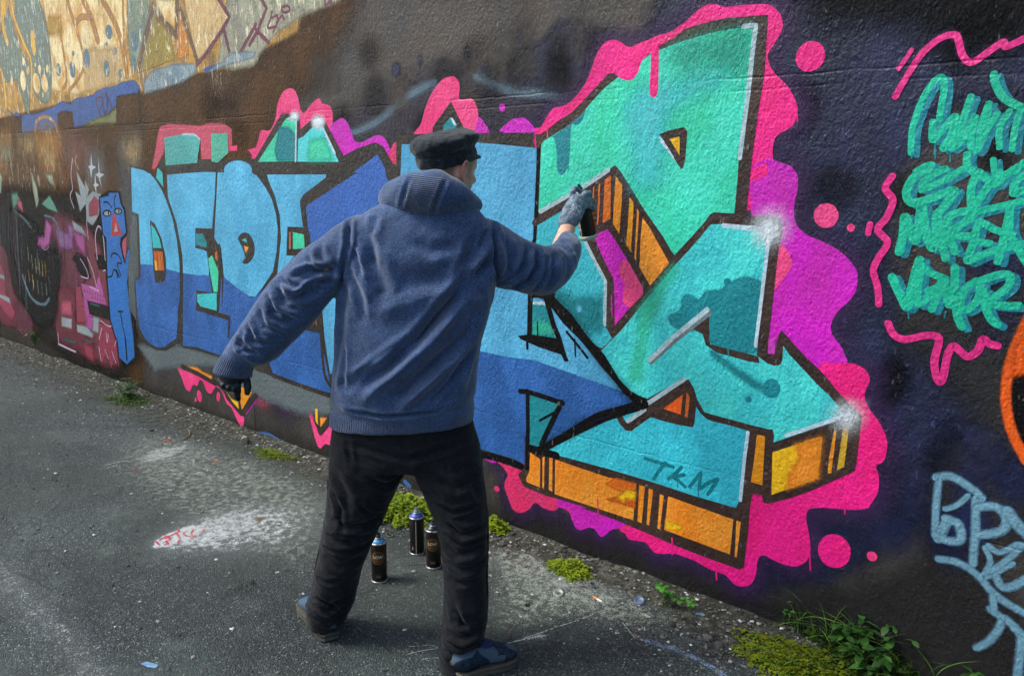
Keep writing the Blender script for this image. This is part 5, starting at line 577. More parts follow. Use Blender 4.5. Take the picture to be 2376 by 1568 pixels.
w|teal_lettering|paint_tag|tealtag|l=1;st=1;w=0.0141;f=0.003|-1255,517 -1260,446 -1233,477 -1188,509
w|teal_lettering|paint_tag|tealtag|l=1;st=1;w=0.0139;f=0.003|-1186,511 -1202,477 -1222,439
w|teal_lettering|paint_drip|tealtag|l=1;st=1;w=0.0046|-1351,455 -1348,434
w|teal_lettering|paint_drip|tealtag|l=1;st=1;w=0.0045|-1260,453 -1260,415
w|teal_lettering|paint_drip|tealtag|l=1;st=1;w=0.0047|-1455,446 -1456,437
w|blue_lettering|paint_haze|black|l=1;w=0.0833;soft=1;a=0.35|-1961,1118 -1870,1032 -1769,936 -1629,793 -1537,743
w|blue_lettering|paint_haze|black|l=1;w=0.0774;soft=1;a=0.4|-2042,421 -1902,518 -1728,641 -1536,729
w|blue_lettering|paint_line|black|l=1;st=1;w=0.0192|-2058,1725 -2059,1647 -2072,1356 -2080,1337
w|blue_lettering|paint_line|outline2|l=1;st=1;w=0.0299|-2073,1424 -1915,1505
w|blue_lettering|paint_fill|tealdeep||-2079,1092 -2012,1094 -1957,943 -2080,937
w|blue_lettering|paint_shade|mint|f=0.03;a=0.6|-2075,988 -2046,1011 -1993,1008 -1963,960 -2074,945
w|blue_lettering|paint_line|black|l=1;st=1;w=0.0267|-2092,1133 -2095,938
w|blue_lettering|paint_line|black|f=0.006|-2083,1143 -1962,1154 -1961,1113 -2077,1106
w|blue_lettering|paint_highlight|icegrey|l=1;st=1;w=0.0147|-2073,1083 -2012,1087
w|blue_lettering|paint_line|black||-2159,927 -2092,943 -1946,945 -1923,948 -1894,877 -1882,856 -1904,850 -1922,878 -2044,893 -2147,915
w|blue_lettering|paint_line|black|l=1;st=1;w=0.0258|-2007,1109 -1964,997 -1935,946
w|blue_lettering|paint_line|black|l=1;st=1;w=0.013|-2107,932 -2106,877
w|blue_lettering|paint_line|black||-2024,1116 -1961,1118 -1870,1055 -1781,967 -1705,910 -1630,819 -1578,779 -1508,761 -1492,729 -1551,735 -1608,765 -1682,833 -1758,898 -1835,960 -1914,1013
w|blue_lettering|paint_line|black|l=1;st=1;w=0.012|-1896,980 -1834,927 -1787,884
w|blue_lettering|paint_fill|tealdeep||-2101,669 -1934,657 -1950,610 -2013,498 -2036,443 -2088,431
w|blue_lettering|paint_line|black|l=1;st=1;w=0.0229;f=0.004|-2147,676 -2101,682 -2010,676 -1908,666
w|blue_lettering|paint_line|black|l=1;st=1;w=0.0226;f=0.004|-2102,684 -2098,530 -2099,325
w|blue_lettering|paint_line|black|l=1;st=1;w=0.0249;f=0.004|-1914,670 -1961,578 -2021,456
w|blue_lettering|paint_line|black|l=1;st=1;w=0.0119;f=0.004|-2032,563 -1950,617
w|blue_lettering|paint_line|black|l=1;st=1;w=0.0334;f=0.004|-2091,425 -2018,422 -1935,424
w|blue_lettering|paint_line|black|l=1;w=0.0214;f=0.006|-2042,426 -1902,523 -1813,590 -1728,650 -1625,698 -1527,740
w|blue_lettering|paint_line|black|l=1;w=0.0174;f=0.006|-2006,434 -1890,511 -1780,583 -1675,647 -1535,716
w|blue_lettering|paint_line|black|c=1;f=0.005|-1493,742 -1496,732 -1505,722 -1520,715 -1536,712 -1551,713 -1562,719 -1566,728 -1563,738 -1553,748 -1538,755 -1522,758 -1507,757 -1497,751
w|blue_lettering|paint_fill|orange|f=0.02|-5209,299 -4986,325 -4918,306 -4796,297 -4808,258 -4993,279
w|blue_lettering|paint_line|outline|l=1;st=1;w=0.0343|-5193,301 -4964,280 -4788,254
w|blue_lettering|paint_outline|outline||-4681,250 -4593,222 -4449,148 -4282,279 -4254,257 -4442,91 -4475,85 -4638,170
w|blue_lettering|paint_fill|yellow||-4632,222 -4572,182 -4493,176 -4492,129 -4561,162
w|blue_lettering|paint_fill|amber2||-4512,251 -4433,287 -4324,272 -4457,128 -4470,202
w|blue_lettering|paint_line|outline|l=1;st=1;w=0.0118|-4480,257 -4482,127
w|blue_lettering|paint_outline|outline||-3703,229 -3683,220 -3635,178 -3545,255 -3506,257 -3633,136
w|blue_lettering|paint_fill|yellow||-3673,294 -3650,295 -3651,198 -3673,219
w|blue_lettering|paint_fill|orange|f=0.01|-3627,248 -3565,258 -3629,191
w|teal_lettering|paint_glow|white|c=1;f=0.1;a=0.85|-1013,1448 -1016,1429 -1027,1413 -1044,1403 -1065,1402 -1083,1410 -1097,1424 -1103,1443 -1100,1463 -1088,1478 -1071,1487 -1051,1488 -1032,1481 -1019,1466
w|teal_lettering|paint_glow|white|c=1;f=0.05|-1040,1446 -1041,1439 -1045,1432 -1052,1429 -1060,1428 -1068,1431 -1073,1437 -1076,1445 -1074,1452 -1070,1459 -1063,1462 -1055,1463 -1047,1460 -1042,1454
w|teal_lettering|paint_glow|white|c=1;f=0.1;a=0.85|-716,850 -718,836 -726,823 -738,814 -753,811 -766,814 -777,823 -781,837 -779,851 -771,865 -758,873 -744,876 -730,873 -720,863
w|teal_lettering|paint_glow|white|c=1;f=0.05|-735,846 -736,840 -739,835 -744,832 -750,830 -755,832 -759,836 -761,841 -760,847 -757,852 -752,856 -746,857 -741,855 -737,851
w|teal_lettering|paint_glow|white|l=1;w=0.0223;soft=1|-1062,1445 -1058,1393
w|pink_cloud|paint_drip|pink|l=1;w=0.0058|-1172,175 -1171,151 -1166,106
w|pink_cloud|paint_drip|pinkred|l=1;w=0.0067|-1716,280 -1715,253 -1712,219
w|pink_cloud|paint_drip|pink|l=1;w=0.0061|-1362,215 -1361,190 -1357,146
w|pink_cloud|paint_drip|pink|l=1;w=0.005|-826,322 -825,300 -820,265
w|pink_cloud|paint_drip|pink|l=1;w=0.0047|-731,566 -729,545 -724,506
w|pink_cloud|paint_drip|pinkrose|l=1;w=0.0062|-2016,1833 -2015,1809 -2012,1768
w|pink_cloud|paint_drip|pink|l=1;w=0.0044|-993,1844 -992,1825 -988,1798
w|pink_cloud|paint_drip|tealdeep|l=1;w=0.0054|-1342,1188 -1341,1165 -1336,1117
w|pink_cloud|paint_drip|tealdeep|l=1;w=0.0052|-1180,1047 -1179,1025 -1174,984
w|pink_cloud|paint_drip|magenta|l=1;w=0.006|-1680,1154 -1679,1130 -1675,1078
w|pink_cloud|paint_drip|black|l=1;w=0.0064|-1853,955 -1852,929 -1848,882
w|pink_cloud|paint_drip|black|l=1;w=0.0068|-2052,1003 -2051,977 -2048,920
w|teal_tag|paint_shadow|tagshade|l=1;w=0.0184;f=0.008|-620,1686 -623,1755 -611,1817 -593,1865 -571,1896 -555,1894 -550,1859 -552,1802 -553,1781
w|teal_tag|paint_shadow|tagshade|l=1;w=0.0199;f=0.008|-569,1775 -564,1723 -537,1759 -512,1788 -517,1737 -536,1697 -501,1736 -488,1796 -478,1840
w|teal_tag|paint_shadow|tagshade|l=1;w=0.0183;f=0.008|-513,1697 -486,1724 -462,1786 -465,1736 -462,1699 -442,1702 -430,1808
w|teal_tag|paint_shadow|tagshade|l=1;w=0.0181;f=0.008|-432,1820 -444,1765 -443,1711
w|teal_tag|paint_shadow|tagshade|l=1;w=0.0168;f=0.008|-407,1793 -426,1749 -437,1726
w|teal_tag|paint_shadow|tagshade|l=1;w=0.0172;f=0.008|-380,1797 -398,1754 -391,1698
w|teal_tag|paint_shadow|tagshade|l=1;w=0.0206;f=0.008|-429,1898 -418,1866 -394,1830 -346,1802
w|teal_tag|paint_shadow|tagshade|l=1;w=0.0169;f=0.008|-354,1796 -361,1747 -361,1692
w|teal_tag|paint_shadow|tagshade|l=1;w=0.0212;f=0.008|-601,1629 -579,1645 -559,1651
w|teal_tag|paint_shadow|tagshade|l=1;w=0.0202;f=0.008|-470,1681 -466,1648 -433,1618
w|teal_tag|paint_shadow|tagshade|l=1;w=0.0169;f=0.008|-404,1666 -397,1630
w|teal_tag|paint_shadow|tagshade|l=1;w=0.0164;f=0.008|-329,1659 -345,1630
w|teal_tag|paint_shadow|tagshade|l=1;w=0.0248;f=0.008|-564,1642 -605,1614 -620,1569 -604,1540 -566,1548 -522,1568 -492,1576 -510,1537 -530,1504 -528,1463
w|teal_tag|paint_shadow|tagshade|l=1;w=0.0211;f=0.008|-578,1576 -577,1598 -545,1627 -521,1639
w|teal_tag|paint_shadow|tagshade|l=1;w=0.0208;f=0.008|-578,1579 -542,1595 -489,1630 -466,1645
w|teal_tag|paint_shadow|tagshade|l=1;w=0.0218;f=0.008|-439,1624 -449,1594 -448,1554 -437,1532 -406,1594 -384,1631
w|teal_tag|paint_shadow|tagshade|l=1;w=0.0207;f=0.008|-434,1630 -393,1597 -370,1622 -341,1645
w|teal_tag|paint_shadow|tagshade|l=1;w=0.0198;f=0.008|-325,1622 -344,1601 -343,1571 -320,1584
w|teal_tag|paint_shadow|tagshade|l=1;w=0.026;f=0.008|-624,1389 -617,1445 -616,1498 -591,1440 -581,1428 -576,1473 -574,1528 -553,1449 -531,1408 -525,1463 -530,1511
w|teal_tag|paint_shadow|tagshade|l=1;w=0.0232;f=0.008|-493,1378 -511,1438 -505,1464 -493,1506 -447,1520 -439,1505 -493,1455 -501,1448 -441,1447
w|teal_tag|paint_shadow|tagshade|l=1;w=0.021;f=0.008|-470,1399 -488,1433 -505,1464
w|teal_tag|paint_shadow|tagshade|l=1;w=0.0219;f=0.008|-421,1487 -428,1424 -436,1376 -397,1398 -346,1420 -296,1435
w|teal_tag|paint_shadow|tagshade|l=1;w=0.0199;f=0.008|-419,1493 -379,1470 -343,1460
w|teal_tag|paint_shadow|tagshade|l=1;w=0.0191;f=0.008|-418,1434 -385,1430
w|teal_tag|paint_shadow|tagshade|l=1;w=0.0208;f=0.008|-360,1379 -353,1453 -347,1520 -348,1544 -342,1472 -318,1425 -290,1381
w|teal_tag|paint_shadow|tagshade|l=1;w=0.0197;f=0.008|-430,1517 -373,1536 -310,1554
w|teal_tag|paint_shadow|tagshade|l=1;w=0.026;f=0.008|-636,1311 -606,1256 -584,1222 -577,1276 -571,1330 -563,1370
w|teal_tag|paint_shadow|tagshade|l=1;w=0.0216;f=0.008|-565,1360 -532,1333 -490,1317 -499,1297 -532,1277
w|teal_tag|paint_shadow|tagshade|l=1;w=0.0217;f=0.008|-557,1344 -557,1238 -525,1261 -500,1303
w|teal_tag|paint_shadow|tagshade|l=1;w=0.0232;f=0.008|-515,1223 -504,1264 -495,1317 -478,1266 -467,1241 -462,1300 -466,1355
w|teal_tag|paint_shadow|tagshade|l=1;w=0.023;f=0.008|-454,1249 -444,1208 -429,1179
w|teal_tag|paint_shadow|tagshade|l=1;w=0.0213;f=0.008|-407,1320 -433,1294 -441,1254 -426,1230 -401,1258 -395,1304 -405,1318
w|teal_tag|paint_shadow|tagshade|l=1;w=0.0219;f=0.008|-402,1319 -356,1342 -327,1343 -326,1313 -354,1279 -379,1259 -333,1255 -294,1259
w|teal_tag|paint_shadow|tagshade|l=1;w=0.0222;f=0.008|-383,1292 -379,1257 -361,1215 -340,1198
w|teal_tag|paint_stroke|tagteal|l=1;w=0.0185;f=0.005|-637,1693 -640,1762 -628,1824 -610,1872 -587,1904 -571,1902 -566,1867 -569,1809 -569,1788
w|teal_tag|paint_stroke|tagteal|l=1;w=0.02;f=0.005|-586,1782 -581,1730 -553,1766 -528,1795 -534,1744 -552,1704 -517,1743 -504,1803 -494,1848
w|teal_tag|paint_stroke|tagteal|l=1;w=0.0184;f=0.005|-529,1704 -501,1731 -478,1793 -481,1743 -478,1706 -458,1709 -446,1816
w|teal_tag|paint_stroke|tagteal|l=1;w=0.0182;f=0.005|-447,1827 -459,1772 -459,1718
w|teal_tag|paint_stroke|tagteal|l=1;w=0.0169;f=0.005|-423,1800 -442,1756 -452,1733
w|teal_tag|paint_stroke|tagteal|l=1;w=0.0173;f=0.005|-394,1804 -413,1761 -407,1705
w|teal_tag|paint_stroke|tagteal|l=1;w=0.0207;f=0.005|-444,1906 -434,1873 -409,1837 -361,1809
w|teal_tag|paint_stroke|tagteal|l=1;w=0.017;f=0.005|-369,1803 -376,1754 -376,1699
w|teal_tag|paint_stroke|tagteal|l=1;w=0.0213;f=0.005|-618,1636 -596,1652 -576,1658
w|teal_tag|paint_stroke|tagteal|l=1;w=0.0203;f=0.005|-486,1688 -482,1655 -449,1624
w|teal_tag|paint_stroke|tagteal|l=1;w=0.017;f=0.005|-419,1672 -412,1636
w|teal_tag|paint_stroke|tagteal|l=1;w=0.0165;f=0.005|-344,1666 -360,1637
w|teal_tag|paint_stroke|tagteal|l=1;w=0.025;f=0.005|-581,1649 -622,1621 -638,1576 -621,1547 -583,1554 -538,1574 -508,1583 -527,1543 -546,1511 -545,1469
w|teal_tag|paint_stroke|tagteal|l=1;w=0.0212;f=0.005|-595,1583 -594,1605 -562,1634 -537,1646
w|teal_tag|paint_stroke|tagteal|l=1;w=0.0209;f=0.005|-595,1586 -559,1602 -505,1637 -482,1652
w|teal_tag|paint_stroke|tagteal|l=1;w=0.0219;f=0.005|-455,1631 -465,1600 -463,1560 -453,1539 -422,1601 -399,1637
w|teal_tag|paint_stroke|tagteal|l=1;w=0.0209;f=0.005|-450,1637 -408,1604 -385,1628 -356,1652
w|teal_tag|paint_stroke|tagteal|l=1;w=0.0199;f=0.005|-340,1628 -359,1607 -358,1578 -335,1590
w|teal_tag|paint_stroke|tagteal|l=1;w=0.0261;f=0.005|-641,1395 -635,1452 -634,1504 -608,1446 -598,1434 -593,1480 -591,1535 -570,1455 -548,1414 -542,1469 -547,1517
w|teal_tag|paint_stroke|tagteal|l=1;w=0.0233;f=0.005|-510,1384 -528,1444 -522,1470 -509,1512 -463,1526 -455,1511 -509,1461 -517,1454 -457,1453
w|teal_tag|paint_stroke|tagteal|l=1;w=0.0211;f=0.005|-486,1405 -504,1439 -522,1470
w|teal_tag|paint_stroke|tagteal|l=1;w=0.022;f=0.005|-437,1493 -444,1430 -452,1382 -413,1404 -362,1426 -311,1441
w|teal_tag|paint_stroke|tagteal|l=1;w=0.0201;f=0.005|-435,1499 -394,1476 -358,1466
w|teal_tag|paint_stroke|tagteal|l=1;w=0.0192;f=0.005|-434,1440 -400,1436
w|teal_tag|paint_stroke|tagteal|l=1;w=0.0209;f=0.005|-376,1384 -368,1459 -363,1526 -363,1550 -357,1478 -333,1430 -305,1387
w|teal_tag|paint_stroke|tagteal|l=1;w=0.0198;f=0.005|-446,1524 -388,1542 -325,1560
w|teal_tag|paint_stroke|tagteal|l=1;w=0.0262;f=0.005|-654,1317 -624,1262 -601,1227 -595,1282 -588,1336 -580,1376
w|teal_tag|paint_stroke|tagteal|l=1;w=0.0217;f=0.005|-582,1366 -549,1339 -506,1323 -516,1302 -549,1283
w|teal_tag|paint_stroke|tagteal|l=1;w=0.0219;f=0.005|-574,1350 -574,1244 -542,1267 -516,1309
w|teal_tag|paint_stroke|tagteal|l=1;w=0.0233;f=0.005|-532,1228 -521,1269 -512,1322 -495,1272 -484,1247 -478,1306 -483,1361
w|teal_tag|paint_stroke|tagteal|l=1;w=0.0231;f=0.005|-470,1255 -460,1213 -445,1184
w|teal_tag|paint_stroke|tagteal|l=1;w=0.0215;f=0.005|-422,1326 -449,1299 -458,1259 -442,1235 -417,1264 -411,1309 -421,1324
w|teal_tag|paint_stroke|tagteal|l=1;w=0.022;f=0.005|-418,1324 -371,1347 -342,1348 -341,1319 -370,1284 -395,1264 -348,1260 -309,1264
w|teal_tag|paint_stroke|tagteal|l=1;w=0.0223;f=0.005|-399,1297 -395,1263 -376,1220 -355,1203
w|teal_tag|paint_drip|tagshade|l=1;w=0.0045|-597,1217 -593,1192
w|teal_tag|paint_drip|tagshade|l=1;w=0.0043|-493,1226 -495,1206
w|teal_tag|paint_drip|tagshade|l=1;w=0.0043|-634,1693 -633,1677
w|teal_tag|paint_drip|tagshade|l=1;w=0.0042|-569,1702 -569,1674
w|teal_tag|paint_drip|tagshade|l=1;w=0.0041|-530,1686 -528,1667
w|teal_tag|paint_drip|tagshade|l=1;w=0.0042|-574,1717 -572,1689
w|pink_squiggles|paint_haze|purplehaze|l=1;w=0.036;soft=1;a=0.6|-697,1859 -667,1922 -635,1977 -596,2012 -563,2022 -546,2013 -530,1968 -511,1944 -492,1946 -460,1970 -431,1989 -421,1977 -376,1996
w|pink_squiggles|paint_stroke|pink2|l=1;w=0.0189;f=0.008|-697,1859 -667,1922 -635,1977 -596,2012 -563,2022 -546,2013 -530,1968 -511,1944 -492,1946 -460,1970 -431,1989 -421,1977 -376,1996
w|pink_squiggles|paint_haze|purplehaze|l=1;w=0.0254;soft=1;a=0.6|-695,1939 -680,1963 -664,1990
w|pink_squiggles|paint_stroke|pink2|l=1;w=0.0134;f=0.008|-695,1939 -680,1963 -664,1990
w|pink_squiggles|paint_haze|purplehaze|l=1;w=0.0407;soft=1;a=0.6|-682,1625 -699,1588 -674,1552 -687,1499 -709,1461 -677,1423 -698,1374 -710,1333 -692,1279 -684,1227
w|pink_squiggles|paint_stroke|pink2|l=1;w=0.0214;f=0.008|-682,1625 -699,1588 -674,1552 -687,1499 -709,1461 -677,1423 -698,1374 -710,1333 -692,1279 -684,1227
w|pink_squiggles|paint_haze|purplehaze|l=1;w=0.0362;soft=1;a=0.6|-733,1477 -737,1448
w|pink_squiggles|paint_stroke|pink2|l=1;w=0.0191;f=0.008|-733,1477 -737,1448
w|pink_squiggles|paint_haze|purplehaze|l=1;w=0.0426;soft=1;a=0.6|-651,1171 -632,1138 -598,1126 -544,1145 -511,1148 -502,1132 -508,1067 -493,1013 -480,1019 -474,1096 -462,1124 -443,1112 -419,1098 -396,1121 -387,1155 -368,1144 -348,1141
w|pink_squiggles|paint_stroke|pink2|l=1;w=0.0224;f=0.008|-651,1171 -632,1138 -598,1126 -544,1145 -511,1148 -502,1132 -508,1067 -493,1013 -480,1019 -474,1096 -462,1124 -443,1112 -419,1098 -396,1121 -387,1155 -368,1144 -348,1141
w|orange_arc|paint_fill|black|f=0.03|-277,1094 -293,1065 -298,1010 -283,930 -249,855 -162,843 -204,1183
w|orange_arc|paint_stroke|orangearc|l=1;w=0.0291;f=0.01|-276,1251 -296,1177 -311,1098 -313,1013 -299,937 -274,873 -237,812
w|orange_arc|paint_fill|orangearc|f=0.02|-303,1150 -282,1191 -268,1073 -303,1054
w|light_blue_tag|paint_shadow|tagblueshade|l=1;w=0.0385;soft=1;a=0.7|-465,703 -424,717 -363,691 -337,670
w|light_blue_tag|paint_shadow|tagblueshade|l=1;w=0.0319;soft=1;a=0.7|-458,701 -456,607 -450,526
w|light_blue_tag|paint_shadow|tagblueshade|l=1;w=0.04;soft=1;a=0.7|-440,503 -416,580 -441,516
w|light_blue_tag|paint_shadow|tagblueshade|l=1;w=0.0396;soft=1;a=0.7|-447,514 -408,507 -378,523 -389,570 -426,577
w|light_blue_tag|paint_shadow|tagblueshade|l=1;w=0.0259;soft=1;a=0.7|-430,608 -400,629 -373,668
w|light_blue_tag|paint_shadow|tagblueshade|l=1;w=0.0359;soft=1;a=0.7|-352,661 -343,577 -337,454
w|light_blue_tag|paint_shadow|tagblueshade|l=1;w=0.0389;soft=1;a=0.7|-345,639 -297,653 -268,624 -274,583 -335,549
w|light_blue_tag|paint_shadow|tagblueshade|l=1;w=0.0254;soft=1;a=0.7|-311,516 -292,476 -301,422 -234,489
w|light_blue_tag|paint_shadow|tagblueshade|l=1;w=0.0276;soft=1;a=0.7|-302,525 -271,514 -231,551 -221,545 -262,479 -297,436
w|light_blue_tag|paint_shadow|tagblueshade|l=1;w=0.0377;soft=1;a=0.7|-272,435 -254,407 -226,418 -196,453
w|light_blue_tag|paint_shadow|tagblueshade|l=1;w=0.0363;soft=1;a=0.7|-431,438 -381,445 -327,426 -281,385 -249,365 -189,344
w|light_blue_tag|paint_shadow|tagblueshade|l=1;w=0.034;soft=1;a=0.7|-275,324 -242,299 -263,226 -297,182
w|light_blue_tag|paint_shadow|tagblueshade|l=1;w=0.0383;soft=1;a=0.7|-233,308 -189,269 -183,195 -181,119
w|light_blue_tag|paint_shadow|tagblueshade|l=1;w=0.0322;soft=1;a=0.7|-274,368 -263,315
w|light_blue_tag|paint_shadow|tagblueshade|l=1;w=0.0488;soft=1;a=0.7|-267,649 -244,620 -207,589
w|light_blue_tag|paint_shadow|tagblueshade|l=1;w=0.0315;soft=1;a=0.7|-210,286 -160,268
w|light_blue_tag|paint_stroke|tagblue|l=1;w=0.0268;f=0.014|-465,703 -424,717 -363,691 -337,670
w|light_blue_tag|paint_stroke|tagblue|l=1;w=0.0222;f=0.014|-458,701 -456,607 -450,526
w|light_blue_tag|paint_stroke|tagblue|l=1;w=0.0278;f=0.014|-440,503 -416,580 -441,516
w|light_blue_tag|paint_stroke|tagblue|l=1;w=0.0276;f=0.014|-447,514 -408,507 -378,523 -389,570 -426,577
w|light_blue_tag|paint_stroke|tagblue|l=1;w=0.018;f=0.014|-430,608 -400,629 -373,668
w|light_blue_tag|paint_stroke|tagblue|l=1;w=0.025;f=0.014|-352,661 -343,577 -337,454
w|light_blue_tag|paint_stroke|tagblue|l=1;w=0.027;f=0.014|-345,639 -297,653 -268,624 -274,583 -335,549
w|light_blue_tag|paint_stroke|tagblue|l=1;w=0.0177;f=0.014|-311,516 -292,476 -301,422 -234,489
w|light_blue_tag|paint_stroke|tagblue|l=1;w=0.0192;f=0.014|-302,525 -271,514 -231,551 -221,545 -262,479 -297,436
w|light_blue_tag|paint_stroke|tagblue|l=1;w=0.0262;f=0.014|-272,435 -254,407 -226,418 -196,453
w|light_blue_tag|paint_stroke|tagblue|l=1;w=0.0253;f=0.014|-431,438 -381,445 -327,426 -281,385 -249,365 -189,344
w|light_blue_tag|paint_stroke|tagblue|l=1;w=0.0236;f=0.014|-275,324 -242,299 -263,226 -297,182
w|light_blue_tag|paint_stroke|tagblue|l=1;w=0.0267;f=0.014|-233,308 -189,269 -183,195 -181,119
w|light_blue_tag|paint_stroke|tagblue|l=1;w=0.0224;f=0.014|-274,368 -263,315
w|light_blue_tag|paint_stroke|tagblue|l=1;w=0.0339;f=0.014|-267,649 -244,620 -207,589
w|light_blue_tag|paint_stroke|tagblue|l=1;w=0.0219;f=0.014|-210,286 -160,268
w|base_coat|paint_line|baseblue|l=1;w=0.0312;f=0.012|-4361,-7 -4312,0 -4190,23 -4097,16 -4018,6 -3929,5 -3853,-4 -3780,-21 -3705,-10
w|base_coat|paint_blot|baseblue|c=1;f=0.01|-2930,51 -2906,49 -2873,30 -2890,14 -2931,33
g|ground_paint|paint_patch|chalk|f=0.1;a=0.62;c=1|-4415,-705 -4504,-599 -4485,-462 -4440,-371 -4354,-450 -4282,-580 -4335,-718
g|ground_paint|paint_scuff|chalk|w=0.0152;l=1;soft=1;a=0.7|-4291,-484 -4278,-424 -4248,-358
g|ground_paint|paint_scuff|chalk|w=0.0148;l=1;soft=1;a=0.7|-4232,-510 -4145,-509 -4099,-542
g|ground_paint|paint_scuff|chalk|w=0.0148;l=1;soft=1;a=0.7|-4247,-624 -4231,-555
g|ground_paint|paint_scuff|chalk|w=0.0146;l=1;soft=1;a=0.7|-4457,-868 -4457,-796 -4425,-750
g|ground_paint|paint_scuff|chalk|w=0.0144;l=1;soft=1;a=0.7|-4404,-884 -4411,-829
g|ground_paint|paint_patch|chalk|f=0.22;a=0.62;c=1|-3260,-1173 -3368,-997 -3392,-764 -3286,-640 -3104,-710 -3055,-876 -3105,-1057
g|ground_paint|paint_patch|chalk|f=0.05;a=0.75|-3268,-1186 -3341,-1138 -3355,-1086 -3367,-1008 -3361,-942 -3319,-906 -3260,-909 -3224,-959 -3216,-1067 -3239,-1154
g|ground_paint|paint_letter|redmark|w=0.0119;l=1;f=0.008|-3309,-938 -3283,-928 -3253,-951 -3256,-968
g|ground_paint|paint_letter|redmark|w=0.0118;l=1;f=0.008|-3305,-970 -3263,-1003 -3238,-996 -3240,-1013 -3277,-1024 -3302,-1019 -3311,-1000
g|ground_paint|paint_letter|redmark|w=0.0118;l=1;f=0.008|-3312,-1100 -3328,-1059 -3335,-1025 -3360,-1017
g|ground_paint|paint_letter|redmark|w=0.0117;l=1;f=0.008|-3335,-1040 -3275,-1053 -3233,-1081
g|ground_paint|paint_letter|redmark|w=0.0116;l=1;f=0.008|-3319,-1119 -3333,-1082 -3287,-1093 -3285,-1111 -3252,-1118 -3257,-1133
g|ground_paint|paint_letter|redmark|w=0.0115;l=1;f=0.008|-3313,-1142 -3278,-1147
g|ground_paint|paint_patch|chalk|f=0.2;a=0.22;c=1|-3214,-438 -3252,-248 -2931,-467 -2938,-659 -3135,-642
g|ground_paint|paint_line|chalk|w=0.1974;l=1;soft=1;a=0.38|-3872,-1685 -3507,-1700 -3207,-1708 -2833,-1712 -2533,-1742
g|ground_paint|paint_line|bluechalk|w=0.0685;l=1;soft=1;a=0.6|-1243,-386 -1150,-369 -1052,-368 -927,-401
g|ground_paint|paint_scratch|chalk|w=0.0054;l=1;f=0.006;a=0.62|-1587,-654 -1559,-580 -1534,-508 -1513,-456 -1492,-389 -1472,-316 -1425,-232
g|ground_paint|paint_scratch|chalk|w=0.0045;l=1;f=0.006;a=0.62|-1833,-992 -1800,-931 -1734,-848
g|ground_paint|paint_scratch|chalk|w=0.0045;l=1;f=0.006;a=0.62|-1861,-956 -1807,-903 -1771,-896 -1713,-870
g|ground_paint|paint_scratch|chalk|w=0.0104;l=1;f=0.006;a=0.62|-1609,-715 -1563,-626 -1534,-587
g|ground_paint|paint_scratch|chalk|w=0.0033;l=1;f=0.006;a=0.62|-1772,-979 -1696,-888
g|ground_paint|paint_scratch|chalk|w=0.0047;l=1;f=0.006;a=0.62|-1370,-342 -1309,-382 -1280,-400
g|ground_paint|paint_patch|chalk|f=0.06;a=0.6;c=1|-1585,-659 -1564,-599 -1531,-585 -1527,-617 -1560,-666
g|ground_paint|paint_patch|dust|f=0.3;a=0.55;c=1|-2168,-229 -2004,-34 -1630,-76 -1188,-168 -1267,-346 -1538,-503 -1630,-760 -1842,-567
g|ground_paint|paint_patch|dust|f=0.3;a=0.45;c=1|-3879,-370 -3674,-282 -3252,-248 -2816,-555 -3094,-670 -3700,-632
g|ground_paint|paint_patch|dust|f=0.45;a=0.5;c=1|-4906,-446 -4136,-212 -3252,-248 -2502,-819 -2873,-989 -3720,-1011 -4466,-876
g|ground_paint|paint_patch|chalk|f=0.3;a=0.5;c=1|-3321,-1104 -3425,-858 -3332,-610 -3093,-474 -2848,-699 -2908,-967 -3105,-1136
g|ground_paint|paint_patch|dust|f=0.3;a=0.35;c=1|-2656,-535 -2270,-423 -1963,-750 -2114,-917 -2392,-773
g|ground_paint|paint_patch|chalk|f=0.22;a=0.36;c=1|-2254,-133 -1978,-67 -1572,-165 -1588,-351 -1917,-321
g|ground_paint|paint_scuff|bluechalk|w=0.0112;l=1;soft=1;a=0.4272|-2419,-1550 -2413,-1542 -2411,-1537
g|ground_paint|paint_scuff|oil|w=0.0045;l=1;soft=1;a=0.3434|-2968,-460 -2946,-435 -2930,-421
g|ground_paint|paint_scuff|chalk|w=0.0116;l=1;soft=1;a=0.3852|-2207,-1253 -2202,-1235 -2188,-1230
g|ground_paint|paint_scuff|bluechalk|w=0.018;l=1;soft=1;a=0.4624|-4496,-1083 -4514,-1065 -4494,-1064
g|ground_paint|paint_scuff|oil|w=0.0054;l=1;soft=1;a=0.4916|-2628,-376 -2609,-348 -2576,-350
g|ground_paint|paint_scuff|dust|w=0.0066;l=1;soft=1;a=0.3495|-1670,-892 -1650,-863 -1631,-856
g|ground_paint|paint_scuff|bluechalk|w=0.0133;l=1;soft=1;a=0.3535|-1903,-795 -1883,-763 -1858,-757
g|ground_paint|paint_scuff|dust|w=0.0092;l=1;soft=1;a=0.3887|-4985,-275 -5009,-234 -4915,-264
g|ground_paint|paint_scuff|chalk|w=0.0049;l=1;soft=1;a=0.5287|-3027,-1396 -3013,-1357 -2980,-1347
g|ground_paint|paint_scuff|chalk|w=0.0076;l=1;soft=1;a=0.278|-2342,-1232 -2328,-1212 -2309,-1207
g|ground_paint|paint_scuff|bluechalk|w=0.0075;l=1;soft=1;a=0.5327|-3097,-1593 -3094,-1586 -3084,-1587
g|ground_paint|paint_scuff|chalk|w=0.0074;l=1;soft=1;a=0.4804|-2314,-906 -2286,-874 -2252,-870
g|ground_paint|paint_scuff|dust|w=0.0077;l=1;soft=1;a=0.5563|-4096,-1048 -4083,-1030 -4048,-1030
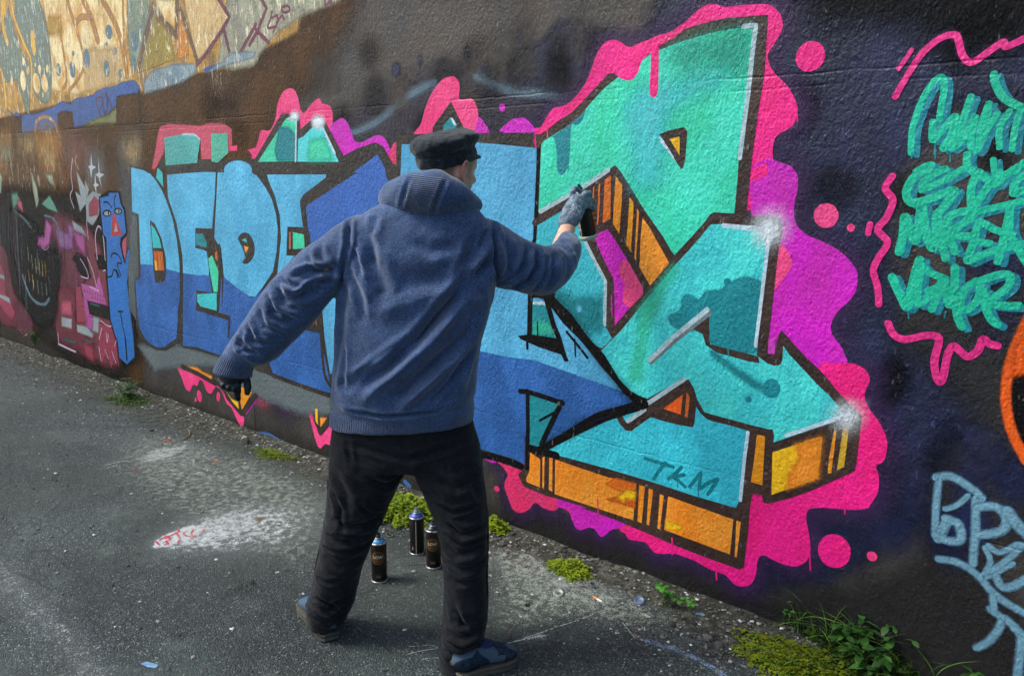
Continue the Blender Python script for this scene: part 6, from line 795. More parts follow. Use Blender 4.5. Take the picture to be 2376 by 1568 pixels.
g|ground_paint|paint_scuff|dust|w=0.0073;l=1;soft=1;a=0.2923|-2721,-1813 -2704,-1792 -2684,-1782
g|ground_paint|paint_scuff|chalk|w=0.0168;l=1;soft=1;a=0.4768|-4176,-748 -4155,-705 -4125,-688
g|ground_paint|paint_scuff|oil|w=0.0099;l=1;soft=1;a=0.2678|-2205,-256 -2208,-236 -2184,-254
g|ground_paint|paint_scuff|chalk|w=0.0057;l=1;soft=1;a=0.3774|-5081,-893 -5106,-862 -5037,-876
g|ground_paint|paint_scuff|bluechalk|w=0.007;l=1;soft=1;a=0.3844|-1409,-251 -1395,-227 -1378,-228
g|ground_paint|paint_scuff|dust|w=0.008;l=1;soft=1;a=0.3537|-3696,-690 -3718,-663 -3654,-692
g|ground_paint|paint_scuff|bluechalk|w=0.0092;l=1;soft=1;a=0.585|-1889,-1129 -1885,-1110 -1866,-1112
g|ground_paint|paint_scuff|dust|w=0.0068;l=1;soft=1;a=0.5716|-2194,-1353 -2173,-1329 -2154,-1319
g|ground_paint|paint_scuff|bluechalk|w=0.0085;l=1;soft=1;a=0.4215|-2308,-854 -2303,-832 -2284,-833
g|ground_paint|paint_scuff|chalk|w=0.0139;l=1;soft=1;a=0.523|-2086,-1017 -2083,-1000 -2058,-1008
g|ground_paint|paint_scuff|dust|w=0.0062;l=1;soft=1;a=0.5609|-1939,-863 -1918,-827 -1888,-823
g|ground_paint|paint_scuff|dust|w=0.0164;l=1;soft=1;a=0.4588|-3214,-557 -3196,-507 -3154,-499
g|ground_paint|paint_scuff|bluechalk|w=0.008;l=1;soft=1;a=0.2658|-1704,-592 -1692,-574 -1676,-576
g|ground_paint|paint_scuff|oil|w=0.0194;l=1;soft=1;a=0.2824|-4047,-844 -4072,-818 -4006,-840
g|ground_paint|paint_scuff|dust|w=0.004;l=1;soft=1;a=0.2981|-1920,-934 -1908,-905 -1877,-911
g|ground_paint|paint_scuff|chalk|w=0.0061;l=1;soft=1;a=0.3538|-1463,-801 -1465,-787 -1450,-797
g|ground_paint|paint_scuff|chalk|w=0.011;l=1;soft=1;a=0.305|-3440,-603 -3444,-563 -3390,-575
g|ground_paint|paint_scuff|bluechalk|w=0.0095;l=1;soft=1;a=0.3534|-2487,-1576 -2485,-1568 -2479,-1566
g|ground_paint|paint_scuff|bluechalk|w=0.0163;l=1;soft=1;a=0.2964|-3238,-1088 -3249,-1070 -3203,-1086
g|ground_paint|paint_scuff|oil|w=0.0125;l=1;soft=1;a=0.4648|-3285,-802 -3282,-787 -3249,-796
g|ground_paint|paint_scuff|bluechalk|w=0.0131;l=1;soft=1;a=0.4214|-2150,-1274 -2143,-1249 -2115,-1251
g|ground_paint|paint_scuff|dust|w=0.0121;l=1;soft=1;a=0.5436|-2356,-1258 -2343,-1240 -2315,-1241
g|ground_paint|paint_scuff|dust|w=0.01;l=1;soft=1;a=0.5184|-2872,-1187 -2859,-1166 -2844,-1158
g|ground_paint|paint_scuff|oil|w=0.0097;l=1;soft=1;a=0.3536|-1798,-304 -1791,-293 -1775,-302
g|ground_paint|paint_scuff|chalk|w=0.0116;l=1;soft=1;a=0.5446|-1297,-328 -1296,-316 -1282,-334
g|ground_paint|paint_scuff|dust|w=0.0114;l=1;soft=1;a=0.4796|-2415,-634 -2399,-590 -2368,-583
g|ground_paint|paint_scuff|dust|w=0.0153;l=1;soft=1;a=0.4846|-3613,-913 -3620,-885 -3579,-890
g|ground_paint|paint_scuff|bluechalk|w=0.0054;l=1;soft=1;a=0.3762|-1638,-823 -1621,-802 -1609,-792
g|ground_paint|paint_patch|dirt|f=0.25;a=0.55|-9197,118 -7500,36 -5485,-107 -4211,-121 -3670,-53 -2891,24 -2209,25 -1745,-26 -1389,-9 -1049,-50 -600,-78 -792,-265 -1188,-168 -1591,-136 -2069,-144 -2726,-292 -3457,-265 -4253,-313 -5102,-438 -6380,-342 -7884,-302
g|ground_paint|paint_spot|redorange|c=1;f=0.02;a=0.6|-4283,-815 -4277,-775 -4242,-806
g|ground_paint|paint_spot|rustspot|c=1;f=0.02;a=0.6|-3263,-783 -3252,-755 -3220,-784
g|ground_paint|paint_spot|rustspot|c=1;f=0.02;a=0.6|-3188,-726 -3179,-680 -3138,-721
g|ground_paint|paint_spot|redorange|c=1;f=0.02;a=0.6|-4619,-462 -4600,-403 -4558,-452
g|ground_paint|paint_spot|redorange|c=1;f=0.02;a=0.6|-4067,-469 -4024,-405 -4020,-447
g|ground_paint|oil_stain|oil|c=1;f=0.03;a=0.8|-2660,-1127 -2653,-1095 -2640,-1132
g|ground_paint|oil_stain|oil|c=1;f=0.03;a=0.8|-2683,-1076 -2669,-1036 -2652,-1076
g|ground_paint|oil_stain|oil|c=1;f=0.03;a=0.8|-1725,-487 -1712,-436 -1699,-493
g|ground_paint|paint_patch|baseblue|f=0.1;a=0.7;c=1|-532,74 -494,205 -407,180 -380,-10 -487,-101'''
# ------------------------------------------------------------------ helpers
def lin(h):
    c = [int(h[i:i+2], 16)/255 for i in (0, 2, 4)]
    return tuple(v/12.92 if v <= .04045 else ((v+.055)/1.055)**2.4 for v in c)
def link(o, parent=None):
    COL.objects.link(o)
    if parent: o.parent = parent
    return o
def mesh(name, verts, faces, mat=None, parent=None, smooth=False):
    m = bpy.data.meshes.new(name); m.from_pydata(verts, [], faces)
    if smooth: m.polygons.foreach_set('use_smooth', [True]*len(m.polygons))
    if mat: m.materials.append(mat)
    return link(bpy.data.objects.new(name, m), parent)
def empty(name, loc=(0, 0, 0), rz=0, parent=None):
    o = bpy.data.objects.new(name, None); o.location = loc; o.rotation_euler = (0, 0, rz); o.empty_display_size = .1
    return link(o, parent)
def tag(o, label=None, cat=None, group=None, kind=None):
    for k, v in (('label', label), ('category', cat), ('group', group), ('kind', kind)):
        if v: o[k] = v
    return o
class NT:
    def __init__(s, name):
        s.m = bpy.data.materials.new(name); s.m.use_nodes = True; s.t = s.m.node_tree; s.b = s.t.nodes['Principled BSDF']; s.out = s.t.nodes['Material Output']
    def n(s, typ, **k):
        x = s.t.nodes.new('ShaderNode'+typ)
        for a, v in k.items(): setattr(x, a, v)
        return x
    def l(s, a, b): s.t.links.new(a, b)
    def math(s, op, a, b=None, c=None, clamp=False):
        x = s.n('Math', operation=op, use_clamp=clamp)
        for i, v in enumerate((a, b, c)):
            if v is None: continue
            if isinstance(v, (int, float)): x.inputs[i].default_value = v
            else: s.l(v, x.inputs[i])
        return x.outputs[0]
    def noise(s, vec, scale, detail=3, rough=.55, dist=0):
        x = s.n('TexNoise'); x.inputs['Scale'].default_value = scale; x.inputs['Detail'].default_value = detail
        x.inputs['Roughness'].default_value = rough; x.inputs['Distortion'].default_value = dist
        if vec is not None: s.l(vec, x.inputs['Vector'])
        return x.outputs[0]
    def voro(s, vec, scale, feature='F1', out='Distance'):
        x = s.n('TexVoronoi', feature=feature); x.inputs['Scale'].default_value = scale
        if vec is not None: s.l(vec, x.inputs['Vector'])
        return x.outputs[out]
    def map(s, v, a, b, c=0., d=1., smooth=False):
        x = s.n('MapRange', interpolation_type='SMOOTHSTEP' if smooth else 'LINEAR'); s.l(v, x.inputs[0])
        for i, q in enumerate((a, b, c, d)): x.inputs[i+1].default_value = q
        return x.outputs[0]
    def mix(s, f, a, b, typ='MIX'):
        x = s.n('Mix', data_type='RGBA', blend_type=typ)
        for k, v in ((0, f), (6, a), (7, b)):
            if isinstance(v, (int, float)): x.inputs[k].default_value = v
            elif isinstance(v, tuple): x.inputs[k].default_value = (*v[:3], 1)
            else: s.l(v, x.inputs[k])
        return x.outputs[2]
    def ramp(s, f, stops):
        x = s.n('ValToRGB'); e = x.color_ramp.elements
        while len(e) < len(stops): e.new(.5)
        for q, (p, c) in zip(e, stops): q.position = p; q.color = (*c, 1)
        s.l(f, x.inputs[0]); return x.outputs[0]
    def pos(s, scale=(1, 1, 1)):
        g = s.n('NewGeometry'); x = s.n('Mapping'); x.inputs['Scale'].default_value = scale
        s.l(g.outputs['Position'], x.inputs['Vector']); return x.outputs[0]
    def obj(s, scale=(1, 1, 1)):
        g = s.n('TexCoord'); x = s.n('Mapping'); x.inputs['Scale'].default_value = scale
        s.l(g.outputs['Object'], x.inputs['Vector']); return x.outputs[0]
    def bump(s, h, strength=1, dist=.01, normal=None):
        x = s.n('Bump'); x.inputs['Strength'].default_value = strength; x.inputs['Distance'].default_value = dist
        s.l(h, x.inputs['Height'])
        if normal is not None: s.l(normal, x.inputs['Normal'])
        return x.outputs[0]
    def attr(s, name):
        x = s.n('Attribute', attribute_name=name); return x.outputs['Fac']
    def done(s, col=None, rough=None, normal=None, spec=None, metal=None):
        for k, v in (('Base Color', col), ('Roughness', rough), ('Normal', normal), ('Specular IOR Level', spec), ('Metallic', metal)):
            if v is None: continue
            if isinstance(v, (int, float)): s.b.inputs[k].default_value = v
            elif isinstance(v, tuple): s.b.inputs[k].default_value = (*v[:3], 1)
            else: s.l(v, s.b.inputs[k])
        return s.m
def smooth_pts(p, closed, n=6):
    p = [Vector(q) for q in p]; N = len(p); out = []
    rngi = range(N if closed else N-1)
    for i in rngi:
        if closed: a, b, c, d = p[i-1], p[i], p[(i+1) % N], p[(i+2) % N]
        else: a, b, c, d = p[max(i-1, 0)], p[i], p[i+1], p[min(i+2, N-1)]
        for k in range(n):
            t = k/n
            out.append(.5*((2*b)+(c-a)*t+(2*a-5*b+4*c-d)*t*t+(3*b-a-3*c+d)*t**3))
    if not closed: out.append(p[-1])
    return out
def loft(rings, seg=28, power=2.0, cap=True):
    """rings: (centre, half-width vector, half thickness); cross sections are superellipses"""
    V = []; F = []; n = len(rings); cs = [Vector(r[:3]) for r in rings]
    for i, r in enumerate(rings):
        t = (cs[min(i+1, n-1)]-cs[max(i-1, 0)]).normalized(); a = Vector(r[3:6])
        b = t.cross(a); b = b.normalized()*r[6] if b.length > 1e-9 else Vector((0, 0, 1))
        for k in range(seg):
            th = 2*math.pi*k/seg; ca, sa = math.cos(th), math.sin(th)
            V.append(cs[i]+a*math.copysign(abs(ca)**(2/power), ca)+b*math.copysign(abs(sa)**(2/power), sa))
    for i in range(n-1):
        for k in range(seg):
            F.append((i*seg+k, i*seg+(k+1) % seg, (i+1)*seg+(k+1) % seg, (i+1)*seg+k))
    if cap:
        F.append(tuple(range(seg))[::-1]); F.append(tuple((n-1)*seg+k for k in range(seg)))
    return V, F
def dense(rings, k=4):
    P = [Vector(r) if False else np.array(r) for r in rings]; out = []
    for i in range(len(P)-1):
        a, b, c, d = P[max(i-1, 0)], P[i], P[i+1], P[min(i+2, len(P)-1)]
        for j in range(k):
            t = j/k; out.append(.5*((2*b)+(c-a)*t+(2*a-5*b+4*c-d)*t*t+(3*b-a-3*c+d)*t**3))
    out.append(P[-1]); return [list(map(float, q)) for q in out]
def tube(pts, radii, seg=12, squash=None):
    """tapered round tube through pts with rounded ends"""
    pts = [Vector(p) for p in pts]; rings = []
    t0 = (pts[1]-pts[0]).normalized(); t1 = (pts[-1]-pts[-2]).normalized()
    P = [pts[0]-t0*radii[0]*.85, pts[0]-t0*radii[0]*.5]+pts+[pts[-1]+t1*radii[-1]*.5, pts[-1]+t1*radii[-1]*.85]
    Q = [radii[0]*.5, radii[0]*.86]+list(radii)+[radii[-1]*.86, radii[-1]*.5]
    ref = Vector((0, 0, 1)) if abs(t0.z) < .9 else Vector((1, 0, 0)); a = t0.cross(ref).normalized()
    for i, p in enumerate(P):
        t = (P[min(i+1, len(P)-1)]-P[max(i-1, 0)]).normalized(); a = (a-t*a.dot(t)).normalized()
        rings.append((*p, *(a*Q[i]), Q[i]))
    return loft(rings, seg)
def ell(c, ax, seg=16, rings=10):
    """ellipsoid: centre and three half axes"""
    c = Vector(c); ax = [Vector(a) for a in ax]; V = []; F = []
    for i in range(rings+1):
        ph = math.pi*(i+.02)/(rings+.04)
        for k in range(seg):
            th = 2*math.pi*k/seg
            V.append(c+ax[0]*math.sin(ph)*math.cos(th)+ax[1]*math.sin(ph)*math.sin(th)+ax[2]*math.cos(ph))
    for i in range(rings):
        for k in range(seg): F.append((i*seg+k, (i+1)*seg+k, (i+1)*seg+(k+1) % seg, i*seg+(k+1) % seg))
    F.append(tuple(range(seg))); F.append(tuple(rings*seg+k for k in range(seg))[::-1])
    return V, F
def join(parts):
    V = []; F = []
    for v, f in parts:
        o = len(V); V += list(v); F += [tuple(i+o for i in q) for q in f]
    return V, F
def fuse(name, parts, voxel, mat, parent, smooth=6, fac=.5):
    """union overlapping closed shapes into one continuous surface"""
    V, F = join(parts)
    me = bpy.data.meshes.new(name+'_raw'); me.from_pydata([tuple(v) for v in V], [], F)
    bm = bmesh.new(); bm.from_mesh(me); bmesh.ops.recalc_face_normals(bm, faces=bm.faces); bm.to_mesh(me); bm.free()
    tmp = bpy.data.objects.new(name+'_raw', me); COL.objects.link(tmp)
    r = tmp.modifiers.new('r', 'REMESH'); r.mode = 'VOXEL'; r.voxel_size = voxel
    if smooth: s = tmp.modifiers.new('s', 'SMOOTH'); s.iterations = smooth; s.factor = fac
    dg = bpy.context.evaluated_depsgraph_get(); m2 = bpy.data.meshes.new_from_object(tmp.evaluated_get(dg)); m2.name = name
    bpy.data.objects.remove(tmp); bpy.data.meshes.remove(me)
    m2.polygons.foreach_set('use_smooth', [True]*len(m2.polygons)); m2.materials.clear()
    if mat: m2.materials.append(mat)
    return link(bpy.data.objects.new(name, m2), parent)
def getco(o):
    m = o.data; c = np.empty(len(m.vertices)*3); m.vertices.foreach_get('co', c); n = np.empty(len(m.vertices)*3)
    m.vertices.foreach_get('normal', n); return c.reshape(-1, 3), n.reshape(-1, 3)
def setco(o, c): o.data.vertices.foreach_set('co', c.ravel()); o.data.update()
def setattr_f(o, name, val):
    a = o.data.attributes.new(name, 'FLOAT', 'POINT'); a.data.foreach_set('value', np.asarray(val, dtype=np.float32))
CAMP = np.array([0, -2.64136, 1.62]); FHV = np.array(PT['Fh']); RHV = np.array(PT['Rh'])
def segdist(P, A, B, vd, k=.35):
    """distance of points to a segment with the component along the view direction shortened"""
    ab = B-A; d = P-A; t = np.clip((d@ab)/max(ab@ab, 1e-12), 0, 1); q = d-np.outer(t, ab)
    al = q@vd; q = q-np.outer(al*(1-k), vd); return np.sqrt((q*q).sum(1)), t
def fold(o, folds, wob=0.):
    c, n = getco(o); disp = np.zeros(len(c)); face = np.clip(((CAMP-c)/np.linalg.norm(CAMP-c, axis=1)[:, None]*n).sum(1)*3, 0, 1)
    for pts, amp, w in folds:
        pts = [np.array(p) for p in pts]; best = np.full(len(c), 9.); tt = np.zeros(len(c)); L = len(pts)-1
        for i in range(L):
            dd, t = segdist(c, pts[i], pts[i+1], FHV); m = dd < best; best[m] = dd[m]; tt[m] = (i+t[m])/L
        env = np.clip(np.minimum(tt, 1-tt)*5+.25, 0, 1)
        x = best/w; disp += amp*env*(np.exp(-np.abs(x)**1.4)-.55*np.exp(-((x-1.6)/.8)**2))
    c += n*(disp*face)[:, None]; setco(o, c)
def ripple(o, amp, f, seed=0., stretch=(1, 1, 1)):
    c, n = getco(o); d = np.zeros(len(c))
    for i, q in enumerate(c):
        v = Vector((q[0]*f*stretch[0]+seed, q[1]*f*stretch[1], q[2]*f*stretch[2])); d[i] = noise.noise(v)+.5*noise.noise(v*2.1)
    c += n*(d*amp)[:, None]; setco(o, c)

# ------------------------------------------------------------------ wall relief shared by concrete and paint
def make_relief():
    g = bpy.data.node_groups.new('wall_relief', 'ShaderNodeTree'); g.interface.new_socket('Normal', in_out='OUTPUT', socket_type='NodeSocketVector')
    g.interface.new_socket('Height', in_out='OUTPUT', socket_type='NodeSocketFloat')
    s = NT.__new__(NT); s.t = g; go = g.nodes.new('NodeGroupOutput')
    p = s.pos((1, 1, .55)); pf = s.pos((1, 1, .8))
    a = s.noise(p, 58, 2, .5); b = s.noise(pf, 115, 3, .6); big = s.noise(pf, 3.2, 3, .5)
    v = s.voro(s.pos((1, 1, .62)), 80, 'SMOOTH_F1'); dots = s.map(v, .0, .42, 1, 0, True)
    sel = s.map(s.noise(pf, 14, 2), .42, .62, .15, 1, True)
    h = s.math('MULTIPLY_ADD', a, .9, s.math('MULTIPLY', b, .75)); h = s.math('ADD', h, s.math('MULTIPLY', s.math('MULTIPLY', dots, sel), .38))
    h = s.math('ADD', h, s.math('MULTIPLY', big, 2.2))
    # hairline trowel and shutter-board marks
    sep = s.n('SeparateXYZ'); gp = s.n('NewGeometry'); s.l(gp.outputs['Position'], sep.inputs[0])
    wob = s.math('MULTIPLY', s.math('SUBTRACT', s.noise(pf, 9, 2), .5), .02)
    brk = s.map(s.noise(s.pos((1, 1, 1)), 1.6, 3, .6), .40, .58, .06, 1, True)
    for ax, val in (('Z', 1.946), ('Z', .536), ('Z', 1.905), ('X', -3.0426), ('X', -4.311), ('X', -3.075)):
        q = s.math('ABSOLUTE', s.math('SUBTRACT', s.math('ADD', sep.outputs[ax], wob), val))
        h = s.math('SUBTRACT', h, s.math('MULTIPLY', s.map(q, 0, .007, 1, 0, True), s.math('MULTIPLY', brk, .42 if val == 1.946 else .25)))
    nb = s.bump(h, .85, .0052); g.links.new(nb, go.inputs['Normal']); g.links.new(h, go.inputs['Height'])
    return g
RELIEF = make_relief()
def relief(s):
    x = s.n('Group'); x.node_tree = RELIEF; return x.outputs['Normal'], x.outputs['Height']
HEX = dict(brown='563a1d', grey='403e3a', navy='141a36', black='08090c', purplegrey='34303f', steel='6f8c9c', darkgrey='29292b', groundgrime='302e28', charcoal='232223',
 ochre='cc982c', sage='a9ab90', cream='ffecb2', sand='d4b478', slate='64786a', sagegreen='8a9a80', ochredark='b07a2c', yellow2='e6b026', gold='c79a22', slateblue='5b7a84', olivegold='9c8724', amber='c87f12', umber='6d5138', plum='6f3346', iceblue='8aa2aa', royal='2c5696', olive='7a7d4c', deepblue='27608c', maroon='4b1322',
 dustpink='8a6258', rust='8a5a2c', soot='0d0d0c', crimson='8e3048', magenta2='a04a8c', ash='8b979a', rose='a84a62', ashblue='6a8a96', tealdark='2a5a5c',
 figblue='1668b4', redbrick='a52a2e', purplehaze='3b2450', pink='f4188a', magenta='d414c4', magenta3='c43ab4', pinkred='e62a68', pinkrose='ec3078', coral='f44a88', pinkfaded='c24a62', pink2='dd2880',
 fog='5c686a', outline='231f1b', outline2='33231f', sky='5cbbe2', skydeep='58b2dc', cobalt='1f5698', bluemid='3164b4', teal='34bcc0', tealdeep='0f848e', mint='3ed4aa', orangedark='d9701c', orange='ee8a1e', yellow='ecb812', rustline='b0633c', tealfaded='4aa8a4', mintfaded='52b59a', ice='bcd6e4', icegrey='a9c4cc', white='eaf4fa', aqua='48dce0', tealgrad='2fd0a6', sea='1ea890', aquadeep='36b8c8', aquagrad='48dcd6', aqua2='3accde', orangeyel='e58f1e', yelorange='dca416', orangered='f0641a', amber2='dc8c14', yellowdull='c8a02c', tealtag='077884', stone='6d7c80',
 tagteal='12b894', tagshade='0f7f8e', orangearc='d9560c', tagblue='6a97ab', tagblueshade='2c5a86', baseblue='3f6fae',
 deepnavy='1c2650', crimsondark='6a2636', plumlight='845086', tealgreen='4f8a78', lilac='b8a8bc', star='b4bec4', chalk='c6cecd', redmark='c03048', bluechalk='7d97b0', dust='8d968c', dirt='4b4f47', redorange='b85a3c', rustspot='7e5230', oil='1b1b18', )
GRAD = dict(tealgrad='40dcc0', aquagrad='38c4c8', aqua2='30b8cc', sky='4aa8d2', skydeep='489fca', orange='f09a30', orangedark='c85a10', pink='e81478', magenta='c81cb0', pinkred='d4306a', pinkrose='f04888', cobalt='2f68b2', orangeyel='e8c018', yelorange='e8881e', cream='dca94a', ochre='8a6a34', slate='6f8478', sky2='4aa6d2', brown='46311a', grey='4b433b', navy='20284a', soot='1a1814', sage='8a8a78', sagegreen='6f8070', iceblue='6f8a98', aqua='50d0d4', outline='302b24', outline2='3f2d27')
MATS = {}
def paint_mat(key, soft, ground):
    k = (key, soft, ground)
    if k in MATS: return MATS[k]
    s = NT('paint_'+key); c = lin(HEX[key]); c2 = lin(GRAD.get(key, HEX[key]))
    p = s.pos(); worn = key in ('cream', 'ochre', 'sage', 'sand', 'slate', 'sagegreen', 'iceblue', 'olivegold', 'amber', 'slateblue', 'ochredark', 'umber', 'yellow2', 'gold')
    f = s.map(s.noise(s.pos((1, 1, .6)), 5.0 if not worn else 7, 4, .62), .38, .62, 0, 1, True)
    col = s.mix(f, c, c2)
    fine = s.map(s.noise(s.pos((1, 1, .7)), 90, 3, .65), .3, .7, .80, 1.12)
    col = s.mix(1., col, s.n_rgb(fine), 'MULTIPLY')
    if worn:   # weathered old coat: vertical flaking that bares pale and dark layers
        st = s.map(s.noise(s.pos((1, 1, .28)), 34, 5, .7), .53, .60, 0, 1, True)
        col = s.mix(s.math('MULTIPLY', st, .5), col, lin('6b5a3c'))
        st2 = s.map(s.noise(s.pos((1.3, 1, .3)), 27, 5, .7), .56, .62, 0, 1, True)
        col = s.mix(s.math('MULTIPLY', st2, .75), col, lin('fbf0d2'))
    if not ground:
        cl = s.map(s.noise(s.pos((1, 1, .8)), 2.6, 5, .6), .3, .7, .80, 1.14); col = s.mix(1., col, s.n_rgb(cl), 'MULTIPLY')
        chip = s.map(s.noise(s.pos((1, 1, .6)), 24, 6, .72), .685, .70, 0, .75, True); col = s.mix(chip, col, lin('4a4640'))
        scr = s.map(s.noise(s.pos((9, 1, .55)), 7, 3, .6), .77, .785, 0, .35, True); col = s.mix(scr, col, lin('93938c'))
    if key in ('outline', 'outline2', 'brown', 'grey', 'navy', 'black', 'soot'):   # dark coats: pale paint flecks, plus specular glints painted in as specks
        sp = s.map(s.noise(s.pos((1, 1, .38)), 62, 2, .5), .65, .73, 0, .45, True)
        col = s.mix(sp, col, lin('8b8a84') if key != 'navy' else lin('4a5688'))
    if ground:
        n = s.bump(s.math('ADD', s.voro(p, 210), s.math('MULTIPLY', s.noise(p, 60, 3), 1.2)), .7, .004)
        s.done(col, .8, n, .25)
    else:
        n, h = relief(s)
        dark = key in ('soot', 'black', 'charcoal'); s.done(col, s.map(s.noise(p, 22, 2), .3, .7, .46 if dark else .34, .62 if dark else .5), n, (.15 if key in ('soot', 'black', 'brown') else .3) if dark or key == 'brown' else .42)
    if soft:
        a = s.attr('cover'); gr = s.noise(p, 150 if not ground else 230, 3, .65)
        if ground:
            g2 = s.math('MULTIPLY_ADD', s.math('SUBTRACT', gr, .5), 1.6, a); lo = s.math('MULTIPLY', s.map(s.math('MULTIPLY_ADD', s.math('SUBTRACT', s.noise(p, 28, 5, .7), .5), 1.5, g2), .46, .66, 0, 1, True), s.map(a, 0, .55, 0, .95))
            lo = s.math('MAXIMUM', lo, s.math('MULTIPLY', a, .16))
        else:
            ed = s.math('MULTIPLY', a, s.math('SUBTRACT', 1.0, a)); lo = s.math('MULTIPLY_ADD', s.math('MULTIPLY', ed, s.math('SUBTRACT', s.math('MULTIPLY_ADD', gr, .55, s.math('MULTIPLY', s.noise(s.pos((1, 1, .6)), 7, 5, .68), .6)), .575)), 6.0, a, clamp=True)
        tr = s.n('BsdfTransparent'); mx = s.n('MixShader'); s.l(lo, mx.inputs[0]); s.l(tr.outputs[0], mx.inputs[1]); s.l(s.b.outputs[0], mx.inputs[2]); s.l(mx.outputs[0], s.out.inputs[0])
    MATS[k] = s.m; return s.m
def n_rgb(self, v):
    x = self.n('CombineColor')
    for i in range(3): self.l(v, x.inputs[i])
    return x.outputs[0]
NT.n_rgb = n_rgb
def area2(p): return sum(p[i].x*p[(i+1) % len(p)].y-p[(i+1) % len(p)].x*p[i].y for i in range(len(p)))/2
def offset(p, d):
    """shift a counter-clockwise outline outwards by d"""
    out = []; n = len(p)
    for i in range(n):
        a = (p[i]-p[i-1]); b = (p[(i+1) % n]-p[i])
        if a.length < 1e-6: a = b
        if b.length < 1e-6: b = a
        na = Vector((a.y, -a.x)).normalized(); nb = Vector((b.y, -b.x)).normalized(); m = na+nb
        m = m.normalized() if m.length > 1e-6 else na
        out.append(p[i]+m*d/max(.55, m.dot(na)))
    return out
def fill(p, alphas=None):
    tris = geometry.tessellate_polygon([[Vector((q.x, q.y, 0)) for q in p]]); return [tuple(t) for t in tris]
layer = {'w': [], 'g': []}
def paint_obj(plane, name, col, op, pts, parent):
    o = {}
    for kv in op.split(';'):
        if kv: k, v = kv.split('='); o[k] = float(v)
    P = [Vector((a*.001, b*.001)) for a, b in pts]
    if o.get('f', 1) < .009 and plane == 'w': o.pop('f')
    a0 = o.get('a', 1.0); V = []; F = []; A = []; soft = 'f' in o or 'soft' in o or a0 < 1
    if 'l' in o:
        w = o['w']; c = P if 'st' in o else smooth_pts(P, False, 11)
        if 'st' in o and len(P) > 2:   # keep corners, add points
            c = P
        if 'st' in o: c = [c[i].lerp(c[i+1], k/4) for i in range(len(c)-1) for k in range(4)]+[c[-1]]
        n = len(c); prof = [(-1, 0), (-.6, .35), (-.25, .9), (.25, .9), (.6, .35), (1, 0)] if 'soft' in o else ([(-1, 1), (1, 1)] if 'f' not in o else None)
        hw = w/2
        if prof is None:
            e = min(.45, o['f']/hw*.5); prof = [(-1-e*.5, 0), (-1+e, 1), (1-e, 1), (1+e*.5, 0)]
        nrm = []
        for i in range(n):
            t = c[min(i+1, n-1)]-c[max(i-1, 0)]; t = t.normalized() if t.length > 1e-9 else Vector((1, 0)); nrm.append(Vector((-t.y, t.x)))
        # rounded ends
        t0 = (c[0]-c[1]).normalized(); t1 = (c[-1]-c[-2]).normalized()
        rows = []
        endsteps = [(1.0, .05), (.87, .5), (.5, .87)]
        for q, k in endsteps: rows.append((c[0]+t0*hw*q*.9, nrm[0], k, 0 if ('soft' in o or 'f' in o) and q == 1 else 1))
        rng_l = random.Random(int(abs(P[0].x*1000))); 
        for i in range(n): rows.append((c[i], nrm[i], 1+rng_l.uniform(-.012, .012), 1))
        for q, k in endsteps[::-1]: rows.append((c[-1]+t1*hw*q*.9, nrm[-1], k, 0 if ('soft' in o or 'f' in o) and q == 1 else 1))
        m = len(prof)
        for i, (q, nn, k, ea) in enumerate(rows):
            for u, al in prof: V.append(q+nn*hw*k*u); A.append(al*ea*a0)
        for i in range(len(rows)-1):
            for j in range(m-1): F.append((i*m+j, i*m+j+1, (i+1)*m+j+1, (i+1)*m+j))
    else:
        if 'c' in o: P = smooth_pts(P, True, 6)
        else: P = [P[i].lerp(P[(i+1) % len(P)], k/3) for i in range(len(P)) for k in range(3)]
        if area2(P) < 0: P = P[::-1]
        if 'grow' in o: P = offset(P, o['grow'])
        if 'f' in o and o['f'] >= .015:      # soft edge: grid of cells whose cover falls off with the distance to the outline
            f = o['f']; pa = np.array([(q.x, q.y) for q in P]); pb = np.roll(pa, -1, 0); cell = min(.06, max(.006, f/3))
            lo = pa.min(0)-f*.6; hi = pa.max(0)+f*.6; gx = np.arange(lo[0], hi[0]+cell, cell); gy = np.arange(lo[1], hi[1]+cell, cell)
            X, Y = np.meshgrid(gx, gy, indexing='ij'); q = np.stack([X.ravel(), Y.ravel()], 1); d2 = np.full(len(q), 1e9); ins = np.zeros(len(q), bool)
            for A_, B_ in zip(pa, pb):
                e = B_-A_; w_ = q-A_; t_ = np.clip((w_@e)/max(e@e, 1e-12), 0, 1); z_ = w_-np.outer(t_, e); d2 = np.minimum(d2, (z_*z_).sum(1))
                if A_[1] != B_[1]:
                    cnd = ((A_[1] > q[:, 1]) != (B_[1] > q[:, 1])) & (q[:, 0] < e[0]*(q[:, 1]-A_[1])/e[1]+A_[0]); ins ^= cnd
            sdist = np.sqrt(d2)*np.where(ins, 1, -1); al = np.clip((sdist/f)+.5, 0, 1); al = al*al*(3-2*al)*a0
            nyy = len(gy); al2 = al.reshape(len(gx), nyy); keep = np.maximum.reduce([al2[:-1, :-1], al2[1:, :-1], al2[:-1, 1:], al2[1:, 1:]]) > 0
            ii, jj = np.nonzero(keep); idx = np.stack([ii*nyy+jj, (ii+1)*nyy+jj, (ii+1)*nyy+jj+1, ii*nyy+jj+1], 1); used, inv = np.unique(idx, return_inverse=True)
            V = [Vector(p_) for p_ in q[used]]; A = al[used]; F = [tuple(r_) for r_ in inv.reshape(-1, 4).tolist()]
        elif 'f' in o:
            f = o['f']; inn = offset(P, -f*.45); out = offset(P, f*.55); n = len(P)
            V = inn+out; A = [a0]*n+[0]*n; F = fill(inn)
            for i in range(n): j = (i+1) % n; F.append((i, j, n+j, n+i))
        else:
            V = P; A = [a0]*len(P); F = fill(P)
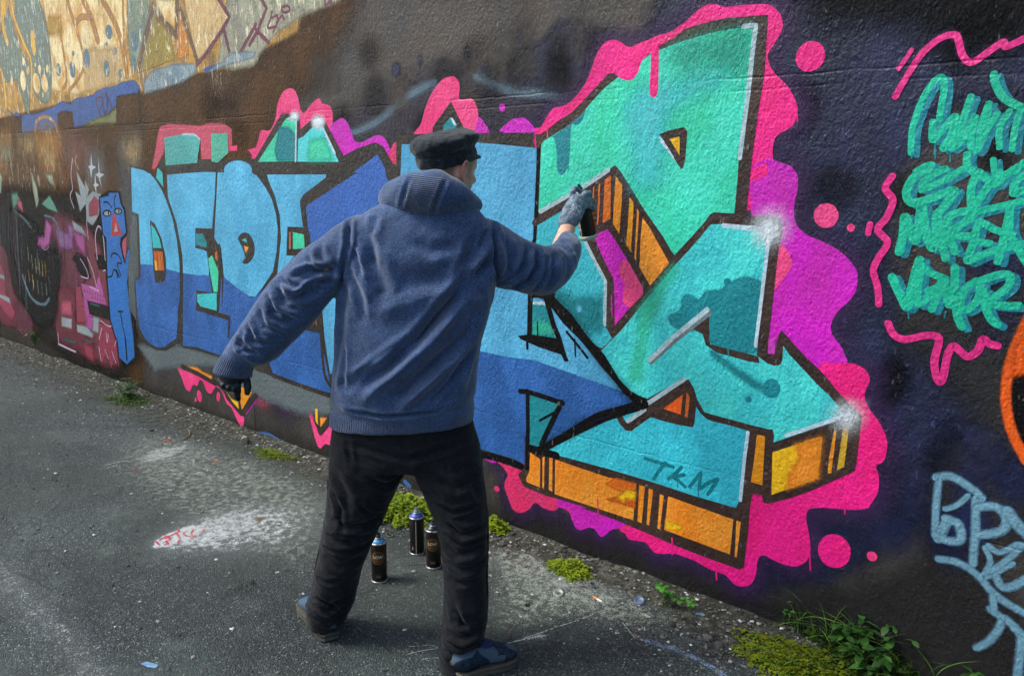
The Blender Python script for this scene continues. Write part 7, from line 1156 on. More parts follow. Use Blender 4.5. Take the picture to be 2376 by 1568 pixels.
    # stacking order: each coat lies just above the highest earlier coat that its bounding box overlaps
    bx = (min(v.x for v in V), max(v.x for v in V), min(v.y for v in V), max(v.y for v in V)); lev = 0
    for q, ql in layer[plane]:
        if q[0] < bx[1] and q[1] > bx[0] and q[2] < bx[3] and q[3] > bx[2] and ql >= lev: lev = ql+1
    layer[plane].append((bx, lev)); step = .00004 if plane == 'w' else .0004; h = (.0004 if plane == 'w' else .002)+lev*step; nv = max(1, len(V)-1); prog = step*.7/nv if 'l' in o else 0
    if plane == 'w': V3 = [(v.x, -h-prog*i, v.y) for i, v in enumerate(V)]
    else: V3 = [(v.x, min(v.y, -.002), h+prog*i) for i, v in enumerate(V)]
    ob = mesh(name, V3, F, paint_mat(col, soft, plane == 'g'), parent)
    if soft: setattr_f(ob, 'cover', A)
    return ob

# ------------------------------------------------------------------ ground
def asphalt():
    s = NT('asphalt'); p = s.pos()
    cells = s.voro(p, 190, 'F1', 'Color'); sepc = s.n('SeparateColor'); s.l(cells, sepc.inputs[0])
    base = s.ramp(sepc.outputs[0], [(0, lin('172123')), (.55, lin('2b383a')), (.86, lin('435150')), (.96, lin('6d7572')), (1, lin('9aa29e'))])
    big = s.noise(p, 1.1, 5, .62); col = s.mix(s.map(big, .35, .68, 0, .55, True), base, lin('48554f'))
    col = s.mix(s.map(s.noise(p, 4.2, 5, .65), .52, .72, 0, .45, True), col, lin('616f68'))
    col = s.mix(s.map(s.noise(p, 2.6, 4, .7), .57, .75, 0, .55, True), col, lin('2a2d2b'))
    grain = s.map(s.noise(p, 420, 2, .6), .62, .72, 0, .7, True); col = s.mix(grain, col, lin('868d89'))
    crack = s.voro(s.pos((1, 1.4, 1)), 1.3, 'DISTANCE_TO_EDGE'); crk = s.map(s.math('ADD', crack, s.math('MULTIPLY', s.math('SUBTRACT', s.noise(p, 12, 3), .5), .05)), 0, .009, 1, 0)
    col = s.mix(s.math('MULTIPLY', crk, s.map(big, .42, .56, 0, .9)), col, lin('1d1e1c'))
    st = s.map(s.noise(s.pos((1, 1.6, 1)), .55, 5, .6, 1.2), .40, .64, .58, 1.05, True); col = s.mix(1., col, s.n_rgb(st), 'MULTIPLY')
    st2 = s.map(s.noise(p, 7, 6, .75), .62, .70, 0, .6, True); col = s.mix(st2, col, lin('24261f')); st3 = s.map(s.noise(p, 11, 6, .75), .66, .72, 0, .5, True); col = s.mix(st3, col, lin('767b6e'))
    h = s.math('ADD', s.math('MULTIPLY', s.voro(p, 190), -.8), s.math('MULTIPLY', s.noise(p, 30, 4), 1.4)); h = s.math('ADD', h, s.math('MULTIPLY', s.noise(p, 380, 2), .5))
    return s.done(col, s.map(s.noise(p, 50, 2), .3, .7, .55, .8), s.bump(h, 1., .006), .4)
gv = [(-60, -40, 0), (40, -40, 0), (40, .3, 0), (-60, .3, 0)]
ground = tag(mesh('ground', gv, [(0, 1, 2, 3)], asphalt()), kind='structure')
# earth swept against the foot of the wall
def soil():
    s = NT('soil'); p = s.pos(); c = s.ramp(s.noise(p, 26, 6, .7), [(.3, lin('24251f')), (.5, lin('3e4038')), (.62, lin('5c5f55')), (.75, lin('868a82'))])
    return s.done(c, .95, s.bump(s.math('ADD', s.noise(p, 90, 5, .7), s.noise(p, 22, 3)), 1, .012), .2)
def berm(x, y):
    d = -y; w = .2+.09*noise.noise(Vector((x*1.7, 3, 0)))+.05*noise.noise(Vector((x*5, 1, 0)))
    return .042*math.exp(-(d/w)**2)*(.8+.5*noise.noise(Vector((x*3.1, y*9, 7))))+.006*noise.noise(Vector((x*17, y*17, 2)))-.012
nx, ny = 520, 22; bv = []; bf = []
for i in range(nx):
    for j in range(ny):
        x = -14+15.5*i/(nx-1); y = -.002-.5*(j/(ny-1))**1.3; bv.append((x, y, berm(x, y)))
for i in range(nx-1):
    for j in range(ny-1): bf.append((i*ny+j, i*ny+j+1, (i+1)*ny+j+1, (i+1)*ny+j))
tag(mesh('earth_strip', bv, bf, soil(), smooth=True), kind='structure')
# ------------------------------------------------------------------ wall: cast panels with joints between them
wall = tag(empty('graffiti_wall', (-3, 0, 0)), 'long rough concrete wall covered in bright graffiti lettering', 'wall')
wall_inv = Matrix.Translation((3, 0, 0))
def wmat():
    s = NT('concrete_coat'); n, h = relief(s); p = s.pos()
    c = s.ramp(s.noise(s.pos((1, 1, .5)), 6, 5, .6), [(.3, lin('232120')), (.55, lin('393633')), (.75, lin('47433e'))])
    return s.done(c, s.map(s.noise(p, 20, 2), .3, .7, .34, .5), n, .5)
WM = wmat()
def local(o):
    o.parent = wall; o.matrix_parent_inverse = wall_inv; return o
xs = [-26, -15.74, -9.39, -6.85, -4.311, -3.0426, 3, 8]; zs = [-.3, .536, 1.946, 4.6]; G = .0012; BV = .002
for i in range(len(xs)-1):
    for j in range(len(zs)-1):
        x0, x1, z0, z1 = xs[i]+G, xs[i+1]-G, zs[j]+G, zs[j+1]-G
        v = [(x0+BV, 0, z0+BV), (x1-BV, 0, z0+BV), (x1-BV, 0, z1-BV), (x0+BV, 0, z1-BV), (x0, BV, z0), (x1, BV, z0), (x1, BV, z1), (x0, BV, z1), (x0, .005, z0), (x1, .005, z0), (x1, .005, z1), (x0, .005, z1)]
        f = [(0, 1, 2, 3), (4, 5, 1, 0), (5, 6, 2, 1), (6, 7, 3, 2), (7, 4, 0, 3), (8, 9, 5, 4), (9, 10, 6, 5), (10, 11, 7, 6), (11, 8, 4, 7), (11, 10, 9, 8)]
        local(mesh('concrete_panel', v, f, WM))
v = [(-26, .006, -.3), (8, .006, -.3), (8, .006, 4.6), (-26, .006, 4.6), (-26, .3, -.3), (8, .3, -.3), (8, .3, 4.6), (-26, .3, 4.6)]
local(mesh('wall_core', v, [(0, 1, 2, 3), (7, 6, 5, 4), (3, 2, 6, 7), (0, 3, 7, 4), (2, 1, 5, 6)], WM))
groups = {}
GL = dict(base_coat='dark grey and navy roller coats under the lettering', faded_mural='faded yellow and cream old mural at the top left', flame_mural='streaky brown and green flame strokes below the joint', dark_mural='dark grinning monster mural in crimson, magenta and black at the far left', blue_figure='tall blue cartoon figure with a red nose', pink_cloud='hot pink and magenta bubble cloud behind the lettering', blue_lettering='light and dark blue block letters with dark outlines', teal_lettering='large teal letter with orange stripes and white highlights', teal_tag='teal handwritten tags in four rows', pink_squiggles='pink wavy lines around the teal tags', orange_arc='orange arc at the right edge', light_blue_tag='light blue tag at the lower right')
for line in PAINT.split('\n'):
    plane, g, name, col, op, pts = line.split('|'); pts = [tuple(map(float, q.split(','))) for q in pts.split()]
    par = groups.get(g)
    ob = paint_obj(plane, name, col, op, pts, None)
    if par is None:
        groups[g] = ob; ob.name = g
        if plane == 'w': local(ob); ob['label'] = GL.get(g, g.replace('_', ' '))
        else: ob.parent = ground; ob['label'] = 'chalky paint marks on the asphalt'
    else: ob.parent = par; ob.matrix_parent_inverse = Matrix() if plane == 'g' else (wall.matrix_world @ Matrix()).inverted() if False else Matrix()
# ------------------------------------------------------------------ person
def cloth(name, c1, c2, scale, rough=.9, ribbed=None, fine=900, bumpd=.0012, fuzz=.25):
    s = NT(name); p = s.obj(); f = s.noise(s.obj((1, 1, 2.4)), scale, 4, .6); col = s.mix(s.map(f, .36, .64, 0, 1), lin(c1), lin(c2))
    cl = s.map(s.noise(s.obj((1, 1, 1.6)), 11, 5, .65), .3, .7, .72, 1.2); col = s.mix(1., col, s.n_rgb(cl), 'MULTIPLY')
    sp = s.map(s.noise(p, 420, 2, .6), .35, .65, .72, 1.22); col = s.mix(1., col, s.n_rgb(sp), 'MULTIPLY')
    h = s.math('ADD', s.noise(p, fine, 2), s.math('MULTIPLY', s.noise(p, 70, 3), 1.1)); nb = s.bump(h, .6, bumpd)
    if ribbed:
        w = s.math('SINE', s.attr('rib')); m = s.attr('ribmask'); nb = s.bump(s.math('MULTIPLY', w, m), .9, .0022, nb)
        col = s.mix(s.math('MULTIPLY', m, s.map(w, -1, -.2, .55, 0)), col, (.01, .013, .02))
    s.b.inputs['Sheen Weight'].default_value = fuzz; s.b.inputs['Sheen Roughness'].default_value = .5
    return s.done(col, rough, nb, .2)
HOOD = cloth('blue_sweatshirt', '26395a', '4d6890', 150, ribbed=True, fuzz=.4)
DENIM = cloth('black_denim', '0d0f12', '1d2126', 60, .85, fuzz=.08)
CAPM = cloth('dark_cap_cloth', '131a1d', '27333a', 50, .9, fuzz=.25)
def glove_mat():
    s = NT('knitted_glove'); p = s.obj(); f = s.noise(p, 60, 3)
    col = s.mix(s.map(f, .35, .65), lin('566672'), lin('8496a4')); m = s.attr('print'); col = s.mix(s.math('MULTIPLY', m, s.map(s.noise(p, 170, 2), .50, .55, 0, .9, True)), col, lin('c9d4da'))
    return s.done(col, .85, s.bump(s.math('ADD', s.voro(p, 330), s.noise(p, 80, 2)), .8, .0015), .2)
def glove_dark():
    s = NT('black_glove'); p = s.obj(); col = s.mix(s.map(s.noise(p, 50, 3), .35, .65), lin('10161a'), lin('243036'))
    return s.done(col, .6, s.bump(s.noise(p, 120, 3), .5, .0015), .35)
def skin():
    s = NT('skin'); p = s.obj(); n = s.noise(p, 45, 4)
    col = s.mix(s.map(n, .35, .65), lin('cf9a82'), lin('e3b8a0')); col = s.mix(s.math('MULTIPLY', s.attr('redness'), .6), col, lin('c07266'))
    hair = s.math('MULTIPLY', s.attr('hair'), s.map(s.noise(p, 620, 2), .35, .65, .55, 1.))
    col = s.mix(hair, col, lin('3a2a20')); s.b.inputs['Subsurface Weight'].default_value = .08; s.b.inputs['Subsurface Radius'].default_value = (.01, .004, .002)
    return s.done(col, .5, s.bump(s.noise(p, 300, 3), .35, .001), .4)
gL, gR = Vector(PT['shoeL'][0]), Vector(PT['shoeR'][0])
person = tag(empty('person', ((gL.x+gR.x)/2, (gL.y+gR.y)/2, 0)), 'man in blue hoodie and dark cap spraying the wall, seen from behind', 'person')
bpy.context.view_layer.update(); PINV = person.matrix_world.inverted()
def pp(o):
    o.parent = person; o.matrix_parent_inverse = PINV; return o
def shrink(r, k): return [*r[:3], *(v*k for v in r[3:6]), r[6]*k]
# head frame
UP = Vector((0, 0, 1)); Rh = Vector(PT['Rh']); Fh = Vector(PT['Fh'])
th = R(48); fd0 = Rh*math.cos(th)+Fh*math.sin(th); til = R(-12)
hf = (fd0*math.cos(til)+UP*math.sin(til)).normalized(); hs = UP.cross(hf).normalized(); hu = hf.cross(hs).normalized()   # forward, his left, up
HC = Vector(PT['headc'])
def hp(x, y, z): return HC+hf*x+hs*y+hu*z
parts = []
prof = [(-.122, .070, .030, .020), (-.112, .084, .0, .036), (-.09, .088, -.03, .060), (-.06, .090, -.06, .070), (-.03, .092, -.078, .075), (0, .091, -.092, .074), (.035, .094, -.1, .077), (.07, .088, -.098, .075), (.095, .066, -.078, .06), (.113, .03, -.04, .034), (.118, .01, -.02, .012)]
parts.append(loft([(*hp((a+b)/2, 0, z), *(hs*w), (a-b)/2) for z, a, b, w in prof], 32, 2.6))
parts.append(tube([hp(.088, 0, .02), hp(.097, 0, -.004), hp(.106, 0, -.024)], [.008, .0095, .0115]))
parts.append(ell(hp(.095, .011, -.028), (hf*.011, hs*.009, hu*.008))); parts.append(ell(hp(.095, -.011, -.028), (hf*.011, hs*.009, hu*.008)))
for sgn in (1, -1):
    parts.append(tube([hp(.093, .008*sgn, .026), hp(.09, .028*sgn, .031), hp(.074, .05*sgn, .024)], [.008, .010, .007]))
    parts.append(ell(hp(.066, .046*sgn, -.018), (hf*.022, hs*.016, hu*.016)))      # cheek bone
    parts.append(ell(hp(.078, .03*sgn, .010), (hf*.012, hs*.014, hu*.009)))        # eyelid mound
    # ear: helix, lobe and bowl
    e = [hp(.010, .074*sgn, -.020), hp(.011, .079*sgn, .004), hp(.003, .088*sgn, .022), hp(-.014, .096*sgn, .024), hp(-.025, .099*sgn, .010), hp(-.023, .096*sgn, -.014), hp(-.010, .086*sgn, -.036), hp(.003, .077*sgn, -.042)]
    parts.append(tube(e, [.004, .0045, .005, .0052, .0052, .005, .0055, .005], 8))
    parts.append(ell(hp(-.008, .080*sgn, -.008), (hf*.016, hs*.006, hu*.028)))
parts.append(tube([hp(.084, .02, -.062), hp(.094, 0, -.060), hp(.084, -.02, -.062)], [.005, .0065, .005]))
parts.append(tube([hp(.083, .018, -.073), hp(.092, 0, -.074), hp(.083, -.018, -.073)], [.005, .007, .005]))
parts.append(ell(hp(.076, 0, -.104), (hf*.016, hs*.024, hu*.016)))
nb_ = Vector(PT['neckb']); parts.append(tube([hp(-.022, 0, -.045), hp(-.024, 0, -.09), nb_+UP*.03, nb_-UP*.05], [.058, .057, .060, .075], 20))
tor = [shrink(r, .66) for r in RINGS['torso']]; parts.append(loft(dense(tor, 3), 28)); parts.append(loft(dense([shrink(r, .70) for r in RINGS['jeans']], 3), 28))
for k in ('legL', 'legR'): parts.append(loft(dense([shrink(r, .6) for r in RINGS[k]], 3), 20))
parts.append(tube([PT['shR'], PT['elbR'], PT['wristR'], PT['grp'][1]], [.05, .04, .029, .028], 16))
parts.append(tube([PT['shL'], PT['elbL'], PT['wristL'], PT['glp'][1]], [.05, .04, .029, .03], 16))
body = pp(fuse('body', parts, .0042, skin(), None, 4, .5))
c, n = getco(body); q = c-np.array(HC); lx = q@np.array(hf); ly = q@np.array(hs); lz = q@np.array(hu)
sm = lambda x, a, b: np.clip((x-a)/(b-a), 0, 1)
head = sm(lz, -.16, -.12)
beard = sm(-lz, .028, .05)*sm(lx, -.02, .012)*sm(.105-lx, 0, .02)*.38
side = sm(lz, .006, .03)*sm(.062-lx, 0, .03)*.72+sm(-lx, .028, .045)*sm(lz, -.075, -.03)*.8
burn = sm(lx, .008, .016)*sm(.05-lx, 0, .014)*sm(lz, -.04, .0)*.65
brow = np.exp(-((lz-.030)/.006)**2)*sm(lx, .06, .08)*sm(np.abs(ly), .006, .014)*.8
near = (np.linalg.norm(q, axis=1) < .2)
ear = (np.abs(ly) > .0775)*(np.abs(lz+.008) < .045)*(np.abs(lx+.006) < .035)
hair = np.clip(np.maximum.reduce([beard, side, burn, brow]), 0, 1)*head*near*(1-ear)
setattr_f(body, 'hair', hair); setattr_f(body, 'redness', near*np.clip(ear*.9+np.exp(-((lx-.112)/.02)**2-(ly/.02)**2)*.5+np.exp(-((lx-.06)/.03)**2-((lz+.02)/.02)**2)*.35, 0, 1))
for sgn in (1, -1):
    v, f = ell(hp(.0775, .031*sgn, .0085), (hf*.0125, hs*.0125, hu*.0075), 12, 8); s = NT('eye_white'); s.done(lin('cfc8c0'), .2)
    ob = mesh('eye', v, f, s.m, None, True); ob.parent = body
# cap
cap_t = R(-9); cu = (hu*math.cos(cap_t)+hf*math.sin(-cap_t)*-1).normalized(); cu = (hu+hf*-.45).normalized(); cf = hs.cross(cu).normalized()*1
if cf.dot(hf) < 0: cf = -cf
cs_ = cu.cross(cf).normalized()
def cp(x, y, z): return HC+hu*.006+cf*x+cs_*y+cu*z
rings = []
for z, xo, a, b in ((.012, .0, .105, .086), (.020, .0, .108, .088), (.045, .0, .109, .090), (.055, .0, .109, .090), (.060, -.003, .108, .092), (.072, 0, .117, .103), (.086, .002, .119, .106), (.098, .004, .113, .100), (.107, .005, .097, .085), (.113, .004, .07, .06), (.116, .003, .03, .026)):
    rings.append((*cp(xo, 0, z), *(cf*a), b))
cap = pp(fuse('cap', [loft(dense(rings, 3), 48, 2.1)], .004, CAPM, None, 3))
ripple(cap, .0035, 24, 3.); ripple(cap, .002, 55, 8.)
c, n = getco(cap); lz_ = (c-np.array(HC))@np.array(cu); c -= n*(np.exp(-((lz_-.057)/.004)**2)*.004)[:, None]; setco(cap, c)
bv_ = []; bf_ = []; NB = 20
for layer_i, dz in enumerate((.0, -.006)):
    for i in range(NB+1):
        a = -1.25+2.5*i/NB
        for r_, dd in ((1.0, 0), (1.2, -.005), (1.37, -.012), (1.4, -.014)):
            rx = .1*(1+(r_-1)*math.cos(a)); ry = .086*(1+(r_-1)*.25*math.cos(a))
            bv_.append(cp(rx*math.cos(a)-.004, ry*math.sin(a), .027+dz+dd*math.cos(a)))
m4 = 4
for i in range(NB):
    for j in range(3):
        a = i*m4+j; b = a+m4; bf_.append((a, b, b+1, a+1)); o2 = (NB+1)*m4; bf_.append((o2+a, o2+a+1, o2+b+1, o2+b))
    a = i*m4+3; bf_.append((a, a+m4, o2+a+m4, o2+a)); a = i*m4; bf_.append((a+m4, a, o2+a, o2+a+m4))
br = mesh('brim', bv_, bf_, CAPM, None, True); br.parent = cap
tv, tf = tube([cp(-.085, -.055, .040), cp(-.075, -.064, .040), cp(-.066, -.070, .040)], [.0016]*3, 6)
s = NT('cap_stitch'); s.done(lin('9fb0b4'), .7); st = mesh('stitch', tv, tf, s.m, None); st.parent = cap
# jeans, hoodie
jeans = pp(fuse('jeans', [loft(dense(RINGS['jeans'], 4), 40, 2.2), loft(dense(RINGS['legL'], 4), 32, 2.2), loft(dense(RINGS['legR'], 4), 32, 2.2)], .0055, DENIM, None, 7, .5))
ripple(jeans, .0045, 9, 1., (1, 1, .8)); fold(jeans, JFOLDS); ripple(jeans, .002, 26, 4.)
c, n = getco(jeans); zz = c[:, 2]; kk = np.exp(-((zz-.43)/.10)**2)*.8+np.exp(-((zz-.12)/.09)**2)+np.exp(-((zz-.66)/.07)**2)*.5; d = np.zeros(len(c))
for i, q in enumerate(c):
    if kk[i] > .05: v = Vector((q[0]*9, q[1]*9, q[2]*34+q[0]*14)); w_ = noise.noise(v); d[i] = (1-abs(w_)*2.6)*kk[i]
c += n*(np.clip(d, -1, 1)*.0055)[:, None]; setco(jeans, c)
# raised outer seams, stitched hems and a loop at the back of each cuff
seam_m = simple_cloth = cloth('denim_seam', '14171b', '2a3036', 60, .85, fuzz=.05)
for key, sgn in (('legL', -1), ('legR', 1)):
    pts = [Vector(r[:3])+Vector(r[3:6])*sgn*.99-Fh*.012 for r in RINGS[key][2:-1]]; v, f = tube(smooth_pts(pts, False, 3), [.0035]*(len(pts)*3-2), 6); so = mesh('seam', v, f, seam_m, None, True); so.parent = jeans
    r = RINGS[key][-1]; cc = Vector(r[:3]); a_ = Vector(r[3:6]); b_ = Fh*r[6]; pts = [cc+a_*math.cos(q)*1.0+b_*math.sin(q)*1.0+UP*.008 for q in np.linspace(math.pi*1.02, math.pi*1.98, 18)]; v, f = tube(pts, [.003]*18, 6); so = mesh('hem', v, f, seam_m, None, True); so.parent = jeans
hood_body = fuse('hoodie', [loft(dense(RINGS['torso'], 4), 48, 2.3), loft(dense(RINGS['sleeveL'], 4), 32, 2.1), loft(dense(RINGS['sleeveR'], 4), 32, 2.1)], .005, HOOD, None, 6, .5)
hoodie = pp(hood_body); ripple(hoodie, .004, 7, 2.); fold(hoodie, FOLDS); ripple(hoodie, .0015, 28, 6.)
def rib_strip(o, tests):
    c, n = getco(o); rib = np.zeros(len(c)); m = np.zeros(len(c))
    for coord, mask, freq in tests(c):
        k = mask > m; rib[k] = coord[k]*freq; m = np.maximum(m, mask)
    setattr_f(o, 'rib', rib); setattr_f(o, 'ribmask', m)
def axis_mask(c, A, B, lim):
    """mask along a sleeve from A (0) to B (1)"""
    A, B = np.array(A), np.array(B); ab = B-A; return ((c-A)@ab)/(ab@ab)
def hoodie_ribs(c):
    hem_z = np.array(RINGS['torso'][-2][:3])[2]; q = c-np.array(RINGS['torso'][-1][:3]); ang = np.arctan2(q@FHV, q@RHV)
    near_t = np.abs(q@RHV) < .26
    yield ang*.2, sm(hem_z+.006-c[:, 2], 0, .006)*near_t*(np.linalg.norm(q[:, :2], axis=1) < .27)*.6, 2*math.pi/.0062
    a = np.array(RINGS['sleeveL'][-3][:3]); b = np.array(RINGS['sleeveL'][-1][:3]); ax = (b-a)/np.linalg.norm(b-a); u = np.cross(ax, FHV); u /= np.linalg.norm(u); w = np.cross(ax, u); q = c-a
    yield np.arctan2(q@u, q@w)*.055, sm(q@ax, -.008, .004)*(np.linalg.norm(q, axis=1) < .13), 2*math.pi/.0075
    a = np.array(RINGS['sleeveR'][-2][:3]); b = np.array(RINGS['sleeveR'][-1][:3]); ax = (b-a)/np.linalg.norm(b-a); u = np.cross(ax, FHV); u /= np.linalg.norm(u); w = np.cross(ax, u); q = c-a
    yield np.arctan2(q@u, q@w)*.045, sm(q@ax, -.012, -.002)*(np.linalg.norm(q, axis=1) < .09)*.7, 2*math.pi/.0062
rib_strip(hoodie, hoodie_ribs)
seam_b = cloth('hoodie_seam', '1c2c48', '3a5378', 150, fuzz=.1)
hood = fuse('hood', [loft(dense(RINGS['hood'], 4), 36, 2.0)], .005, HOOD, None, 5); hood.parent = hoodie
ripple(hood, .005, 12, 5.)
tl, tr, bl, brr = (np.array(PT[k]) for k in ('ribtl', 'ribtr', 'ribbl', 'ribbr'))
def hood_ribs(c):
    ex = (tr-tl); ey = (bl-tl); vd = FHV; q = c-tl
    M = np.stack([ex, ey, vd], 1); uv = np.linalg.solve(M, q.T).T; u, v = uv[:, 0], uv[:, 1]
    facing = (q@vd) < .09
    yield v*1.0, sm(u, 0, .04)*sm(1-u, 0, .04)*sm(v, -.02, .02)*sm(1.12-v, 0, .04)*facing, 2*math.pi*19
rib_strip(hood, hood_ribs)
fold(hood, [([PT['ribtr'], PT['ribbr']], -.006, .008), ([PT['ribtl'], PT['ribbl']], -.006, .008)])
# gloves
def glove(name, palm, fingers, mat, wr, prn=None):
    ps = [tube(palm, wr, 16)]
    base = Vector(palm[-1])
    for i, f in enumerate(fingers):
        r0 = .0115 if i < 4 else .0125
        root = Vector(palm[1]).lerp(Vector(f[0]), .35) if i < 4 else Vector(palm[0]).lerp(Vector(f[0]), .5)
        ps.append(tube([root]+f, [r0*1.25, r0*1.1, r0, r0*.95, r0*.82], 12))
    o = pp(fuse(name, ps, .0028, mat, None, 3)); ripple(o, .0012, 60, 2.); ripple(o, .0006, 160, 5.)
    c, n = getco(o)
    if prn is not None:
        q = c-np.array(prn); d = np.sqrt((q@RHV)**2+q[:, 2]**2); setattr_f(o, 'print', (d < .022)*np.clip(-(n@FHV)*2, 0, 1))
    return o
gm = glove_mat(); gpr = PT['grp']
gloveR = glove('glove', gpr, PT['gr'], gm, [.036, .040, .040, .034], (Vector(gpr[2])-Fh*.02)+Vector((0, 0, -.005)))
gloveR['label'] = 'grey knitted glove with pale print, gripping the spray can'
gloveL = glove('glove', PT['glp'], PT['gl'], glove_dark(), [.042, .043, .036]); gloveL['label'] = 'black glove on the hanging left hand'
# shoes
def shoe(a, b, seed, twotone):
    a, b = Vector(a), Vector(b); d = (b-a); d.z = 0; L = d.length if twotone else .295; d.normalize(); sd_ = UP.cross(d)
    def sp(x, y, z): return a+d*(x*L)+sd_*y+UP*z
    out = [(-.01, .018), (.03, .030), (.12, .036), (.3, .036), (.45, .038), (.6, .045), (.75, .050), (.87, .046), (.95, .034), (1.0, .014)]
    hts = [.062, .082, .092, .096, .094, .078, .062, .052, .043, .034]
    up = [(*sp(x, 0, .026+(h-.026)/2), *(sd_*w*.97), (h-.022)/2) for (x, w), h in zip(out, hts)]
    s = NT('suede_shoe'); p = s.obj(); f = s.noise(p, 60, 4); col = s.mix(s.map(f, .35, .65), lin('16222f'), lin('2a3c50'))
    patch = s.map(s.voro(s.obj((1, 1, 1.2)), 17, 'F1', 'Distance'), .2, .22) ; vc = s.n('SeparateColor'); s.l(s.voro(p, 15, 'F1', 'Color'), vc.inputs[0])
    col = s.mix(s.map(vc.outputs[0], .78, .80, 0, 1), col, lin('3e281f' if twotone else '2c2422')); col = s.mix(s.map(vc.outputs[1], .55, .57, 0, 1), col, lin('45596a'))
    s.done(col, .85, s.bump(s.noise(p, 250, 3), .5, .001), .2)
    o = fuse('shoe', [loft(dense(up, 3), 28, 2.4)], .004, s.m, None, 3); pp(o)
    s2 = NT('rubber_sole'); p = s2.obj(); s2.done(s2.mix(s2.noise(p, 40, 3), lin('34322b'), lin('57554a')), .7, s2.bump(s2.noise(p, 120, 3), .4, .001))
    V = []; F = []; pts = [(x, w+.006) for x, w in out]; ol = [(x, w) for x, w in pts]+[(x, -w) for x, w in pts[::-1]]; n = len(ol)
    for z, k in ((0.001, .97), (.006, 1.0), (.012, .985), (.014, .97), (.017, .985), (.024, 1.0), (.028, .96)):
        for x, w in ol: V.append(sp(.5+(x-.5)*k, w*k, z))
    for r in range(6):
        for i in range(n): j = (i+1) % n; F.append((r*n+i, r*n+j, (r+1)*n+j, (r+1)*n+i))
    F.append(tuple(range(n))[::-1]); F.append(tuple(6*n+i for i in range(n)))
    so = mesh('sole', V, F, s2.m); so.parent = o
    s3 = NT('shoe_lace'); s3.done(lin('14284e' if twotone else '2a3340'), .8, s3.bump(s3.noise(s3.obj(), 400, 2), .5, .001))
    for k in range(4):
        x = .5+k*.07; h = np.interp(x, [q[0] for q in out], hts)
        v, f = tube([sp(x, -.028, h-.010), sp(x+.01, 0, h+.003), sp(x, .028, h-.010)], [.0035]*3, 8); lo = mesh('lace', v, f, s3.m, None, True); lo.parent = o
    v, f = ell(sp(.47, 0, .090), (d*.034, sd_*.026, UP*.012)); t = mesh('tongue', v, f, s3.m, None, True); t.parent = o
    return o
shoe(*PT['shoeL'], 1, False)['label'] = 'navy suede shoe on the left foot'
shoe(*PT['shoeR'], 2, True)['label'] = 'patchwork blue and brown shoe on the right foot'
# ------------------------------------------------------------------ spray cans
def lathe(prof, seg=32):
    V = []; F = []
    for r, z in prof:
        for k in range(seg): a = 2*math.pi*k/seg; V.append((r*math.cos(a), r*math.sin(a), z))
    for i in range(len(prof)-1):
        for k in range(seg): F.append((i*seg+k, i*seg+(k+1) % seg, (i+1)*seg+(k+1) % seg, (i+1)*seg+k))
    F.append(tuple(range(seg))[::-1]); F.append(tuple((len(prof)-1)*seg+k for k in range(seg)))
    return V, F
def simple(name, hexc, rough, metal=0, nz=0.25, scale=60):
    s = NT(name); p = s.obj(); c = lin(hexc); col = s.mix(s.map(s.noise(p, scale, 4), .35, .65), tuple(v*(1-nz) for v in c), tuple(min(1, v*(1+nz)) for v in c)); return s.done(col, s.map(s.noise(p, scale*2, 2), .3, .7, rough*.8, rough*1.2), None, .5, metal)
CAN_BLACK = simple('can_lacquer', '16120f', .38); TIN = simple('tin_rim', 'a7acae', .35, .9); GOLD = simple('badge_gold', '7a5522', .5); WHITEP = simple('label_print', 'c9c2ac', .5, 0, .12); NOZ = simple('nozzle_grey', '2f3a42', .5)
def text_mesh(txt, size):
    cu_ = bpy.data.curves.new('t', 'FONT'); cu_.body = txt; cu_.size = size; cu_.align_x = 'CENTER'; cu_.align_y = 'CENTER'; cu_.offset = size*.03
    o = bpy.data.objects.new('t', cu_); COL.objects.link(o); dg = bpy.context.evaluated_depsgraph_get(); m = bpy.data.meshes.new_from_object(o.evaluated_get(dg)); bpy.data.objects.remove(o); bpy.data.curves.remove(cu_)
    bm = bmesh.new(); bm.from_mesh(m); bmesh.ops.triangulate(bm, faces=bm.faces); bmesh.ops.subdivide_edges(bm, edges=[e for e in bm.edges if e.calc_length() > .004], cuts=2); V = [v.co.copy() for v in bm.verts]; bm.verts.index_update(); F = [tuple(v.index for v in f.verts) for f in bm.faces]; bm.free(); bpy.data.meshes.remove(m)
    return V, F
def wrap(V, r, z0, a0=-math.pi/2): return [(r*math.cos(a0+v[0]/r), r*math.sin(a0+v[0]/r), z0+v[1]) for v in V]
def disc(rx, r0=0, n=40, teeth=0, dens=6):
    V = []; F = []
    for j in range(dens+1):
        for k in range(n):
            a = 2*math.pi*k/n; rr = r0+(rx-r0)*j/dens
            if teeth and j == dens: rr *= 1+.06*(k % 2)
            V.append((rr*math.cos(a), rr*math.sin(a)))
    for j in range(dens):
        for k in range(n): F.append((j*n+k, j*n+(k+1) % n, (j+1)*n+(k+1) % n, (j+1)*n+k))
    return V, F
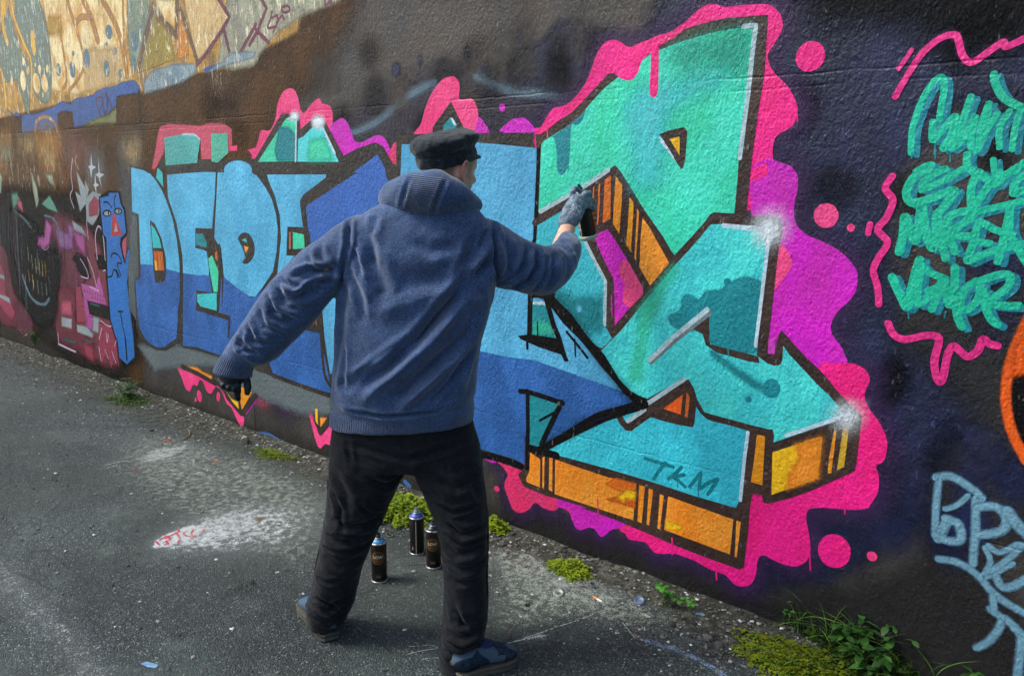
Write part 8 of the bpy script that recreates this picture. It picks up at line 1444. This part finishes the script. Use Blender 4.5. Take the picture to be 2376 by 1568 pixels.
def can(loc, label, cat, capcol, front=True, face=0., group=None, nozzle=None):
    r = .0325; o = tag(empty('spray_can', loc, face), label, cat, group)
    v, f = lathe([(r-.003, .003), (r-.001, .006), (r-.0006, .16), (r-.002, .165), (r-.003, .167)]); mesh('can_body', v, f, CAN_BLACK, o, True)
    v, f = lathe([(r-.004, 0), (r+.0005, .001), (r+.0012, .004), (r+.0004, .007), (r-.002, .0075)]); mesh('bottom_rim', v, f, TIN, o, True)
    v, f = lathe([(r-.003, .166), (r+.0004, .1665), (r+.001, .169), (r, .1715), (r-.003, .172)]); mesh('top_rim', v, f, TIN, o, True)
    dm = simple('can_dome', capcol, .4); v, f = lathe([(r-.003, .171), (r-.006, .176), (r-.011, .1815), (r-.0165, .185), (.0155, .186)]); mesh('dome', v, f, dm, o, True)
    v, f = lathe([(.0155, .1845), (.0168, .186), (.0168, .189), (.0150, .190), (.0105, .189)]); mesh('valve_cup', v, f, TIN, o, True)
    v, f = lathe([(.0098, .188), (.0100, .197), (.0090, .2)]); v2 = [(.0075*math.cos(a), .0075*math.sin(a)*.7, z) for z in (.2, .209) for a in [2*math.pi*k/16 for k in range(16)]]
    v2 = [(x, y-.002*(z > .205), z+(.003 if y < 0 and z > .205 else 0)) for x, y, z in v2]; f2 = [(k, (k+1) % 16, 16+(k+1) % 16, 16+k) for k in range(16)]+[tuple(range(16, 32))]
    v, f = join([(v, f), (v2, f2)]); mesh('nozzle', v, f, nozzle or NOZ, o)
    if front:
        for z, rr, mt, t in ((.112, .0275, GOLD, 0), ):
            v, f = disc(.0275, .0245, 60, 1, 2); mesh('badge_ring', wrap(v, r+.0001, z), f, mt, o, True)
            v, f = disc(.0215, 0, 40, 0, 8); mesh('badge', wrap(v, r+.00008, z), f, simple('badge_brown', '4c3416', .5, 0, .5, 120), o, True)
            v, f = disc(.0228, .0218, 40, 0, 1); mesh('badge_ring', wrap(v, r+.00012, z), f, mt, o, True)
        V, F = text_mesh('LOW', .0165); mesh('lettering', wrap(V, r+.0003, .115), F, WHITEP, o)
        for z, w in ((.102, .012), (.0985, .010)):
            v = [(x, y) for y in (-.0011, .0011) for x in np.linspace(-w, w, 8)]; f = [(i, i+1, 9+i, 8+i) for i in range(7)]; mesh('label_line', wrap(v, r+.0003, z), f, GOLD, o)
        for z, w, mt in ((.040, .014, GOLD), (.032, .011, WHITEP), (.027, .008, GOLD)):
            v = [(x, y) for y in (-.0007, .0007) for x in np.linspace(-w, w, 8)]; f = [(i, i+1, 9+i, 8+i) for i in range(7)]; mesh('label_line', wrap(v, r+.0002, z), f, mt, o)
    else:
        v = [(x, y) for y in np.linspace(.009, .16, 3) for x in (-.0016, .0016)]; mesh('label_stripe', wrap(v, r+.0002, 0), [(0, 1, 3, 2), (2, 3, 5, 4)], WHITEP, o)
        for k in range(3):
            v = [(x-.017+k*.003, y) for y in (.026, .042-k*.006) for x in (0, .0022)]; mesh('label_mark', wrap(v, r+.0002, 0), [(0, 1, 3, 2)], [WHITEP, GOLD, simple('label_red', '8a2c22', .5)][k], o)
    return o
camxy = Vector((0, -2.64136))
for (x, y), args in zip(CANS, (('black spray can with light blue top standing alone nearest the viewer', 'spray can', '3f86b4', True), ('black spray can with royal blue top and pale side stripe beside the clover', 'spray can', '2f4fae', False), ('black spray can with black top close to the man\'s right leg', 'spray can', '101214', True))):
    d_ = Vector((x, y))-camxy; face = math.atan2(d_.y, d_.x)-math.pi/2
    can((x, y, 0), *args, face=face-.12, group='spray cans standing on the asphalt', nozzle=simple('nozzle_pale', '8c989e', .5) if not args[3] else NOZ)
cT, cB = Vector(PT['canT']), Vector(PT['canB']); ax_ = (cT-cB).normalized()
hc = can(cB-ax_*.012, 'pale-rimmed spray can held upright in the man\'s gloved right hand', 'spray can', '6f8a8c', False, face=0)
for k in range(9):
    a_ = -2.2+(k % 3)*.075; z_ = .035+(k//3)*.016; v = [(x*.0042, y*.013) for y in (0, 1) for x in (0, 1)]; mesh('label_mark', wrap([(x+(k % 3)*.006-.012, y+z_) for x, y in v], .0327, 0), [(0, 1, 3, 2)], WHITEP, hc)
v, f = lathe([(.030, -.004), (.0345, -.002), (.0352, .010), (.0335, .013)], 28); mesh('colour_ring', v, f, simple('pale_ring', '9fb3a6', .5), hc, True)
hc.rotation_mode = 'QUATERNION'; hc.rotation_quaternion = ax_.to_track_quat('Z', 'Y') @ Vector((0, 0, 1)).rotation_difference(Vector((0, 0, 1)))
# ------------------------------------------------------------------ gravel, stones and litter
def gravel_mat():
    s = NT('gravel'); t = s.attr('tint'); p = s.pos()
    c = s.ramp(t, [(0, lin('2d2b27')), (.35, lin('55534c')), (.62, lin('787a76')), (.8, lin('5d5246')), (.93, lin('a9aca8')), (1, lin('cfd2cf'))]); return s.done(c, .85, s.bump(s.noise(p, 300, 3), .5, .002), .3)
GM = gravel_mat()
OCT = np.array([(1, 0, 0), (0, 1, 0), (-1, 0, 0), (0, -1, 0), (0, 0, 1), (0, 0, -1), (.6, .6, .45), (-.6, .6, .5), (-.6, -.6, .45), (.6, -.6, .5)], float)
OF = [(0, 6, 4), (6, 1, 4), (1, 7, 4), (7, 2, 4), (2, 8, 4), (8, 3, 4), (3, 9, 4), (9, 0, 4), (0, 5, 6), (6, 5, 1), (1, 5, 7), (7, 5, 2), (2, 5, 8), (8, 5, 3), (3, 5, 9), (9, 5, 0)]
def zsurf(x, y): return max(0, berm(x, y)) if y > -.52 else 0
V = []; F = []; T = []
N = 15000
for i in range(N):
    x = -9.3+9.6*(nrng.random()**1.0); clump = .5+.5*noise.noise(Vector((x*2.2, 5, 1))); y = -.01-abs(nrng.normal(0, .16+.16*clump))
    if nrng.random() < .15: y = -nrng.random()*1.6
    s_ = .0022+.0075*nrng.random()**3.2
    m = OCT*s_*nrng.uniform(.6, 1.25, (10, 1))*np.array([1.2, 1, .6]); a = nrng.random()*6.28; ca, sa = math.cos(a), math.sin(a)
    m = m@np.array([[ca, sa, 0], [-sa, ca, 0], [0, 0, 1]])+np.array([x, y, zsurf(x, y)+s_*.25]); o = len(V); V += [tuple(q) for q in m]; F += [(p_+o, q_+o, r_+o) for p_, q_, r_ in OF]; T += [nrng.random()]*10
gr = tag(mesh('gravel', V, F, GM), kind='stuff'); setattr_f(gr, 'tint', T)
sm_mesh = []
for k in range(5):
    bm = bmesh.new(); bmesh.ops.create_icosphere(bm, subdivisions=2, radius=1)
    for v in bm.verts: v.co *= 1+.28*noise.noise(v.co*1.3+Vector((k*7, 0, 0))); v.co.z *= .6
    me = bpy.data.meshes.new('stone'); bm.to_mesh(me); bm.free()
    s = NT('stone'); p = s.obj(); c = ('6f706c', '8b8a80', '5a5f66', '7a6a5c', 'a3a6a4')[k]; s.done(s.mix(s.noise(p, 6, 5, .7), lin(c), tuple(v*.4 for v in lin(c))), .85, s.bump(s.noise(p, 12, 4), .8, .08), .3); me.materials.append(s.m); sm_mesh.append(me)
for k, px, s_, lab in STONES:
    x, y = px; o = bpy.data.objects.new('stone', sm_mesh[k]); o.location = (x, y, zsurf(x, y)+s_*.3); o.scale = (s_, s_*.85, s_); o.rotation_euler = (0, 0, rng.random()*6); link(o); tag(o, lab, 'stone', 'stones in the rubble along the wall')
def gz(p): return (p[0], p[1], zsurf(*p))
x, y, z = gz(LITTER['butt']); t = tag(empty('cigarette_butt', (x, y, z+.005), -.25), 'cigarette butt with orange filter in the gravel', 'cigarette butt')
v, f = tube([(-.014, 0, 0), (.006, 0, 0)], [.0042, .0042], 12); mesh('filter', v, f, simple('filter_orange', 'd8863a', .8), t, True)
v, f = tube([(.008, 0, 0), (.030, .001, 0)], [.004, .0038], 12); mesh('paper', v, f, simple('butt_paper', 'd8d4c8', .8), t, True)
for nm, lab, c in (('cap1', 'translucent plastic disc lying at the edge of the gravel left of the cigarette butt', '8f9a94'), ('cap2', 'dark grey plastic disc lying in the gravel behind the cigarette butt', '4a4d50'), ('cap3', 'small blue grey plastic disc in the gravel right of the cigarette butt', '5a6a86')):
    x, y, z = gz(LITTER[nm]); v, f = lathe([(.019, 0), (.0215, .003), (.0205, .008), (.016, .0085), (.0145, .0055), (.005, .005)], 20); o = mesh('plastic_disc', v, f, simple('cap_plastic', c, .4), None, True); o.location = (x, y, z+.002); o.rotation_euler = (rng.uniform(-.25, .25), rng.uniform(-.25, .25), 0); tag(o, lab, 'plastic disc')
x, y, z = gz(LITTER['ring1']); v, f = tube([(.017*math.cos(a), .013*math.sin(a), .003) for a in np.linspace(.2, 6.2, 14)], [.0032]*14, 8); o = mesh('plastic_ring', v, f, simple('ring_dark', '3a3a36', .6), None, True); o.location = (x, y, z); tag(o, 'dark plastic ring lying between the cans and the left leg', 'plastic ring')
for nm, lab, c, sc in (('shard1', 'pale blue plastic shard beside the leafy weed', '7f9fc0', .022), ('shard2', 'flat blue plastic shard on the asphalt at the lower left', '6f97b8', .03), ('shard3', 'small blue plastic shard beside the clover patch', '4f7fb4', .014)):
    x, y, z = gz(LITTER[nm]); b = [(-1, -.25), (-.6, .3), (.9, .35), (1, -.2), (.1, -.4)]; V = [(a*sc, q*sc, zz) for zz in (.001, .003) for a, q in b]; F = [(4, 3, 2, 1, 0), (5, 6, 7, 8, 9)]+[(i, (i+1) % 5, 5+(i+1) % 5, 5+i) for i in range(5)]
    o = mesh('plastic_shard', V, F, simple('shard', c, .4)); o.location = (x, y, z+.001); o.rotation_euler = (0, .08, rng.uniform(.3, .9)); tag(o, lab, 'litter')
x, y, z = gz(LITTER['tube']); v, f = lathe([(.02, 0), (.021, .01), (.021, .05), (.019, .052)], 16); o = mesh('paper_cup', v, f, simple('cup_paper', '8d8a70', .8)); o.location = (x, y, z+.02); o.rotation_euler = (1.5, .1, .9); tag(o, 'crushed pale cup lying at the wall foot near the moss', 'cup')
x, y, z = gz(LITTER['twig']); v, f = tube([(-.12, 0, .004), (-.05, .015, .008), (.03, .012, .006), (.1, -.03, .004)], [.004, .0045, .004, .003], 8); o = mesh('twig', v, f, simple('twig_bark', '6a5c42', .9)); o.location = (x, y, z); o.rotation_euler = (0, 0, -.5); tag(o, 'bent dry twig lying on the gravel by the wall', 'twig')
# ------------------------------------------------------------------ plants
def leaf_mat(name, a, b, rough=.5):
    s = NT(name); p = s.obj(); oi = s.n('ObjectInfo'); f = s.noise(s.pos(), 30, 3); col = s.mix(s.map(f, .3, .7), lin(a), lin(b)); 
    hs_ = s.n('HueSaturation'); s.l(col, hs_.inputs['Color']); s.l(s.map(oi.outputs['Random'], 0, 1, .65, 1.3), hs_.inputs['Value']); 
    tl_ = s.n('BsdfTranslucent'); s.l(hs_.outputs[0], tl_.inputs[0]); mx = s.n('MixShader'); mx.inputs[0].default_value = .25; s.done(hs_.outputs[0], rough, None, .4); s.l(s.b.outputs[0], mx.inputs[1]); s.l(tl_.outputs[0], mx.inputs[2]); s.l(mx.outputs[0], s.out.inputs[0]); return s.m
CLOVER = leaf_mat('clover_leaf', '4d6a12', '8fa01e'); MOSS = leaf_mat('moss_leaf', '4f7012', '8c961a'); NETT = leaf_mat('nettle_leaf', '1b3f17', '3f6a28'); GRASS = leaf_mat('grass_blade', '3a6420', '6f9438'); STEM = leaf_mat('stem', '35501c', '566c2c')
def patch(name, centre, rx, ry, n, ls, hgt, mat, label, cat, rot=0, clip=-.004):
    V = []; F = []; cx, cy = centre
    for i in range(n):
        a = rng.random()*6.283; q = rng.random()**.55; wob = 1+.75*noise.noise(Vector((math.cos(a)*2+cx, math.sin(a)*2, cy)))+.35*noise.noise(Vector((math.cos(a)*6+cx, math.sin(a)*6, cy+4)))
        ux, uy = q*rx*wob*math.cos(a), q*ry*wob*math.sin(a); x = cx+ux*math.cos(rot)-uy*math.sin(rot); y = cy+ux*math.sin(rot)+uy*math.cos(rot)
        if y > clip: y = clip-rng.random()*.03
        hh = hgt*(1-q**2*.8)*(.55+.9*abs(noise.noise(Vector((x*22, y*22, 1))))); z = zsurf(x, y)+hh*rng.uniform(.35, 1.05)
        az = rng.random()*6.28; t = rng.uniform(-.7, .7); L = ls*rng.uniform(.6, 1.35); d = Vector((math.cos(az), math.sin(az), t*.6)).normalized(); sdv = d.cross(UP).normalized(); nn = sdv.cross(d)
        c0 = Vector((x, y, z)); o = len(V); V += [c0-d*L*.5, c0+sdv*L*.42+nn*L*.1, c0+d*L*.5, c0-sdv*L*.42+nn*L*.1]; F += [(o, o+1, o+2), (o, o+2, o+3)]
        if i % 9 == 0:
            b0 = Vector((x+rng.uniform(-.01, .01), y, zsurf(x, y))); o = len(V); V += [b0-sdv*.0008, b0+sdv*.0008, c0+sdv*.0006, c0-sdv*.0006]; F.append((o, o+1, o+2, o+3))
    return tag(mesh(name, [tuple(v) for v in V], F, mat), label, cat)
pl = PLANTS
patch('clover_patch', pl['clover'], .28, .17, 4600, .0155, .085, CLOVER, 'bright green clover patch behind the spray cans at the wall foot', 'clover', .1)
patch('clover_patch', pl['clover2'], .09, .06, 800, .015, .06, CLOVER, 'small clover tuft just right of the man\'s right leg', 'clover')
patch('moss_clump', pl['moss2'], .095, .065, 1500, .010, .05, CLOVER, 'lone yellow green clump at the edge of the gravel', 'moss')
patch('moss_clump', pl['moss1'], .16, .06, 1100, .011, .03, MOSS, 'low mossy clump under the blue line left of the man', 'moss', .15)
patch('moss_clump', pl['bigmoss'], .15, .10, 1700, .0095, .032, MOSS, 'yellowish moss cushion at the bottom edge beside the nettles', 'moss')
patch('moss_clump', pl['bigmoss2'], .18, .12, 1900, .012, .05, MOSS, 'mixed moss and fine weeds under the grass tuft', 'moss')
def leaf_mesh(L, w, mat, teeth=True):
    V = []; F = []; n = 8
    for i in range(n+1):
        t = i/n; ww = w*math.sin(math.pi*min(1, t*.9+.06))**.85*(1-t*.25)*(1+(.13 if teeth and i % 2 else 0)); z = -.25*L*t*t
        V += [(t*L, ww, z+.12*ww), (t*L, 0, z), (t*L, -ww, z+.12*ww)]
    for i in range(n): a = i*3; F += [(a, a+1, a+4, a+3), (a+1, a+2, a+5, a+4)]
    m = bpy.data.meshes.new('leaf'); m.from_pydata(V, [], F); m.polygons.foreach_set('use_smooth', [True]*len(F)); m.materials.append(mat); return m
LM = leaf_mesh(.052, .016, NETT); LS_ = leaf_mesh(.034, .012, NETT); LR = leaf_mesh(.03, .013, leaf_mat('weed_leaf', '2f7a1c', '4f9a30'), False)
def plant(name, loc, stems, h, lm, per, label, lean=.35, scale=1., cat='weed', group=None):
    x, y = loc; o = tag(empty(name, (x, y, zsurf(x, y))), label, cat, group)
    for s_ in range(stems):
        a = rng.random()*6.28; q = rng.uniform(.0, lean); top = Vector((math.cos(a)*q*h, min(math.sin(a)*q*h, -y-.02), h*rng.uniform(.6, 1.0))); b0 = Vector((rng.uniform(-.03, .03), rng.uniform(-.03, .01), 0)); mid = b0.lerp(top, .5)+Vector((0, 0, .02))
        v, f = tube([b0, mid, top], [.0018, .0015, .001], 6); mesh('stem', v, f, STEM, o, True)
        for k in range(per):
            t = (k//2+1)/(per/2) if per > 2 else 1; t = min(1, t); p = b0.lerp(mid, t*2) if t < .5 else mid.lerp(top, t*2-1)
            lf = bpy.data.objects.new('leaf', lm); link(lf, o); sc = scale*rng.uniform(.65, 1.15)*(1-.25*t); az = a+(k % 2)*math.pi+(k//2)*1.57+rng.uniform(-.4, .4)
            lf.location = p; lf.rotation_euler = (rng.uniform(-.3, .3), rng.uniform(-.35, .25), az); lf.scale = (sc, sc, sc)
    return o
plant('nettle', pl['nettlebig'], 6, .15, LM, 6, 'leafy green nettle in the bottom right corner beside the grass tuft', .8)
plant('nettle', pl['nettlebig2'], 7, .16, LM, 6, 'broad leaved nettle nearest the wall at the lower right', .8)
plant('nettle', pl['nettlebig3'], 6, .13, LM, 6, 'nettle cut off by the bottom edge of the view', .9)
plant('nettle', (pl['nettlebig'][0]-.06, pl['nettlebig'][1]+.05), 7, .12, LM, 6, 'dense low nettle between the grass tuft and the corner nettles', .9)
plant('nettle', pl['end'], 3, .10, LM, 4, 'sparse dark nettle at the right end of the weeds', .9)
plant('weed', pl['leafy'], 6, .07, LR, 4, 'young round leaved weed growing in the gravel below the teal letter', 1.0)
plant('weed', pl['leafy2'], 3, .05, LR, 4, 'smaller round leaved seedling right of the young weed', 1.0, .8)
plant('weed', pl['sprig'], 3, .11, LR, 4, 'thin upright sprig left of the grass tuft', .3, .5)
plant('nettle', pl['nettle'], 13, .17, LS_, 8, 'bushy weed at the wall foot below the blue cartoon figure', .8, 1.1)
plant('nettle', pl['nettle_far'], 12, .2, LS_, 8, 'far weed at the wall foot near the left edge', .9, 1.1)
patch('moss_clump', (pl['nettle'][0], pl['nettle'][1]-.02), .22, .10, 1300, .014, .04, leaf_mat('undergrowth', '2f4a1c', '56702a'), 'low green undergrowth around the bushy weed below the blue figure', 'moss', .1)
patch('moss_clump', (pl['nettlebig'][0]+.04, pl['nettlebig'][1]), .22, .13, 2200, .014, .07, leaf_mat('undergrowth_dark', '24401a', '4a6424'), 'dark undergrowth between the nettles at the lower right', 'moss', .1)
bm_ = []
V = []; F = []; n = 8
for i in range(n+1): t = i/n; w = .0036*(1-t**2); V += [(.30*.18*t*t*2, w, .30*(t-.28*t*t)), (.30*.18*t*t*2, -w, .30*(t-.28*t*t))]
for i in range(n): F.append((i*2, i*2+1, i*2+3, i*2+2))
gb = bpy.data.meshes.new('blade'); gb.from_pydata(V, [], F); gb.materials.append(GRASS)
def tuft(p, n, rx, ry, hs_, label):
    gt = tag(empty('grass_tuft', (*p, zsurf(*p))), label, 'grass tuft', 'grass tufts at the lower right')
    for i in range(n):
        o = bpy.data.objects.new('blade', gb); link(o, gt); yy = rng.uniform(-ry, ry); o.location = (rng.uniform(-rx, rx), min(yy, -p[1]-.02), 0); s_ = rng.uniform(.3, 1.)*hs_; o.scale = (s_*rng.uniform(.5, 2.4), s_*rng.uniform(.7, 1.2), s_); az = rng.uniform(2.6, 6.8); o.rotation_euler = (rng.uniform(-.25, .25), rng.uniform(-.1, .5), az)
tuft(pl['grass'], 54, .14, .06, 1.0, 'tall thin grass tuft against the wall at the lower right')
tuft(pl['bigmoss2'], 44, .17, .10, .55, 'short arching grass growing out of the mixed moss')
tuft((pl['nettlebig'][0]+.12, pl['nettlebig'][1]+.03), 30, .14, .06, .7, 'thin grass between the nettles in the corner')
tuft(pl['clover3'], 16, .12, .05, .32, 'sparse short grass along the front of the clover patch')
bpy.context.view_layer.update()
